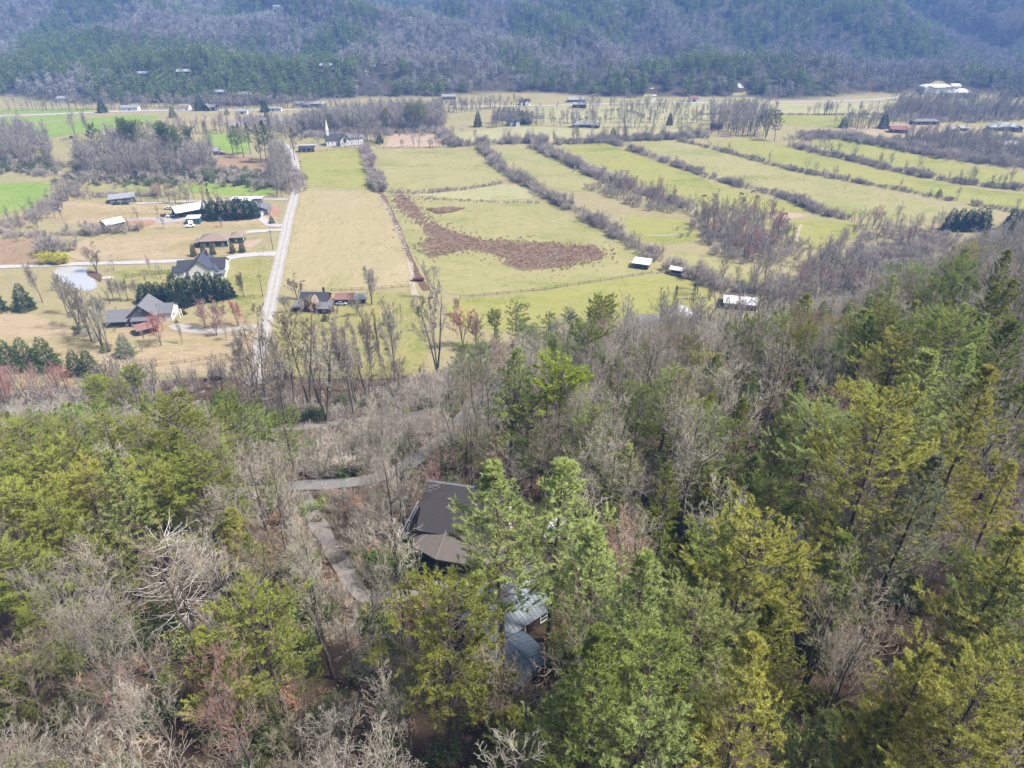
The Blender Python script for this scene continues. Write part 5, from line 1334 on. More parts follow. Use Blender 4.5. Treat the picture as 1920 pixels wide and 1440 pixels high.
for i in range(len(pt) - 1):
    o = empty('power_line', tuple(pt[i][0])); tag(o, wl[i], 'wire', 'wires between the utility poles')
    for u in (-1, 1):
        d = Vector((math.cos(.2) * u, math.sin(.2) * u, 0)); a = d; c = pt[i + 1][0] - pt[i][0] + d
        K = 13; P = np.array([[list(a.lerp(c, k / (K - 1)) - Vector((0, 0, 5.0 * (k / (K - 1)) * (1 - k / (K - 1))))) for k in range(K)]])
        link('wire', np_mesh('wire', *tube(P, np.full((1, K), .03), 3), [m_wire]), o)
def fence(name, label, pts, step=3.0, h=1.25, rails=3, m=None, world=False, group=None, post=.07):
    m = m or m_post
    w = densify(pts if world else GP(pts), 40.0)
    L = np.concatenate([[0], np.cumsum(np.linalg.norm(np.diff(np.array(w), axis=0), axis=1))])
    n = max(2, int(L[-1] / step)); s = np.linspace(0, L[-1], n + 1)
    X = np.interp(s, L, [p[0] for p in w]); Y = np.interp(s, L, [p[1] for p in w]); Z = T(X, Y)
    o = empty(name, (X[0], Y[0], Z[0])); tag(o, label, 'fence', group)
    pm = MB().box(-post, post, -post, post, -.4, h + .1).mesh('post', m)
    for x, y, z in zip(X, Y, Z): link('post', pm, o, (x - X[0], y - Y[0], z - Z[0]))
    for k in range(rails):
        zz = h * (k + 1) / rails - .1
        P = np.stack([X - X[0], Y - Y[0], Z - Z[0] + zz], 1)[None]
        link('rail', np_mesh('rail', *tube(P, np.full((1, n + 1), .05), 4), [m]), o)
    return o
fence('rail_fence', 'dark rail fence across the pasture in front of the shelter', [(862, 560), (940, 552), (1020, 544), (1100, 532), (1190, 518), (1222, 512)], 5, rails=2)
fence('gate_fence', 'short rail fence between the two white roofed shelters', [(1233, 513), (1262, 508)], 3)
fence('board_fence', 'grey board fence beside the pond lawn', [(236, 521), (260, 518), (300, 514), (331, 511)], 2.6, h=1.6, rails=5)
fence('garden_fence', 'low grey fence enclosing the garden plot right of the pond', [(236, 530), (236, 540), (268, 537)], 2.6, h=1.2, rails=4)
fence('rail_fence', 'long rail fence across the yard below the gabled house', [(185, 706), (230, 697), (300, 687), (380, 676), (450, 664)], 4, rails=2)
fence('yard_fence', 'thin fence behind the red house', [(622, 546), (700, 543), (772, 537)], 4, rails=2)
fence('rail_fence', 'dark fence between church and green pasture', [(560, 289), (620, 283), (680, 280)], 5, rails=2)
fence('rail_fence', 'dark fence line on the near side of the graveyard', [(706, 279), (760, 278), (840, 278)], 5, rails=2)
fence('road_fence', 'thin fence along the left verge of the gravel road', [(478, 560), (440, 558)], 4, rails=2)
VINE = []
# trellis rows of the vineyard: each row is a thing with posts and a wire
for i in range(8):
    u = 588 + i * 17.5
    o = fence('vine_row', 'vineyard row %s below the red house' % ['leftmost', 'second from the left', 'third from the left', 'fourth from the left', 'fourth from the right', 'third from the right', 'second from the right', 'rightmost'][i],
              [(u, 614 - i * .5), (u + 4 + i * 1.6, 650), (u + 8 + i * 3, 690)], 3.0, h=1.3, rails=1, group='vineyard rows')
    o['category'] = 'vineyard row'
    VINE.append([(u, 614 - i * .5), (u + 4 + i * 1.6, 650), (u + 8 + i * 3, 690)])
# cattle
def cow_mesh():
    me = bpy.data.meshes.new('body')
    v = [(-.9, 0, 1.15), (-.3, 0, 1.12), (.4, 0, 1.12), (.9, 0, 1.2), (1.25, 0, 1.35), (1.55, 0, 1.3), (1.8, 0, 1.12)]
    rd = [.30, .40, .42, .36, .22, .19, .11]
    e = [(i, i + 1) for i in range(6)]
    for (b0, sx, sy) in ((0, -.85, .22), (0, -.85, -.22), (3, .8, .22), (3, .8, -.22)):
        k = len(v); bend = -.1 if sx < 0 else .02
        v += [(sx, sy, .85), (sx + bend, sy, .45), (sx, sy, .05)]; rd += [.17, .08, .06]; e += [(b0, k), (k, k + 1), (k + 1, k + 2)]
    k = len(v); v += [(-1.22, 0, 1.2), (-1.32, 0, .6)]; rd += [.06, .03]; e += [(0, k), (k, k + 1)]
    me.from_pydata(v, e, []); me.materials.append(paint('black_cow_hide', (.02, .018, .016), .2, .7))
    return me, rd
cow, crd = cow_mesh()
for (px, py), rot, lab in [((1411, 362), 20, 'black cow nearest the hedgerow corner'), ((1420, 371), 200, 'black cow just below the hedgerow'), ((1455, 372), 80, 'black cow beside the hedge bushes'), ((1391, 366), 140, 'black cow grazing left of the others'), ((1472, 404), 10, 'black cow standing at the cattle feeder'), ((1320, 370), 0, 'black cow alone at the left of the pasture'), ((1087, 227), 0, 'black cow in the far pale pasture')]:
    x, y = G(px, py)
    o = link('cow', cow.copy(), None, (x, y, T1(x, y)), math.radians(rot)); tag(o, lab, 'cow', 'black cattle in the pasture')
    md = o.modifiers.new('skin', 'SKIN')
    for i, r_ in enumerate(crd): o.data.skin_vertices[0].data[i].radius = (r_, r_)
    o.data.skin_vertices[0].data[0].use_root = True
    o.modifiers.new('sub', 'SUBSURF').render_levels = 1
# ------------------------------------------------------------------ vegetation: placing
PINES = [  # top pixel, height, kind, foliage, picked label
    (243, 688, 15, 'umbrella_pine', m_pineolive), (172, 708, 15, 'umbrella_pine', m_pinelime), (212, 714, 13, 'virginia_pine', m_pineolive),
    (320, 748, 21, 'virginia_pine', m_pineolive), (392, 762, 17, 'virginia_pine', m_pineolive), (428, 738, 16, 'white_pine', m_pine), (128, 768, 17, 'virginia_pine', m_pine),
    (190, 783, 17, 'virginia_pine', m_pineolive), (250, 790, 16, 'virginia_pine', m_pineolive), (200, 842, 20, 'white_pine', m_pinelight), (142, 878, 18, 'virginia_pine', m_pineyel),
    (30, 796, 18, 'virginia_pine', m_pineolive), (72, 850, 19, 'virginia_pine', m_pineolive), (20, 905, 18, 'virginia_pine', m_pineolive), (85, 945, 17, 'virginia_pine', m_pineolive),
    (275, 890, 16, 'virginia_pine', m_pineolive), (360, 850, 18, 'virginia_pine', m_pineolive), (330, 800, 17, 'white_pine', m_pineolive), (497, 868, 9, 'young_pine', m_pinelight), (410, 820, 16, 'white_pine', m_pinelight), (530, 765, 14, 'virginia_pine', m_pine),
    (470, 768, 13, 'virginia_pine', m_pine), (432, 950, 13, 'young_pine', m_pineyel), (385, 1178, 13, 'young_pine', m_pineyel), (820, 1108, 20, 'virginia_pine', m_pineolive),
    (945, 876, 24, 'white_pine', m_pinelight), (1042, 838, 22, 'white_pine', m_pinelight), (1120, 985, 21, 'white_pine', m_pinelight), (1216, 1035, 22, 'white_pine', m_pinelight),
    (1122, 1175, 23, 'white_pine', m_pine), (1425, 975, 18, 'white_pine', m_pineyel), (1340, 1010, 17, 'white_pine', m_pine), (1478, 1135, 15, 'young_pine', m_pineolive),
    (1425, 1212, 20, 'white_pine', m_pineyel), (1745, 1215, 18, 'white_pine', m_pineyel), (1830, 1230, 17, 'white_pine', m_pineyel), (1672, 738, 23, 'white_pine', m_pineyel),
    (1737, 655, 22, 'white_pine', m_pinelight), (1858, 686, 23, 'white_pine', m_pineyel), (1742, 842, 20, 'white_pine', m_pinegrey), (1410, 596, 17, 'white_pine', m_pine),
    (1463, 590, 15, 'white_pine', m_pinelight), (1520, 550, 18, 'white_pine', m_pineolive), (1632, 588, 18, 'white_pine', m_pine), (1672, 488, 15, 'white_pine', m_pine),
    (1717, 498, 16, 'white_pine', m_pinelight), (1803, 485, 19, 'white_pine', m_pine), (1848, 432, 18, 'white_pine', m_pine), (1888, 468, 20, 'white_pine', m_pineolive),
    (1866, 525, 20, 'white_pine', m_pineolive), (1800, 590, 20, 'white_pine', m_pine), (1512, 612, 16, 'white_pine', m_pineolive), (1905, 590, 22, 'white_pine', m_pine),
    (967, 568, 18, 'virginia_pine', m_pineolive), (927, 583, 15, 'umbrella_pine', m_pineolive), (1130, 559, 21, 'umbrella_pine', m_pineolive), (868, 645, 15, 'white_pine', m_pine),
    (1000, 612, 16, 'virginia_pine', m_pine), (930, 608, 15, 'white_pine', m_pine), (1050, 676, 19, 'umbrella_pine', m_pinelime), (1103, 608, 17, 'white_pine', m_pine),
    (1027, 590, 17, 'virginia_pine', m_pineolive), (953, 648, 20, 'white_pine', m_pinelight), (1070, 582, 15, 'umbrella_pine', m_pinegrey), (1045, 632, 15, 'virginia_pine', m_pine), (900, 640, 15, 'virginia_pine', m_pine), (980, 600, 14, 'virginia_pine', m_pine),
    (1372, 905, 11, 'young_pine', m_pine), (1140, 880, 9, 'young_pine', m_pinelight), (1240, 860, 8, 'young_pine', m_pinegrey), (1290, 630, 13, 'white_pine', m_pineolive), (1590, 720, 16, 'white_pine', m_pineyel), (1780, 560, 17, 'white_pine', m_pineolive),
    (1900, 1345, 12, 'young_pine', m_pineyel), (1160, 660, 15, 'white_pine', m_pine), (1215, 645, 14, 'virginia_pine', m_pineolive), (1260, 690, 15, 'white_pine', m_pinelight), (1345, 660, 16, 'white_pine', m_pine), (1390, 740, 15, 'white_pine', m_pineolive), (1490, 700, 17, 'white_pine', m_pine), (1540, 760, 17, 'white_pine', m_pinelight), (1110, 760, 14, 'white_pine', m_pinelight), (1170, 830, 12, 'young_pine', m_pinelight), (1280, 800, 12, 'young_pine', m_pineolive), (1420, 850, 13, 'young_pine', m_pinelight), (1340, 880, 11, 'young_pine', m_pineolive), (1000, 740, 14, 'white_pine', m_pine), (1902, 412, 18, 'white_pine', m_pine), (1915, 520, 20, 'white_pine', m_pineolive), (1830, 640, 20, 'white_pine', m_pinelight), (1310, 760, 13, 'white_pine', m_pineolive), (1200, 720, 14, 'white_pine', m_pine), (1460, 800, 14, 'white_pine', m_pinelight), (1905, 980, 19, 'white_pine', m_pineyel), (1600, 1010, 14, 'young_pine', m_pine), (1300, 1120, 17, 'white_pine', m_pinelight), (1240, 1200, 18, 'white_pine', m_pine), (1060, 1270, 17, 'white_pine', m_pinelight), (1500, 1010, 14, 'white_pine', m_pineyel),
    (1560, 1330, 13, 'young_pine', m_pinelight), (1200, 1330, 16, 'white_pine', m_pinelight), (1330, 1350, 14, 'young_pine', m_pineyel), (1890, 1050, 16, 'white_pine', m_pinelight), (1690, 1330, 14, 'young_pine', m_pineyel), (20, 1020, 16, 'virginia_pine', m_pineolive), (60, 1120, 14, 'virginia_pine', m_pineolive),
    (960, 1330, 12, 'young_pine', m_pineolive), (1130, 1060, 14, 'white_pine', m_pinelight), (1190, 930, 9, 'young_pine', m_pinelight), (1420, 690, 12, 'white_pine', m_pine), (1560, 640, 14, 'white_pine', m_pine), (1690, 600, 17, 'white_pine', m_pine), (1750, 745, 15, 'white_pine', m_pine), (1830, 780, 16, 'white_pine', m_pineolive), (1900, 860, 17, 'white_pine', m_pineyel),
]
SPOT = []       # x, y, spacing radius of everything planted on the near hillside
TOPS = []
NEARP = 'pines of the near hillside woods'
for (px, py, H, kind, cr) in PINES:
    if kind == 'white_pine': H *= 1.08
    x, y = hit(px, py, H)
    noun = {m_pineyel: 'yellowish pine', m_pinelime: 'lime green pine', m_pineolive: 'olive green pine', m_pinelight: 'light green pine', m_pinegrey: 'grey green pine'}.get(cr, 'green pine')
    if kind == 'young_pine': noun = 'young ' + noun
    if kind == 'umbrella_pine': noun = 'round topped ' + noun
    plant(kind, 'pine_tree', noun, x, y, H, NEARP, cr, wide=(1.12 if 840 < px < 1080 and 830 < py < 900 else 1.02) if kind == 'white_pine' else 1.1, pick=(3 if 840 < px < 1080 and 830 < py < 900 else [0, 4, 3, 1, 5][len(TREES) % 5]) if kind == 'white_pine' else None)
    SPOT.append((x, y, 2.6 if kind != 'young_pine' else 1.8))
x, y = hit(305, 1000, 15.0)
plant('snag', 'dead_snag', 'snag', x, y, 15.5, None, label='tall dead snag with silvery bare branches in the left foreground', cat='dead tree')
SNAG = (x, y); SPOT.append((x, y, 4))

EDGE = np.array([(-200, 770), (0, 765), (90, 745), (250, 745), (420, 750), (470, 770), (560, 765), (700, 745), (800, 715), (870, 650), (1000, 605), (1150, 575), (1280, 575), (1400, 590), (1500, 560), (1600, 540), (1660, 492), (1760, 480), (1850, 425), (1920, 400), (2200, 360)], float)
def edge(px): return np.interp(px, EDGE[:, 0], EDGE[:, 1])
# sight lines kept open: pixel box and the distance of what is seen there
OPEN = [(785, 900, 905, 1055, 85), (915, 1080, 1010, 1150, 78), (598, 985, 660, 1100, 96), (570, 898, 690, 920, 112), (235, 1005, 385, 1180, 62), (480, 796, 660, 808, 170)]
def blocked(x, y, H, pine=False):
    z = T1(x, y)
    for f in (0.3, 0.45, 0.6, 0.8, 0.97):
        u, v, d = proj(x, y, z + H * f)
        for (a, b, c, e, dist) in OPEN:
            m = 50 if pine else 4
            if a - m < u < c + m and b - m < v < e + m and d < dist: return True
    return False
def pine_chance(u, v):
    blobs = [(180, 850, 190, 110, .8), (430, 800, 130, 60, .55), (1750, 620, 220, 190, .40), (1480, 640, 160, 90, .4), (980, 640, 130, 60, .5), (1250, 1150, 260, 160, .35), (1300, 850, 200, 90, .2), (400, 1150, 320, 220, .30), (1780, 1250, 170, 150, .4), (60, 1080, 70, 130, .4), (1600, 800, 150, 100, .3)]
    return min(.75, .85 * sum(k * math.exp(-((u - a) / c) ** 2 - ((v - b) / d) ** 2) for a, b, c, d, k in blobs))
cand = []
r5 = np.random.default_rng(77)
M = 26000
xs = r5.uniform(-200, 300, M); ys = r5.uniform(12, 340, M)
hz = near_hill(xs, ys); zs = T(xs, ys)
u, v, d = proj(xs, ys, zs + 8)
ok = (hz > 2.0) & (u > -140) & (u < 2060) & (v < 1660) & (road_dist(xs, ys) > 2.4)
grid = {}
def free(x, y, rad):
    cx, cy = int(x // 8), int(y // 8)
    for i in range(cx - 1, cx + 2):
        for j in range(cy - 1, cy + 2):
            for (a, b, c) in grid.get((i, j), ()):
                if (a - x) ** 2 + (b - y) ** 2 < (max(c, rad)) ** 2: return False
    return True
def occupy(x, y, rad): grid.setdefault((int(x // 8), int(y // 8)), []).append((x, y, rad))
for s_ in SPOT: occupy(*s_)
nearlist = []
for i in np.nonzero(ok)[0]:
    x, y = xs[i], ys[i]
    if any((x - a) ** 2 + (y - b) ** 2 < c * c for a, b, c in CLEAR if abs(a - x) < 20 and abs(b - y) < 20): continue
    uu, vv = float(u[i]), float(v[i])
    pine = r5.random() < pine_chance(uu, vv)
    H = r5.uniform(11, 20) if pine else r5.choice([r5.uniform(13, 20), r5.uniform(6, 10)], p=[.62, .38])
    tu, tv, td = proj(x, y, zs[i] + H)
    if tv < edge(tu) + 4: 
        H2 = H * .6
        tu, tv, td = proj(x, y, zs[i] + H2)
        if tv < edge(tu) + 4: continue
        H = H2
    if td < 22: continue
    rad = 3.3 if pine else (3.0 if H > 10.5 else 2.1)
    if not free(x, y, rad) or blocked(x, y, H, pine): continue
    occupy(x, y, rad)
    nearlist.append((float(td), x, y, H, pine, float(tu), float(tv)))
nearlist.sort()
inview = [t for t in nearlist if -60 < t[5] < 1980 and t[6] < 1500]
GB = 'bare trees of the near hillside woods'
nb = nbs = npn = 0
rest_b = []; rest_p = []
for (td, x, y, H, pine, tu, tv) in nearlist:
    vis = -60 < tu < 1980 and tv < 1480
    if pine:
        if vis and npn < 165:
            cr = [m_pine, m_pineolive, m_pinelight, m_pineyel][r5.choice(4, p=[.35, .3, .2, .15])] if tu > 700 else [m_pineolive, m_pine, m_pineyel][r5.choice(3, p=[.65, .2, .15])]
            kd = ('virginia_pine' if tu < 700 and r5.random() < .8 else 'white_pine') if H > 12.5 else 'young_pine'
            plant(kd, 'pine_tree', {m_pine: 'green pine', m_pineolive: 'olive green pine', m_pinelight: 'light green pine', m_pineyel: 'yellowish pine'}[cr], x, y, H, NEARP, cr); npn += 1
        else: rest_p.append((x, y, H))
    else:
        if vis and (nbs < 160 if H < 10.5 else nb < 210):
            small = H < 10.5
            cr = [m_twig, m_twigbrown, m_twigpale, m_twigpink][r5.choice(4, p=[.48, .26, .20, .06])]
            noun = {m_twig: 'grey bare tree', m_twigbrown: 'brown bare tree', m_twigpale: 'pale grey bare tree', m_twigpink: 'pinkish bare tree'}[cr]
            plant('small_bare' if small else 'forest_bare', 'bare_sapling' if small else 'bare_tree', noun.replace('tree', 'sapling') if small else 'tall ' + noun, x, y, H, GB, cr, lean=.04); nbs += small; nb += not small
        else: rest_b.append((x, y, H))
print('near trees', len(nearlist), 'pines', npn, 'bare', nb, 'rest', len(rest_b), len(rest_p))
if rest_b:
    a = np.array(rest_b); tall = a[:, 2] > 10.5
    scatter('bare_woods', 'mass of further bare trees on the near hillside', 'woods', a[tall][:, :2], a[tall][:, 2] / 20, ['forest_bare'], r5)
    scatter('bare_saplings', 'mass of further small bare trees on the near hillside', 'woods', a[~tall][:, :2], a[~tall][:, 2] / 9, ['small_bare'], r5)
if rest_p:
    a = np.array(rest_p); scatter('pine_woods', 'further pines at the rim of the near woods', 'woods', a[:, :2], a[:, 2] / 21, ['white_pine'], r5)
# undergrowth
M = 11000
xs = r5.uniform(-190, 290, M); ys = r5.uniform(14, 320, M); zs = T(xs, ys)
u, v, d = proj(xs, ys, zs + 1)
ok = (near_hill(xs, ys) > 1.2) & (u > -80) & (u < 2000) & (v < 1560) & (road_dist(xs, ys) > 1.6) & (v > edge(u) + 6)
for a, b, c in CLEAR: ok &= (xs - a) ** 2 + (ys - b) ** 2 > (c * .72) ** 2
keep = np.nonzero(ok)[0]
gpatch = fbm(xs / 22 + 3, ys / 22 + 9, 3)
gz = np.exp(-((u - 1280) / 260) ** 2 - ((v - 850) / 130) ** 2) * .34 + np.exp(-((u - 840) / 80) ** 2 - ((v - 880) / 60) ** 2) * .25
isg = (gpatch + gz > .53)
kg = keep[isg[keep]]; kb = keep[~isg[keep]]
lg = r5.random(len(kg)) < .4
scatter('evergreen_undergrowth', 'dark evergreen laurel thickets under the near trees', 'undergrowth', np.stack([xs[kg[~lg]], ys[kg[~lg]]], 1), r5.uniform(.6, 1.5, (~lg).sum()), ['green_shrub'], r5)
scatter('light_undergrowth', 'lighter green shrubs under the near trees', 'undergrowth', np.stack([xs[kg[lg]], ys[kg[lg]]], 1), r5.uniform(.6, 1.4, lg.sum()), ['light_shrub'], r5)
scatter('bare_undergrowth', 'tangled bare brush under the near trees', 'undergrowth', np.stack([xs[kb], ys[kb]], 1), r5.uniform(.6, 1.5, len(kb)), ['bare_shrub'], r5)
M2 = 12000; xw = r5.uniform(-120, 160, M2); yw = r5.uniform(14, 190, M2); uw, vw, dw = proj(xw, yw, T(xw, yw))
kw = (near_hill(xw, yw) > 1.5) & (uw > -60) & (uw < 1980) & (vw < 1500) & (road_dist(xw, yw) > .5) & (r5.random(M2) < np.clip(1.3 - dw / 160, .2, 1))
for a, b, c in CLEAR: kw &= (xw - a) ** 2 + (yw - b) ** 2 > (c * .7) ** 2
scatter('forest_floor_weeds', 'dead weeds and briars on the near forest floor', 'undergrowth', np.stack([xw[kw], yw[kw]], 1), r5.uniform(.4, 1.1, int(kw.sum())), ['weeds'], r5, 0.05)
kr = keep[r5.random(len(keep)) < .06]
scatter('russet_undergrowth', 'russet leaved saplings scattered under the near trees', 'undergrowth', np.stack([xs[kr] + 1, ys[kr] + 1], 1), r5.uniform(.5, 1.0, len(kr)), ['russet_shrub'], r5)
x, y = G(818, 1062)
plant('green_shrub', 'laurel_bush', 'laurel', x, y, 4.2, None, label='dark evergreen bush in front of the cabin porch', cat='bush')

# --- valley: single trees. base pixel, height, prototype, crown, label
def vt(px, py, H, kind, crown, label, name='bare_tree', cat='tree', group='valley trees', wide=1.0, single=False, pick=None):
    x, y = G(px, py)
    return plant(kind, name, '', x, y, H, group, crown, cat, wide, single, pick, label)
vt(698, 571, 15, 'yard_bare', m_twig, 'lone spreading bare tree right of the rusty barn', pick=0)
vt(822, 707, 32, 'tall_bare', m_twig, 'tallest multi stemmed bare tree at the meadow edge', pick=2)
vt(810, 560, 16, 'tall_bare', m_twig, 'bare tree standing behind the tallest meadow edge tree')
vt(741, 718, 25, 'tall_bare', m_twig, 'slender tall bare tree right of the vineyard', pick=0)
vt(752, 722, 9, 'yard_bare', m_twigbrown, 'low round bare tree at the foot of the slender tall tree')
vt(792, 712, 5, 'yard_bare', m_twig, 'small bare sapling at the meadow edge')
vt(718, 716, 22, 'tall_bare', m_barkdark, 'single pole like bare trunk left of the slender tall tree', wide=.25, pick=0)
vt(700, 735, 24, 'tall_bare', m_twigbrown, 'feathery tall bare tree below the vineyard', wide=.7, pick=0)
vt(668, 770, 18, 'tall_bare', m_twig, 'gnarled dark bare tree below the vineyard', pick=0)
vt(583, 775, 31, 'tall_bare', m_twigbrown, 'large bare tree below the left end of the vineyard', pick=1)
vt(612, 795, 26, 'tall_bare', m_twig, 'tall dark trunked bare tree right of the large one', pick=2)
vt(665, 790, 24, 'tall_bare', m_twig, 'tall bare tree above the drive to the low house', pick=0)
vt(497, 752, 27, 'tall_bare', m_twigbrown, 'broad bare tree beside the gravel road end', pick=2)
vt(465, 745, 18, 'tall_bare', m_twig, 'narrow bare tree left of the gravel road end', pick=0)
vt(540, 760, 20, 'tall_bare', m_twig, 'bare tree between the road end and the large tree', pick=3)
vt(868, 650, 15, 'yard_bare', m_twigred, 'bright red budding maple at the meadow edge', 'red_maple', pick=1)
vt(892, 655, 13, 'yard_bare', m_twigpink, 'pinkish bare maple right of the red one', 'red_maple', pick=2)
vt(857, 592, 7, 'virginia_pine', m_pinegrey, 'small lone dark evergreen above the red maple', 'pine_tree')
vt(303, 648, 12, 'yard_bare', m_twigred, 'red budding maple in front of the gabled grey house', 'red_maple', pick=0)
vt(343, 645, 8, 'yard_bare', m_twig, 'thin sapling right of the red budding maple', wide=.4, pick=3)
vt(415, 616, 11, 'yard_bare', m_twigpink, 'largest pinkish tree right of the gabled grey house', pick=1)
vt(385, 614, 10, 'yard_bare', m_twigpink, 'left pinkish tree beside the gravel drive', pick=2)
vt(407, 630, 8, 'yard_bare', m_twigpink, 'pinkish tree in front of the gravel drive', pick=3)
vt(447, 612, 10, 'yard_bare', m_twigred, 'red tipped tree near the utility pole', 'red_maple', pick=0)
vt(450, 648, 7, 'yard_bare', m_twigpale, 'pale small tree beside the near utility pole', pick=2)
vt(457, 557, 10, 'yard_bare', m_barkdark, 'dark v shaped bare tree below the slate roofed house', wide=.75, pick=2)
vt(182, 512, 12, 'yard_bare', m_twigbrown, 'round dense bare tree beside the pond', wide=1.15, pick=1)
vt(80, 567, 16, 'tall_bare', m_twig, 'leaning tall bare tree left of the pond', pick=0)
vt(205, 660, 19, 'tall_bare', m_twig, 'rightmost tall tree of the clump left of the gabled house', pick=1)
vt(192, 652, 22, 'tall_bare', m_twig, 'tall bent tree in the clump left of the gabled house', pick=2)
vt(172, 640, 21, 'tall_bare', m_twigbrown, 'middle tree of the clump left of the gabled house', pick=1)
vt(150, 618, 22, 'tall_bare', m_twig, 'leftmost tree of the clump left of the gabled house', pick=2)
vt(128, 590, 16, 'tall_bare', m_twigbrown, 'tree behind the clump beside the pond', pick=3)
for i, (px, py) in enumerate([(213, 563), (228, 566), (240, 563), (257, 565)]):
    vt(px, py, 9, 'yard_bare', m_twig, 'bare tree %s in the row above the gabled house' % ['first from the left', 'second from the left', 'third from the left', 'fourth from the left'][i], wide=.7)
vt(558, 562, 9.5, 'yard_bare', m_twigbrown, 'round brown tree behind the red house', wide=1.2, pick=1)
vt(538, 588, 7, 'yard_bare', m_twig, 'bare tree beside the road left of the red house', pick=0)
vt(567, 590, 6, 'yard_bare', m_twig, 'small dark tree in front of the red house', pick=2)
vt(596, 586, 5, 'yard_bare', m_twigpale, 'pale grey shrub like tree in front of the red house', wide=1.5, pick=3)
vt(629, 600, 6.5, 'yard_bare', m_twig, 'small bare tree right of the cedar bush', pick=1)
vt(669, 594, 8, 'yard_bare', m_twig, 'vase shaped bare tree below the rusty barn', pick=0)
vt(609, 601, 3.2, 'cedar', m_cedar2, 'small round cedar below the red house', 'cedar_bush', wide=1.3)
vt(332, 606, 2.0, 'cedar', m_cedar2, 'low evergreen bush at the gabled house corner', 'evergreen_bush', 'bush')
vt(345, 589, 1.8, 'cedar', m_cedar, 'dark rounded bush right of the gabled house', 'evergreen_bush', 'bush', wide=2.0)
for i, px in enumerate((532, 539, 546, 555)): vt(px, 607, 1.6, 'cedar', m_arbor, 'clipped bush %s in the hedge below the red house' % ['first', 'second', 'third', 'fourth'][i], 'clipped_bush', 'bush')
# evergreens
for i, (px, py, H, w) in enumerate([(388, 411, 11, 1), (403, 412, 12, 1.05), (418, 411, 12.5, 1), (434, 411, 12, 1), (450, 410, 12.5, 1.05), (466, 409, 12, 1), (478, 408, 10.5, 1)]):
    vt(px, py, H, 'cypress', m_cedar, 'dark cypress number %s from the left in the row behind the green house' % ['one', 'two', 'three', 'four', 'five', 'six', 'seven'][i], 'cypress_tree', group='cypress row behind the green house', wide=w * 1.3)
for i, (px, py, H) in enumerate([(364, 481, 6.6), (382, 477, 5.8), (400, 478, 6.4), (437, 475, 6.0), (455, 473, 6.6)]):
    vt(px, py, H, 'arborvitae', m_arbor, 'olive arborvitae %s of five before the green house' % ['first', 'second', 'third', 'fourth', 'fifth'][i], 'arborvitae_tree', group='arborvitae before the green house')
for i, (px, py, H) in enumerate([(273, 568, 9), (288, 566, 9.4), (302, 567, 9.2), (316, 570, 9.6)]):
    vt(px, py, H, 'cypress', m_cedar, 'short cypress %s from the left behind the gabled house' % ['first', 'second', 'third', 'fourth'][i], 'cypress_tree', group='cypress screen behind the gabled house', wide=1.4)
for i, (px, py, H) in enumerate([(338, 576, 15), (348, 570, 12.5), (365, 568, 12), (383, 564, 13), (400, 562, 12.5), (416, 560, 11), (430, 558, 9)]):
    vt(px, py, H, 'cypress', m_cedar, 'tall cypress %s from the left below the slate roofed house' % ['first', 'second', 'third', 'fourth', 'fifth', 'sixth', 'seventh'][i], 'cypress_tree', group='cypress screen below the slate roofed house', wide=1.25)
vt(48, 581, 12, 'cedar', m_cedar, 'broad dark cedar left of the pond', 'cedar_tree', wide=.95)
vt(-2, 585, 13, 'cedar', m_cedar, 'dark cedar cut by the left edge', 'cedar_tree', wide=.8)
for i, (px, py, H) in enumerate([(20, 690, 11.5), (55, 690, 12), (90, 692, 12.5), (-20, 695, 11)]):
    vt(px, py, H, 'cedar', m_cedar2, 'dense cedar %s in the lower left group' % ['second from the left edge', 'third from the left edge', 'at the right end', 'cut by the left edge'][i], 'cedar_tree', group='cedars in the lower left', wide=1.1)
vt(145, 702, 9.5, 'cedar', m_cedar2, 'left tree of the cedar pair right of the cedar group', 'cedar_tree'); vt(172, 703, 9.5, 'cedar', m_cedar2, 'right tree of the cedar pair right of the cedar group', 'cedar_tree', wide=1.1)
vt(238, 668, 9.5, 'cedar', m_pinegrey, 'greyish cedar in front of the gabled house', 'cedar_tree')
vt(1264, 576, 9, 'spruce', m_cedar, 'large spruce behind the pale roofed house', 'spruce_tree'); vt(1300, 562, 7, 'spruce', m_cedar, 'middle spruce of the three', 'spruce_tree'); vt(1329, 560, 7, 'spruce', m_cedar2, 'right spruce of the three beside the barn', 'spruce_tree')
vt(394, 383, 9, 'spruce', m_cedar, 'lone dark conifer behind the metal barn', 'spruce_tree'); vt(510, 419, 4.5, 'cedar', m_cedar2, 'small conifer beside the curved driveway', 'cedar_tree')
for i, px in enumerate((1780, 1796, 1811, 1826, 1841)): vt(px, 432, 12, 'cypress', m_cedar, 'dark cypress %s of the row at the right wood rim' % ['first', 'second', 'third', 'fourth', 'fifth'][i], 'cypress_tree', group='dark cypress row at the right', wide=1.4)
for i, px in enumerate((1893, 1912)): vt(px, 430, 11, 'cypress', m_cedar, 'dark cypress %s at the right edge above the pines' % ['left', 'right'][i], 'cypress_tree', group='dark cypress row at the right', wide=1.5)
for i, px in enumerate((936, 945, 954, 963, 972)): vt(px, 225, 11, 'cypress', m_cedar, 'dark evergreen %s in the row behind the far farmhouse' % ['first', 'second', 'third', 'fourth', 'fifth'][i], 'cypress_tree', group='evergreens behind the far farmhouse', wide=1.3, single=True)
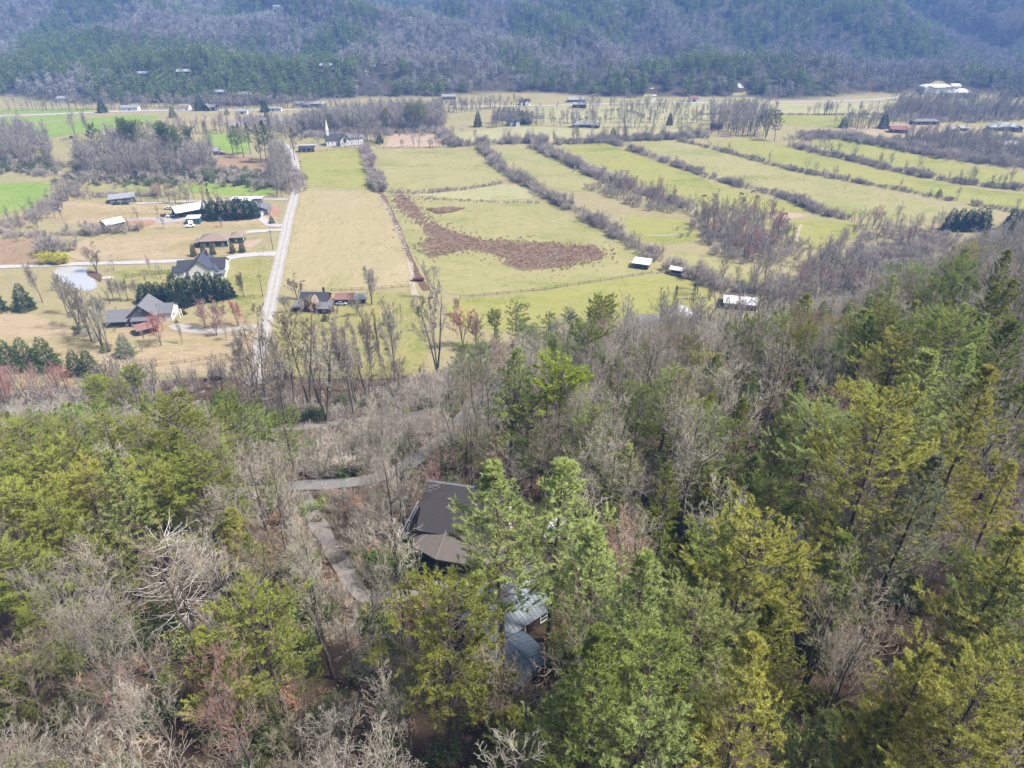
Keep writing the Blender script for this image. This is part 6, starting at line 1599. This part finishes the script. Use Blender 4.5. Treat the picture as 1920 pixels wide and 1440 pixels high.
for px, py, H, kd, cr, lb in [(896, 238, 14, 'cypress', m_cedar, 'dark cypress left of the far farmhouse'), (979, 233, 12, 'cedar', m_cedar, 'left dark cedar right of the far farmhouse'), (987, 233, 12, 'cedar', m_cedar, 'right dark cedar right of the far farmhouse'), (1149, 259, 9, 'cedar', m_cedar2, 'small cedar on the hedgerow corner'), (1255, 235, 11, 'cypress', m_cedar, 'slim cypress in the far pasture'),
                           (1452, 264, 22, 'virginia_pine', m_cedar2, 'big dark pine at the corner of the far cottage wood'), (1430, 256, 20, 'virginia_pine', m_cedar2, 'dark pine left of the big dark pine'), (1581, 240, 10, 'cedar', m_cedar2, 'round evergreen on the field boundary'), (1656, 241, 13, 'cedar', m_cedar, 'broad cedar on the tan lawn'),
                           (193, 211, 13, 'cedar', m_cedar, 'blocky dark evergreen beside the far white road'), (325, 220, 10, 'cedar', m_cedar2, 'round evergreen beside the tan house'), (426, 215, 7, 'cedar', m_pinegrey, 'round grey green bush in the tan pasture'), (235, 203, 11, 'cedar', m_cedar2, 'evergreen left of the white farmhouse'), (704, 335, 7, 'cedar', m_cedar2, 'small cedar in the narrow hedge below the church'), (1760, 368, 5, 'cedar', m_cedar2, 'small cedar in the long hedgerow'),
                           (376, 207, 16, 'cedar', m_cedar2, 'tall evergreen left of the dark homestead'), (497, 210, 12, 'cedar', m_cedar, 'evergreen left of the white trailer'), (500, 220, 7, 'cedar', m_cedar2, 'small evergreen above the ploughed field'), (712, 268, 9, 'cedar', m_cedar2, 'evergreen among the churchyard trees'), (1762, 184, 8, 'cedar', m_cedar, 'left round evergreen below the white lodge'), (1775, 186, 8, 'cedar', m_cedar, 'right round evergreen below the white lodge')]:
    vt(px, py, H, kd, cr, lb, 'pine_tree' if 'pine' in kd else 'cedar_tree', single=True)
for i, px in enumerate((1880, 1888, 1896, 1904, 1912)): vt(px, 182, 11, 'cypress', m_cedar, 'dark evergreen %s of five at the far right house' % ['first', 'second', 'third', 'fourth', 'fifth'][i], 'cypress_tree', single=True, group='evergreens at the far right house', wide=1.4)
for i, px in enumerate((82, 95, 110, 122)): 
    x, y = G(px, 495); plant('bamboo', 'bamboo_clump', '', x, y, 5.5, 'bamboo beside the lane', None, 'bamboo', 1.0, False, None, 'yellow green bamboo clump %s from the left beside the pond lane' % ['first', 'second', 'third', 'fourth'][i])
# tall pines beside the gravel road and over the left wood
for i, (px, py, H) in enumerate([(437, 290, 22), (446, 291, 20), (458, 297, 24), (470, 289, 22), (490, 306, 26), (500, 306, 28), (510, 302, 30), (553, 300, 22), (397, 293, 24)]):
    vt(px, py, H, 'white_pine', m_cedar2 if i % 2 else m_pinegrey, 'tall roadside pine %s behind the dirt lane' % ['first from the left', 'second from the left', 'third from the left', 'fourth from the left', 'fifth from the left', 'sixth from the left', 'seventh from the left', 'at the road bend', 'beside the tucked away house'][i], 'pine_tree', single=True, group='roadside pines')
for i, (px, py, H) in enumerate([(188, 300, 24), (243, 300, 27), (258, 305, 26), (270, 300, 26), (322, 310, 26), (338, 305, 24), (345, 318, 22), (312, 300, 25), (360, 300, 22)]):
    vt(px, py, H, 'umbrella_pine' if i % 3 else 'virginia_pine', m_pine if i % 2 else m_cedar2, 'flat topped pine %s in the left wood' % ['at the left end', 'second', 'third', 'fourth', 'fifth', 'sixth', 'seventh', 'eighth', 'ninth'][i], 'pine_tree', single=True, group='pines of the left wood')
for i, (px, py, H) in enumerate([(725, 250, 20), (768, 247, 22), (778, 247, 22), (788, 246, 23), (796, 246, 21), (620, 252, 16), (655, 248, 17)]):
    vt(px, py, H, 'virginia_pine', m_pine if i % 2 else m_pineolive, 'pine %s in the wood behind the church' % ['first', 'second', 'third', 'fourth', 'fifth', 'nearest the steeple', 'right of the steeple'][i], 'pine_tree', single=True, group='pines behind the church')

# valley woods: individual bare trees filled into outlines given in the picture, drawn on the ground
r6 = np.random.default_rng(91)
FARWOOD = []
def wood(poly, n, H, kinds, name, crown, mind=3.0, green=0):
    poly = [G(*p) for p in poly]
    X = [p[0] for p in poly]; Y = [p[1] for p in poly]
    pts = []; k = 0
    while len(pts) < n and k < n * 60:
        k += 1
        x = r6.uniform(min(X), max(X)); y = r6.uniform(min(Y), max(Y))
        if not inside(np.array([x]), np.array([y]), poly)[0]: continue
        if any((x - a) ** 2 + (y - b) ** 2 < mind ** 2 for a, b, _ in pts): continue
        if any((x - a) ** 2 + (y - b) ** 2 < (c * .8) ** 2 for a, b, c in CLEAR): continue
        if road_dist(x, y)[0] < 1.5: continue
        pts.append((x, y, r6.uniform(*H)))
    if np.mean([proj(x, y, 0)[1] for x, y, h in pts]) < 345:
        FARWOOD.extend(pts); return pts
    for x, y, h in pts:
        cr = crown[r6.integers(0, len(crown))]
        noun = {m_twig: 'grey bare tree', m_twigbrown: 'brown bare tree', m_twigpale: 'pale bare tree', m_twigpink: 'pinkish bare tree', m_twigred: 'red budding tree'}[cr]
        plant('valley_bare', 'woodland_tree', noun, x, y, h, name, cr, single=True)
    return pts
B3 = [m_twig, m_twigbrown, m_twig, m_twigpale]
def brush(label, poly, n, size=(.8, 1.8), kinds=('brown_shrub', 'bare_shrub')):
    w = [G(*p) for p in poly]; X = [p[0] for p in w]; Y = [p[1] for p in w]
    x = r6.uniform(min(X), max(X), n); y = r6.uniform(min(Y), max(Y), n); k = inside(x, y, w)
    for a, b, c in CLEAR: k &= (x - a) ** 2 + (y - b) ** 2 > (c * .8) ** 2
    k &= road_dist(x, y) > .4
    scatter('brush', label, 'brush', np.stack([x[k], y[k]], 1), r6.uniform(*size, int(k.sum())), list(kinds), r6)
brush('bare brush beside the gravel drive', [(520, 930), (800, 925), (800, 1070), (720, 1170), (600, 1130), (540, 1000)], 330, (.35, .85), ('bare_shrub', 'bare_shrub', 'bare_shrub', 'light_shrub'))
brush('bare brush between paved road and low house', [(470, 880), (600, 835), (760, 830), (790, 850), (740, 880), (630, 903), (480, 912)], 380, (.6, 1.4), ('bare_shrub', 'bare_shrub', 'brown_shrub', 'green_shrub'))
brush('pale brush around the tall clump left of the gabled house', [(95, 545), (150, 540), (215, 600), (225, 660), (180, 660), (130, 610)], 160, (.5, 1.4), ('bare_shrub', 'bare_shrub', 'green_shrub'))
brush('dense brush filling the left wood', [(142, 336), (150, 300), (210, 284), (300, 276), (405, 300), (405, 332), (300, 340), (215, 340)], 900, (.9, 2.0), ('brown_shrub', 'bare_shrub', 'green_shrub'))
brush('dense brush filling the far left wood', [(-40, 324), (-40, 258), (60, 256), (100, 268), (102, 322)], 500, (.9, 2.0), ('brown_shrub', 'green_shrub'))
brush('brush filling the wood behind the church', [(562, 260), (570, 230), (700, 224), (838, 222), (832, 248), (700, 254), (640, 254)], 900, (.9, 2.0))
brush('brush filling the woods below the white villa', [(1650, 228), (1685, 198), (1890, 202), (1970, 222), (1840, 232), (1720, 230)], 900, (.9, 2.0))
brush('brush filling the right hand thicket', [(1640, 268), (1760, 256), (1970, 268), (1970, 314), (1740, 290)], 900, (.9, 2.0))
brush('brush filling the hollow between two pastures', [(1090, 350), (1180, 348), (1300, 384), (1300, 402), (1190, 394)], 260, (.8, 1.6))
brush('brush between the reddish thicket and the right pines', [(1300, 400), (1360, 390), (1460, 408), (1500, 440), (1500, 490), (1400, 506), (1330, 474)], 420, (.7, 1.5))
brush('brush below the cypress row', [(1500, 500), (1600, 425), (1790, 436), (1780, 480), (1640, 520), (1560, 570), (1490, 560)], 700, (.7, 1.5))
wood([(-40, 322), (-40, 262), (60, 258), (95, 268), (100, 318)], 110, (13, 19), None, 'trees of the far left wood', [m_twig, m_twigbrown])
wood([(142, 332), (150, 302), (210, 286), (300, 278), (400, 302), (402, 330), (300, 338), (215, 338)], 200, (12, 19), None, 'trees of the left wood', [m_twig, m_twigbrown, m_twig, m_twigpink])
wood([(512, 300), (532, 292), (550, 320), (548, 362), (520, 372), (505, 345)], 55, (10, 15), None, 'trees along the gravel road bend', [m_twigbrown, m_twig, m_twigpink])
wood([(565, 258), (570, 232), (700, 226), (835, 224), (830, 246), (700, 252), (640, 252)], 260, (13, 19), None, 'trees of the wood behind the church', [m_twig, m_twigbrown, m_twig, m_twigpink])
wood([(1655, 226), (1685, 200), (1890, 204), (1960, 222), (1840, 230), (1720, 228)], 190, (11, 17), None, 'trees below the white villa', B3)
wood([(1680, 264), (1760, 258), (1960, 272), (1960, 308), (1740, 284)], 170, (8, 14), None, 'trees of the right hand thicket', [m_twig, m_twigbrown, m_twigpink, m_twig])
wood([(1322, 252), (1330, 226), (1425, 224), (1450, 262), (1380, 258)], 60, (15, 22), None, 'trees around the far grey cottage', [m_twig, m_twigpale])
wood([(1302, 400), (1360, 392), (1450, 408), (1490, 440), (1490, 478), (1400, 500), (1330, 470)], 62, (9, 14), None, 'trees of the reddish thicket', [m_twig, m_twigpink, m_twigbrown, m_twigred, m_twig])
wood([(1490, 500), (1620, 470), (1640, 520), (1560, 570), (1490, 560)], 34, (9, 14), None, 'trees between thicket and right pines', [m_twig, m_twigpink, m_twig, m_twigpale])
wood([(1100, 352), (1180, 350), (1290, 380), (1290, 398), (1190, 390)], 26, (8, 12), None, 'trees in the hollow between pastures', [m_twig, m_twigbrown, m_twigpink])
wood([(440, 765), (470, 735), (600, 755), (720, 750), (760, 755), (660, 800), (480, 800)], 14, (12, 20), None, 'trees at the foot of the near hill', [m_twigbrown, m_twig])
wood([(-30, 770), (-30, 715), (90, 715), (150, 745), (80, 770)], 22, (8, 13), None, 'pinkish trees at the lower left', [m_twigpink, m_twig, m_twigred, m_twigpink])
wood([(150, 745), (260, 735), (420, 715), (440, 745), (300, 770), (180, 775)], 26, (9, 14), None, 'bare trees left of the gravel road end', [m_twig, m_twigbrown])
wood([(1140, 620), (1330, 605), (1500, 590), (1540, 560), (1560, 600), (1300, 650), (1160, 650)], 40, (11, 17), None, 'bare trees behind the near woods', [m_twig, m_twigpale, m_twigbrown])
wood([(1290, 545), (1440, 530), (1500, 555), (1400, 588), (1350, 592)], 18, (9, 14), None, 'bare trees around the white roofed barn', [m_twig, m_twigbrown])
wood([(150, 366), (330, 366), (440, 380), (430, 392), (300, 382), (160, 375)], 18, (8, 12), None, 'yard trees behind the metal barn', [m_twig, m_twigbrown, m_twigpink])
wood([(0, 432), (110, 380), (150, 345), (165, 355), (130, 400), (120, 438)], 26, (6, 10), None, 'stream side trees at the left', [m_twig, m_twigbrown])
wood([(120, 438), (260, 428), (270, 438), (130, 446)], 10, (5, 8), None, 'trees along the tan field top', [m_twig, m_twigbrown])
wood([(1590, 425), (1650, 420), (1780, 432), (1760, 470), (1620, 475)], 26, (8, 12), None, 'bare trees below the dark cypress row', [m_twig, m_twigpale, m_twigpink])
wood([(200, 400), (330, 392), (520, 392), (525, 425), (380, 430), (230, 432)], 12, (4, 7), None, 'small yard trees around the metal barn', [m_twig, m_twigbrown], 8)
wood([(530, 560), (560, 590), (640, 600), (790, 560), (790, 640), (540, 640)], 14, (3, 6), None, 'small yard trees around the red house', [m_twig, m_twigpale, m_twigpink], 7)
wood([(200, 500), (330, 500), (330, 560), (480, 560), (480, 650), (240, 680), (180, 600)], 16, (4, 8), None, 'small yard trees around the gabled house', [m_twig, m_twigpale, m_twigpink], 7)
wood([(640, 278), (700, 274), (730, 276), (720, 262), (650, 262)], 14, (12, 17), None, 'churchyard trees', [m_twig])
wood([(920, 240), (1000, 238), (1005, 228), (925, 228)], 40, (9, 13), None, 'trees around the far farmhouse', [m_twig, m_twigpale])
wood([(170, 262), (330, 245), (430, 243), (440, 250), (330, 258), (180, 270)], 50, (9, 15), None, 'trees along the green wheat field', [m_twig, m_twigbrown])
vt(143, 262, 22, 'tall_bare', m_twig, 'left tree of the tall bare pair in the wheat field', pick=1); vt(167, 258, 19, 'tall_bare', m_twig, 'right tree of the tall bare pair in the wheat field', pick=0)

def along(pts, n, jitter, world=False):
    w = np.array(densify(pts if world else GP(pts), 3.0)); L = np.concatenate([[0], np.cumsum(np.linalg.norm(np.diff(w, axis=0), axis=1))])
    s = np.sort(r6.random(n)) * L[-1]
    return np.stack([np.interp(s, L, w[:, 0]), np.interp(s, L, w[:, 1])], 1) + r6.normal(size=(n, 2)) * jitter, L[-1]
def row_trees(pts, n, H, group, crown=None, jitter=1.0):
    p, _ = along(pts, n, jitter)
    for x, y in p:
        cr = (crown or [m_twig, m_twigbrown, m_twigpale])[r6.integers(0, len(crown or [1, 2, 3]))]
        plant('valley_bare', 'hedgerow_tree', {m_twig: 'grey bare tree', m_twigbrown: 'brown bare tree', m_twigpale: 'pale bare tree', m_twigpink: 'pinkish bare tree', m_twigred: 'red budding tree'}[cr], x, y, r6.uniform(*H), group, cr, single=True)
def hedge(label, pts, dens=0.9, size=(.7, 1.5), jitter=1.4, kinds=('brown_shrub', 'brown_shrub', 'bare_shrub')):
    w = np.array(GP(pts)); L = np.linalg.norm(np.diff(w, axis=0), axis=1).sum()
    p, _ = along(pts, int(L * dens * 1.5), jitter * 1.25)
    g_ = fbm(p[:, 0] / 16 + 5, p[:, 1] / 16, 2) + r6.normal(size=len(p)) * .05 > .20
    for a, b, c in CLEAR: g_ &= (p[:, 0] - a) ** 2 + (p[:, 1] - b) ** 2 > (c * .7) ** 2
    p = p[g_]
    sz = r6.uniform(*size, len(p)) * (.35 + 1.4 * fbm(p[:, 0] / 11, p[:, 1] / 11, 3))
    return scatter('hedgerow', label, 'hedgerow', p, sz * .95, list(kinds), r6)
H2 = [(900, 277), (925, 300), (950, 325), (985, 345), (1020, 368), (1060, 387), (1110, 415), (1150, 440), (1200, 470), (1232, 492)]
H3 = [(985, 264), (1020, 285), (1060, 302), (1110, 328), (1160, 347), (1220, 367), (1290, 388)]
H4 = [(1140, 263), (1170, 277), (1240, 302), (1300, 322), (1340, 337), (1400, 352), (1460, 367), (1500, 382), (1540, 402), (1590, 412)]
H5 = [(1275, 265), (1330, 277), (1400, 296), (1470, 316), (1520, 326), (1600, 341), (1680, 356), (1760, 372), (1850, 390), (1940, 402)]
H6 = [(1480, 274), (1530, 286), (1600, 302), (1680, 321), (1750, 335), (1840, 349), (1960, 360)]
H7 = [(860, 274), (920, 270), (985, 267), (1040, 270), (1140, 266), (1280, 260), (1325, 257)]
hedge('grey hedgerow from the pasture corner down past the weed patch', H2, 1.1, (.8, 1.7), 1.6); row_trees(H2, 34, (6, 10), 'trees in the hedgerow right of the weed patch', [m_twigpale, m_twig, m_twig])
hedge('thick grey hedgerow between two narrow pastures', H3, 1.2, (.9, 1.9), 1.8); row_trees(H3, 34, (6, 10), 'trees in the thick grey hedgerow', [m_twigpale, m_twig])
hedge('hedgerow above the cattle pasture', H4, 1.3, (.7, 1.5), 1.2); row_trees(H4, 14, (4, 7), 'trees in the hedgerow above the cattle', [m_twig, m_twigbrown])
hedge('long dark hedgerow along the yellow green field', H5, 1.3, (.55, 1.1), 1.0); row_trees(H5, 15, (5, 10), 'trees in the long dark hedgerow', [m_twig, m_twigpale])
hedge('tree dotted hedgerow below the upper strip field', H6, 1.3, (.7, 1.5), 1.5); row_trees(H6, 24, (6, 13), 'trees in the upper hedgerow', [m_twig, m_twigpale, m_twigbrown])
hedge('brushy hedgerow behind the broad pastures', H7, 1.2, (.9, 1.9), 1.8); row_trees(H7, 34, (8, 14), 'trees in the brushy back hedgerow')
hedge('purple brown hedge between the two church side pastures', [(683, 276), (690, 300), (700, 330), (712, 360)], 1.6, (.8, 1.9), 1.5); row_trees([(684, 272), (690, 300), (698, 322)], 8, (5, 8), 'trees in the purple brown hedge', [m_twigpink, m_twigpink, m_twigbrown])
hedge('low brown brush ditch behind the weed patch', [(728, 362), (800, 363), (860, 357), (940, 344)], 1.0, (.3, .8), 1.0); hedge('thin brush line below the pale wedge', [(740, 368), (800, 373), (900, 379), (1012, 381)], .8, (.25, .6), .8)
hedge('brown brush line along the hay field ditch', [(714, 364), (740, 415), (765, 475), (790, 530)], .4, (.15, .4), .4)
hedge('wide brush belt below the right hand woods', [(1500, 262), (1560, 256), (1660, 274), (1740, 290), (1820, 302), (1960, 318)], 2.4, (.9, 1.8), 4.0)
hedge('brush under the reddish thicket', [(1320, 440), (1380, 450), (1440, 470), (1490, 470)], 2.6, (.6, 1.3), 6.0); hedge('brush belt right of the reddish thicket', [(1500, 540), (1560, 520), (1640, 490), (1720, 470), (1780, 450)], 2.2, (.7, 1.4), 6.0)
hedge('brush belt behind the white roofed barn', [(1262, 500), (1300, 520), (1350, 540), (1420, 555), (1500, 550)], 2.0, (.7, 1.4), 2.5)
hedge('undergrowth of the left wood', [(142, 334), (215, 337), (300, 338), (402, 330), (470, 340), (530, 350)], 3.0, (.8, 1.7), 6.0, ('brown_shrub', 'green_shrub')); hedge('undergrowth of the far left wood', [(-40, 320), (100, 318)], 2.0, (.8, 1.6), 6.0, ('brown_shrub', 'green_shrub'))
hedge('undergrowth of the wood behind the church', [(570, 258), (640, 252), (700, 250), (830, 246)], 1.6, (.8, 1.6), 8.0); hedge('brush along the left stream', [(0, 438), (60, 410), (110, 372), (150, 340)], 1.6, (.6, 1.4), 3.0)
hedge('brush line at the top of the tan field', [(0, 444), (100, 442), (200, 437), (270, 430)], 1.4, (.6, 1.4), 1.5); hedge('shrub line behind the grey house', [(140, 367), (210, 370), (330, 366)], 1.0, (.6, 1.2), 1.0); hedge('brush above the bamboo', [(92, 475), (108, 470), (125, 472)], 3.0, (1.0, 2.2), 2.0)
hedge('thin hedgerow under the long row of bare trees', [(1310, 215), (1660, 216)], .7, (.3, .8), .8); row_trees([(1310, 215), (1660, 216)], 42, (9, 14), 'long row of bare trees across the right fields', [m_twigpale, m_twig])
hedge('thin brush line in the pale far pastures', [(990, 222), (1120, 224), (1320, 226)], .5, (.4, .9), 1.0); hedge('brushy boundary in the far pale pasture', [(1090, 214), (1160, 206), (1210, 218)], .6, (.4, .9), 1.0); row_trees([(1000, 235), (1120, 240), (1300, 238)], 16, (9, 14), 'scattered trees along the pale rise', [m_twigpale, m_twig]); row_trees([(1180, 216), (1220, 214), (1300, 215)], 8, (9, 14), 'trees in the far pale pasture', [m_twig])
hedge('brush belt at the foot of the near hill', [(440, 790), (560, 775), (660, 770), (760, 745), (820, 720)], 1.6, (.6, 1.4), 4.0); hedge('pinkish brush at the lower left wood edge', [(-20, 745), (80, 740), (200, 750), (330, 745)], 2.0, (.6, 1.3), 4.0)
hedge('roadside brush beside the gravel road bend', [(508, 340), (525, 320), (545, 330), (548, 360)], 2.0, (.8, 1.5), 2.5); hedge('brush on the far left wood rim', [(0, 315), (60, 325), (100, 330)], .8, (.6, 1.2), 2.0)
row_trees([(860, 250), (845, 258), (838, 270)], 6, (5, 8), 'trees on the graveyard hedge', [m_twig]); hedge('grey hedge on the right of the graveyard', [(815, 240), (838, 262), (850, 276)], 2.0, (1.0, 2.0), 1.5)
row_trees([(745, 276), (790, 277), (832, 277)], 9, (6, 9), 'slim trees along the graveyard fence', [m_twig])

for pl_, n_ in [([(-40, 209), (100, 204), (200, 201), (420, 197), (640, 197), (640, 203.5), (420, 205), (200, 207)], 170), ([(640, 212), (760, 205), (980, 200), (980, 204), (800, 216), (690, 224)], 150), ([(985, 227), (1120, 229), (1320, 229), (1320, 233), (1120, 234), (985, 233)], 60), ([(1000, 205), (1200, 203), (1330, 213), (1300, 216), (1100, 209)], 40), ([(1560, 236), (1660, 230), (1690, 236), (1600, 246)], 40), ([(440, 240), (560, 234), (620, 236), (560, 262), (530, 262), (470, 250)], 90), ([(1660, 187), (1920, 183), (1960, 186), (1960, 190), (1700, 191)], 50)]:
    wood(pl_, n_, (7, 14), None, 'far', [m_twig], 2.5)
a = np.array(FARWOOD); scatter('valley_woods', 'grey bare woods scattered over the far valley floor', 'woods', a[:, :2], a[:, 2] / 14, ['valley_bare'], r6)
for i_, vr in enumerate(VINE):
    p, L_ = along(vr, 60, .25); scatter('vines', 'dormant vines along vineyard row %s' % ['one', 'two', 'three', 'four', 'five', 'six', 'seven', 'eight'][i_], 'vines', p, r6.uniform(.25, .5, len(p)), ['brown_shrub'], r6)
# dead weeds in the pasture
def fill(poly, n):
    X = [p[0] for p in poly]; Y = [p[1] for p in poly]
    x = r6.uniform(min(X), max(X), n); y = r6.uniform(min(Y), max(Y), n); k = inside(x, y, poly)
    return np.stack([x[k], y[k]], 1)
p = fill(WEED1, 9000); e_ = np.array(densify(WEED1, .8, True)); p = np.concatenate([p, e_ + r6.normal(size=e_.shape) * 2.5, e_[::3] + r6.normal(size=e_[::3].shape) * 7]); scatter('dead_weeds', 'large brown patch of dead weeds in the centre pasture', 'weeds', p, r6.uniform(.4, .9, len(p)), ['weeds'], r6, 0.0)
p = fill(WEED2, 1200); scatter('dead_weeds', 'small island of dead weeds above the large patch', 'weeds', p, r6.uniform(.4, .9, len(p)), ['weeds'], r6, 0.0)

tp = []
for nm_, w_ in SHEETS:
    if nm_ in ('pasture', 'field', 'yard'):
        ar = abs(sum(w_[i][0] * w_[i - 1][1] - w_[i - 1][0] * w_[i][1] for i in range(len(w_)))) / 2
        q = fill(w_, int(min(9000, ar * .5))); tp.append(q[(fbm(q[:, 0] / 18, q[:, 1] / 18, 3) > .5) & (proj(q[:, 0], q[:, 1], 0 * q[:, 0])[1] > 235)])
tp = np.concatenate(tp); tp = tp[road_dist(tp[:, 0], tp[:, 1]) > .5]
scatter('grass_tussocks', 'rough grass tussocks scattered over the fields', 'grass', tp, r6.uniform(.25, .65, len(tp)), ['tussock'], r6, -0.04)
print('tussocks', len(tp))
# ------------------------------------------------------------------ far hills
M = 78000
dist = np.sqrt(r6.uniform(700 ** 2, 2500 ** 2, M)); ang = r6.uniform(-.78, .78, M)
xs = np.sin(ang) * dist; ys = np.cos(ang) * dist
ok = (ys > hill_base(xs) + 3) & (r6.random(M) < np.clip(1.25 - (dist - 700) / 2600, .35, 1))
for a, b, c in CLEAR: ok &= ~((np.abs(xs - a) < c * 1.05) & (ys > b - c * 2.0) & (ys < b + c * .8))
for p_, w_ in ROADS:
    if p_[:, 1].max() < 700: continue
    for q in p_[::3]: ok &= (xs - q[0]) ** 2 + (ys - q[1]) ** 2 > 8 ** 2
CLEARINGS = [[(1196, 190), (1212, 176), (1222, 172), (1224, 190)], [(1362, 191), (1374, 174), (1388, 168), (1398, 172), (1420, 186), (1420, 191)], [(1740, 172), (1745, 152), (1772, 152), (1768, 172)]]
for c_ in CLEARINGS:
    w = GP(c_); ok &= ~inside(xs, ys, w)
    sheet('clearing', w, f_pas, .3, 8, rough=3, label='pale clearing on the hillside %s' % ['in the gap left of the knoll', 'right of the wooded knoll', 'above the long white lodge'][CLEARINGS.index(c_)])
xs, ys = xs[ok], ys[ok]
zs = T(xs, ys); u, v, d = proj(xs, ys, zs + 10)
ok = (u > -60) & (u < 1980) & (v > -60)
xs, ys, u, v, d = xs[ok], ys[ok], u[ok], v[ok], d[ok]
pf = fbm(xs / 110 + 2.2, ys / 150 + 7.7, 4)
pb = np.zeros(len(xs))
for (a, b, sa, sb, k) in [(780, 165, 110, 30, .42), (1290, 160, 70, 26, .3), (120, 110, 180, 50, .25), (330, 95, 150, 35, .1), (1000, 120, 120, 40, .2), (1480, 140, 120, 25, .15), (1750, 150, 150, 30, .1), (1430, 60, 200, 40, .1), (1150, 70, 200, 60, .12), (450, 160, 200, 30, .12), (1880, 100, 90, 60, .1), (150, 30, 250, 25, -.15), (350, 40, 150, 30, -.12), (1100, 160, 90, 25, -.25)]:
    pb += k * np.exp(-((u - a) / sa) ** 2 - ((v - b) / sb) ** 2)
isp = (.5 + (pf - .5) * 1.9 + pb + r6.normal(size=len(xs)) * .11) > .59
order = np.argsort(d)
ib = order[~isp[order]]; ip = order[isp[order]]
nI = 0
for k in ib[:nI]: plant('far_bare', 'bare_tree', 'bare tree', xs[k], ys[k], r6.uniform(12, 18), 'bare trees along the foot of the far hills', m_twig, single=True)
for k in ip[:nI]: plant('far_pine', 'pine_tree', 'dark pine', xs[k], ys[k], r6.uniform(14, 20), 'pines along the foot of the far hills', None, single=True)
kb, kp = ib[nI:], ip[nI:]
scatter('hillside_bare_woods', 'bare grey woods covering the far hills', 'woods', np.stack([xs[kb], ys[kb]], 1), r6.uniform(.8, 1.3, len(kb)) * (1 + .15 * (d[kb] > 1200)), ['far_bare'], r6)
scatter('hillside_pine_woods', 'dark pine stands covering the far hills', 'woods', np.stack([xs[kp], ys[kp]], 1), r6.uniform(.75, 1.15, len(kp)) * (1 + .15 * (d[kp] > 1200)), ['far_pine'], r6)
print('far', len(kb), len(kp))

# ------------------------------------------------------------------ labels of the counted trees
LM = [('the dark roofed cabin', *CABIN), ('the ribbed roof garage', *GARAGE), ('the silvery dead snag', *SNAG)]
for nm, px, py in [('the lower left photo corner', 60, 1400), ('the lower right photo corner', 1860, 1400), ('the paved road curve', 760, 880), ('the gravel drive', 620, 1030), ('the low house in the woods', 772, 800), ('the left photo edge', 10, 1000), ('the right photo edge', 1910, 800),
                   ('the bottom edge middle', 960, 1430), ('the reddish thicket', 1400, 450), ('the pond', 140, 520), ('the white roofed barn', 1386, 571), ('the pale hip roofed house', 1272, 600), ('the end of the gravel road', 472, 750), ('the church', 638, 270), ('the metal barn', 356, 402),
                   ('the white villa', 1800, 182), ('the brick ranch house', 1732, 233), ('the far grey cottage', 1343, 242), ('the brown weed patch', 950, 480), ('the pasture shelter', 1203, 501), ('the roadside pines', 490, 306), ('the white farmhouse', 246, 207), ('the bright green wheat field', 50, 370), ('the far red barn', 1086, 202), ('the gabled grey house', 278, 597), ('the right metal building', 1888, 277), ('the graveyard clearing', 780, 265), ('the cattle pasture', 1300, 360), ('the hedgerow corner', 1149, 259), ('the dark cypress row', 1810, 432), ('the far left wood', 40, 300), ('the long white lodge', 1752, 171), ('the dark homestead', 393, 206), ('the gap lane', 1226, 176)]:
    LM.append((nm, *G(px, py)))
la = np.array([(a, b) for _, a, b in LM])
ORD = ['nearest', 'second', 'third', 'fourth', 'fifth', 'sixth', 'seventh', 'eighth', 'ninth', 'tenth', 'eleventh', 'twelfth', 'thirteenth', 'fourteenth', 'fifteenth', 'sixteenth', 'seventeenth', 'eighteenth', 'nineteenth', 'twentieth']
cells = {}
for t in TREES:
    if t['own']: continue
    dx = t['x'] - la[:, 0]; dy = t['y'] - la[:, 1]; k = int(np.argmin(dx * dx + dy * dy))
    a = math.degrees(math.atan2(dy[k], dx[k])) % 360
    w = ['right of', 'behind-right of', 'behind', 'behind-left of', 'left of', 'front-left of', 'in front of', 'front-right of'][int(((a + 22.5) % 360) // 45)]
    cells.setdefault((t['noun'], k, w), []).append((dx[k] ** 2 + dy[k] ** 2, t))
for (noun, k, w), ts in cells.items():
    ts.sort(key=lambda q: q[0])
    for i, (_, t) in enumerate(ts):
        if len(ts) == 1: lab = 'the only %s %s %s' % (noun, w, LM[k][0])
        elif i < len(ORD): lab = '%s %s %s %s' % (ORD[i] if i == 0 else ORD[i] + ' nearest', noun, w, LM[k][0])
        else: lab = '%s farther off %s %s' % (noun, w, LM[k][0])
        t['o']['label'] = lab

# ------------------------------------------------------------------ haze
hz = MB().box(-3500, 3500, -620, 4050, -25, 420).build('haze', bpy.data.materials.new('haze_air'))
hm = hz.data.materials[0]; hm.use_nodes = True
hn = hm.node_tree.nodes; hn.clear()
ho = hn.new('ShaderNodeOutputMaterial'); hv = hn.new('ShaderNodeVolumePrincipled')
hv.inputs['Color'].default_value = (0.21, 0.44, 1.0, 1); hv.inputs['Density'].default_value = 0.00025; hv.inputs['Anisotropy'].default_value = 0.0
hm.node_tree.links.new(hv.outputs[0], ho.inputs['Volume'])
tag(hz, 'thin bluish air over the valley', 'haze', None, 'stuff')
print('objects', len(bpy.data.objects), 'tris', sum(len(m.polygons) for m in bpy.data.meshes))
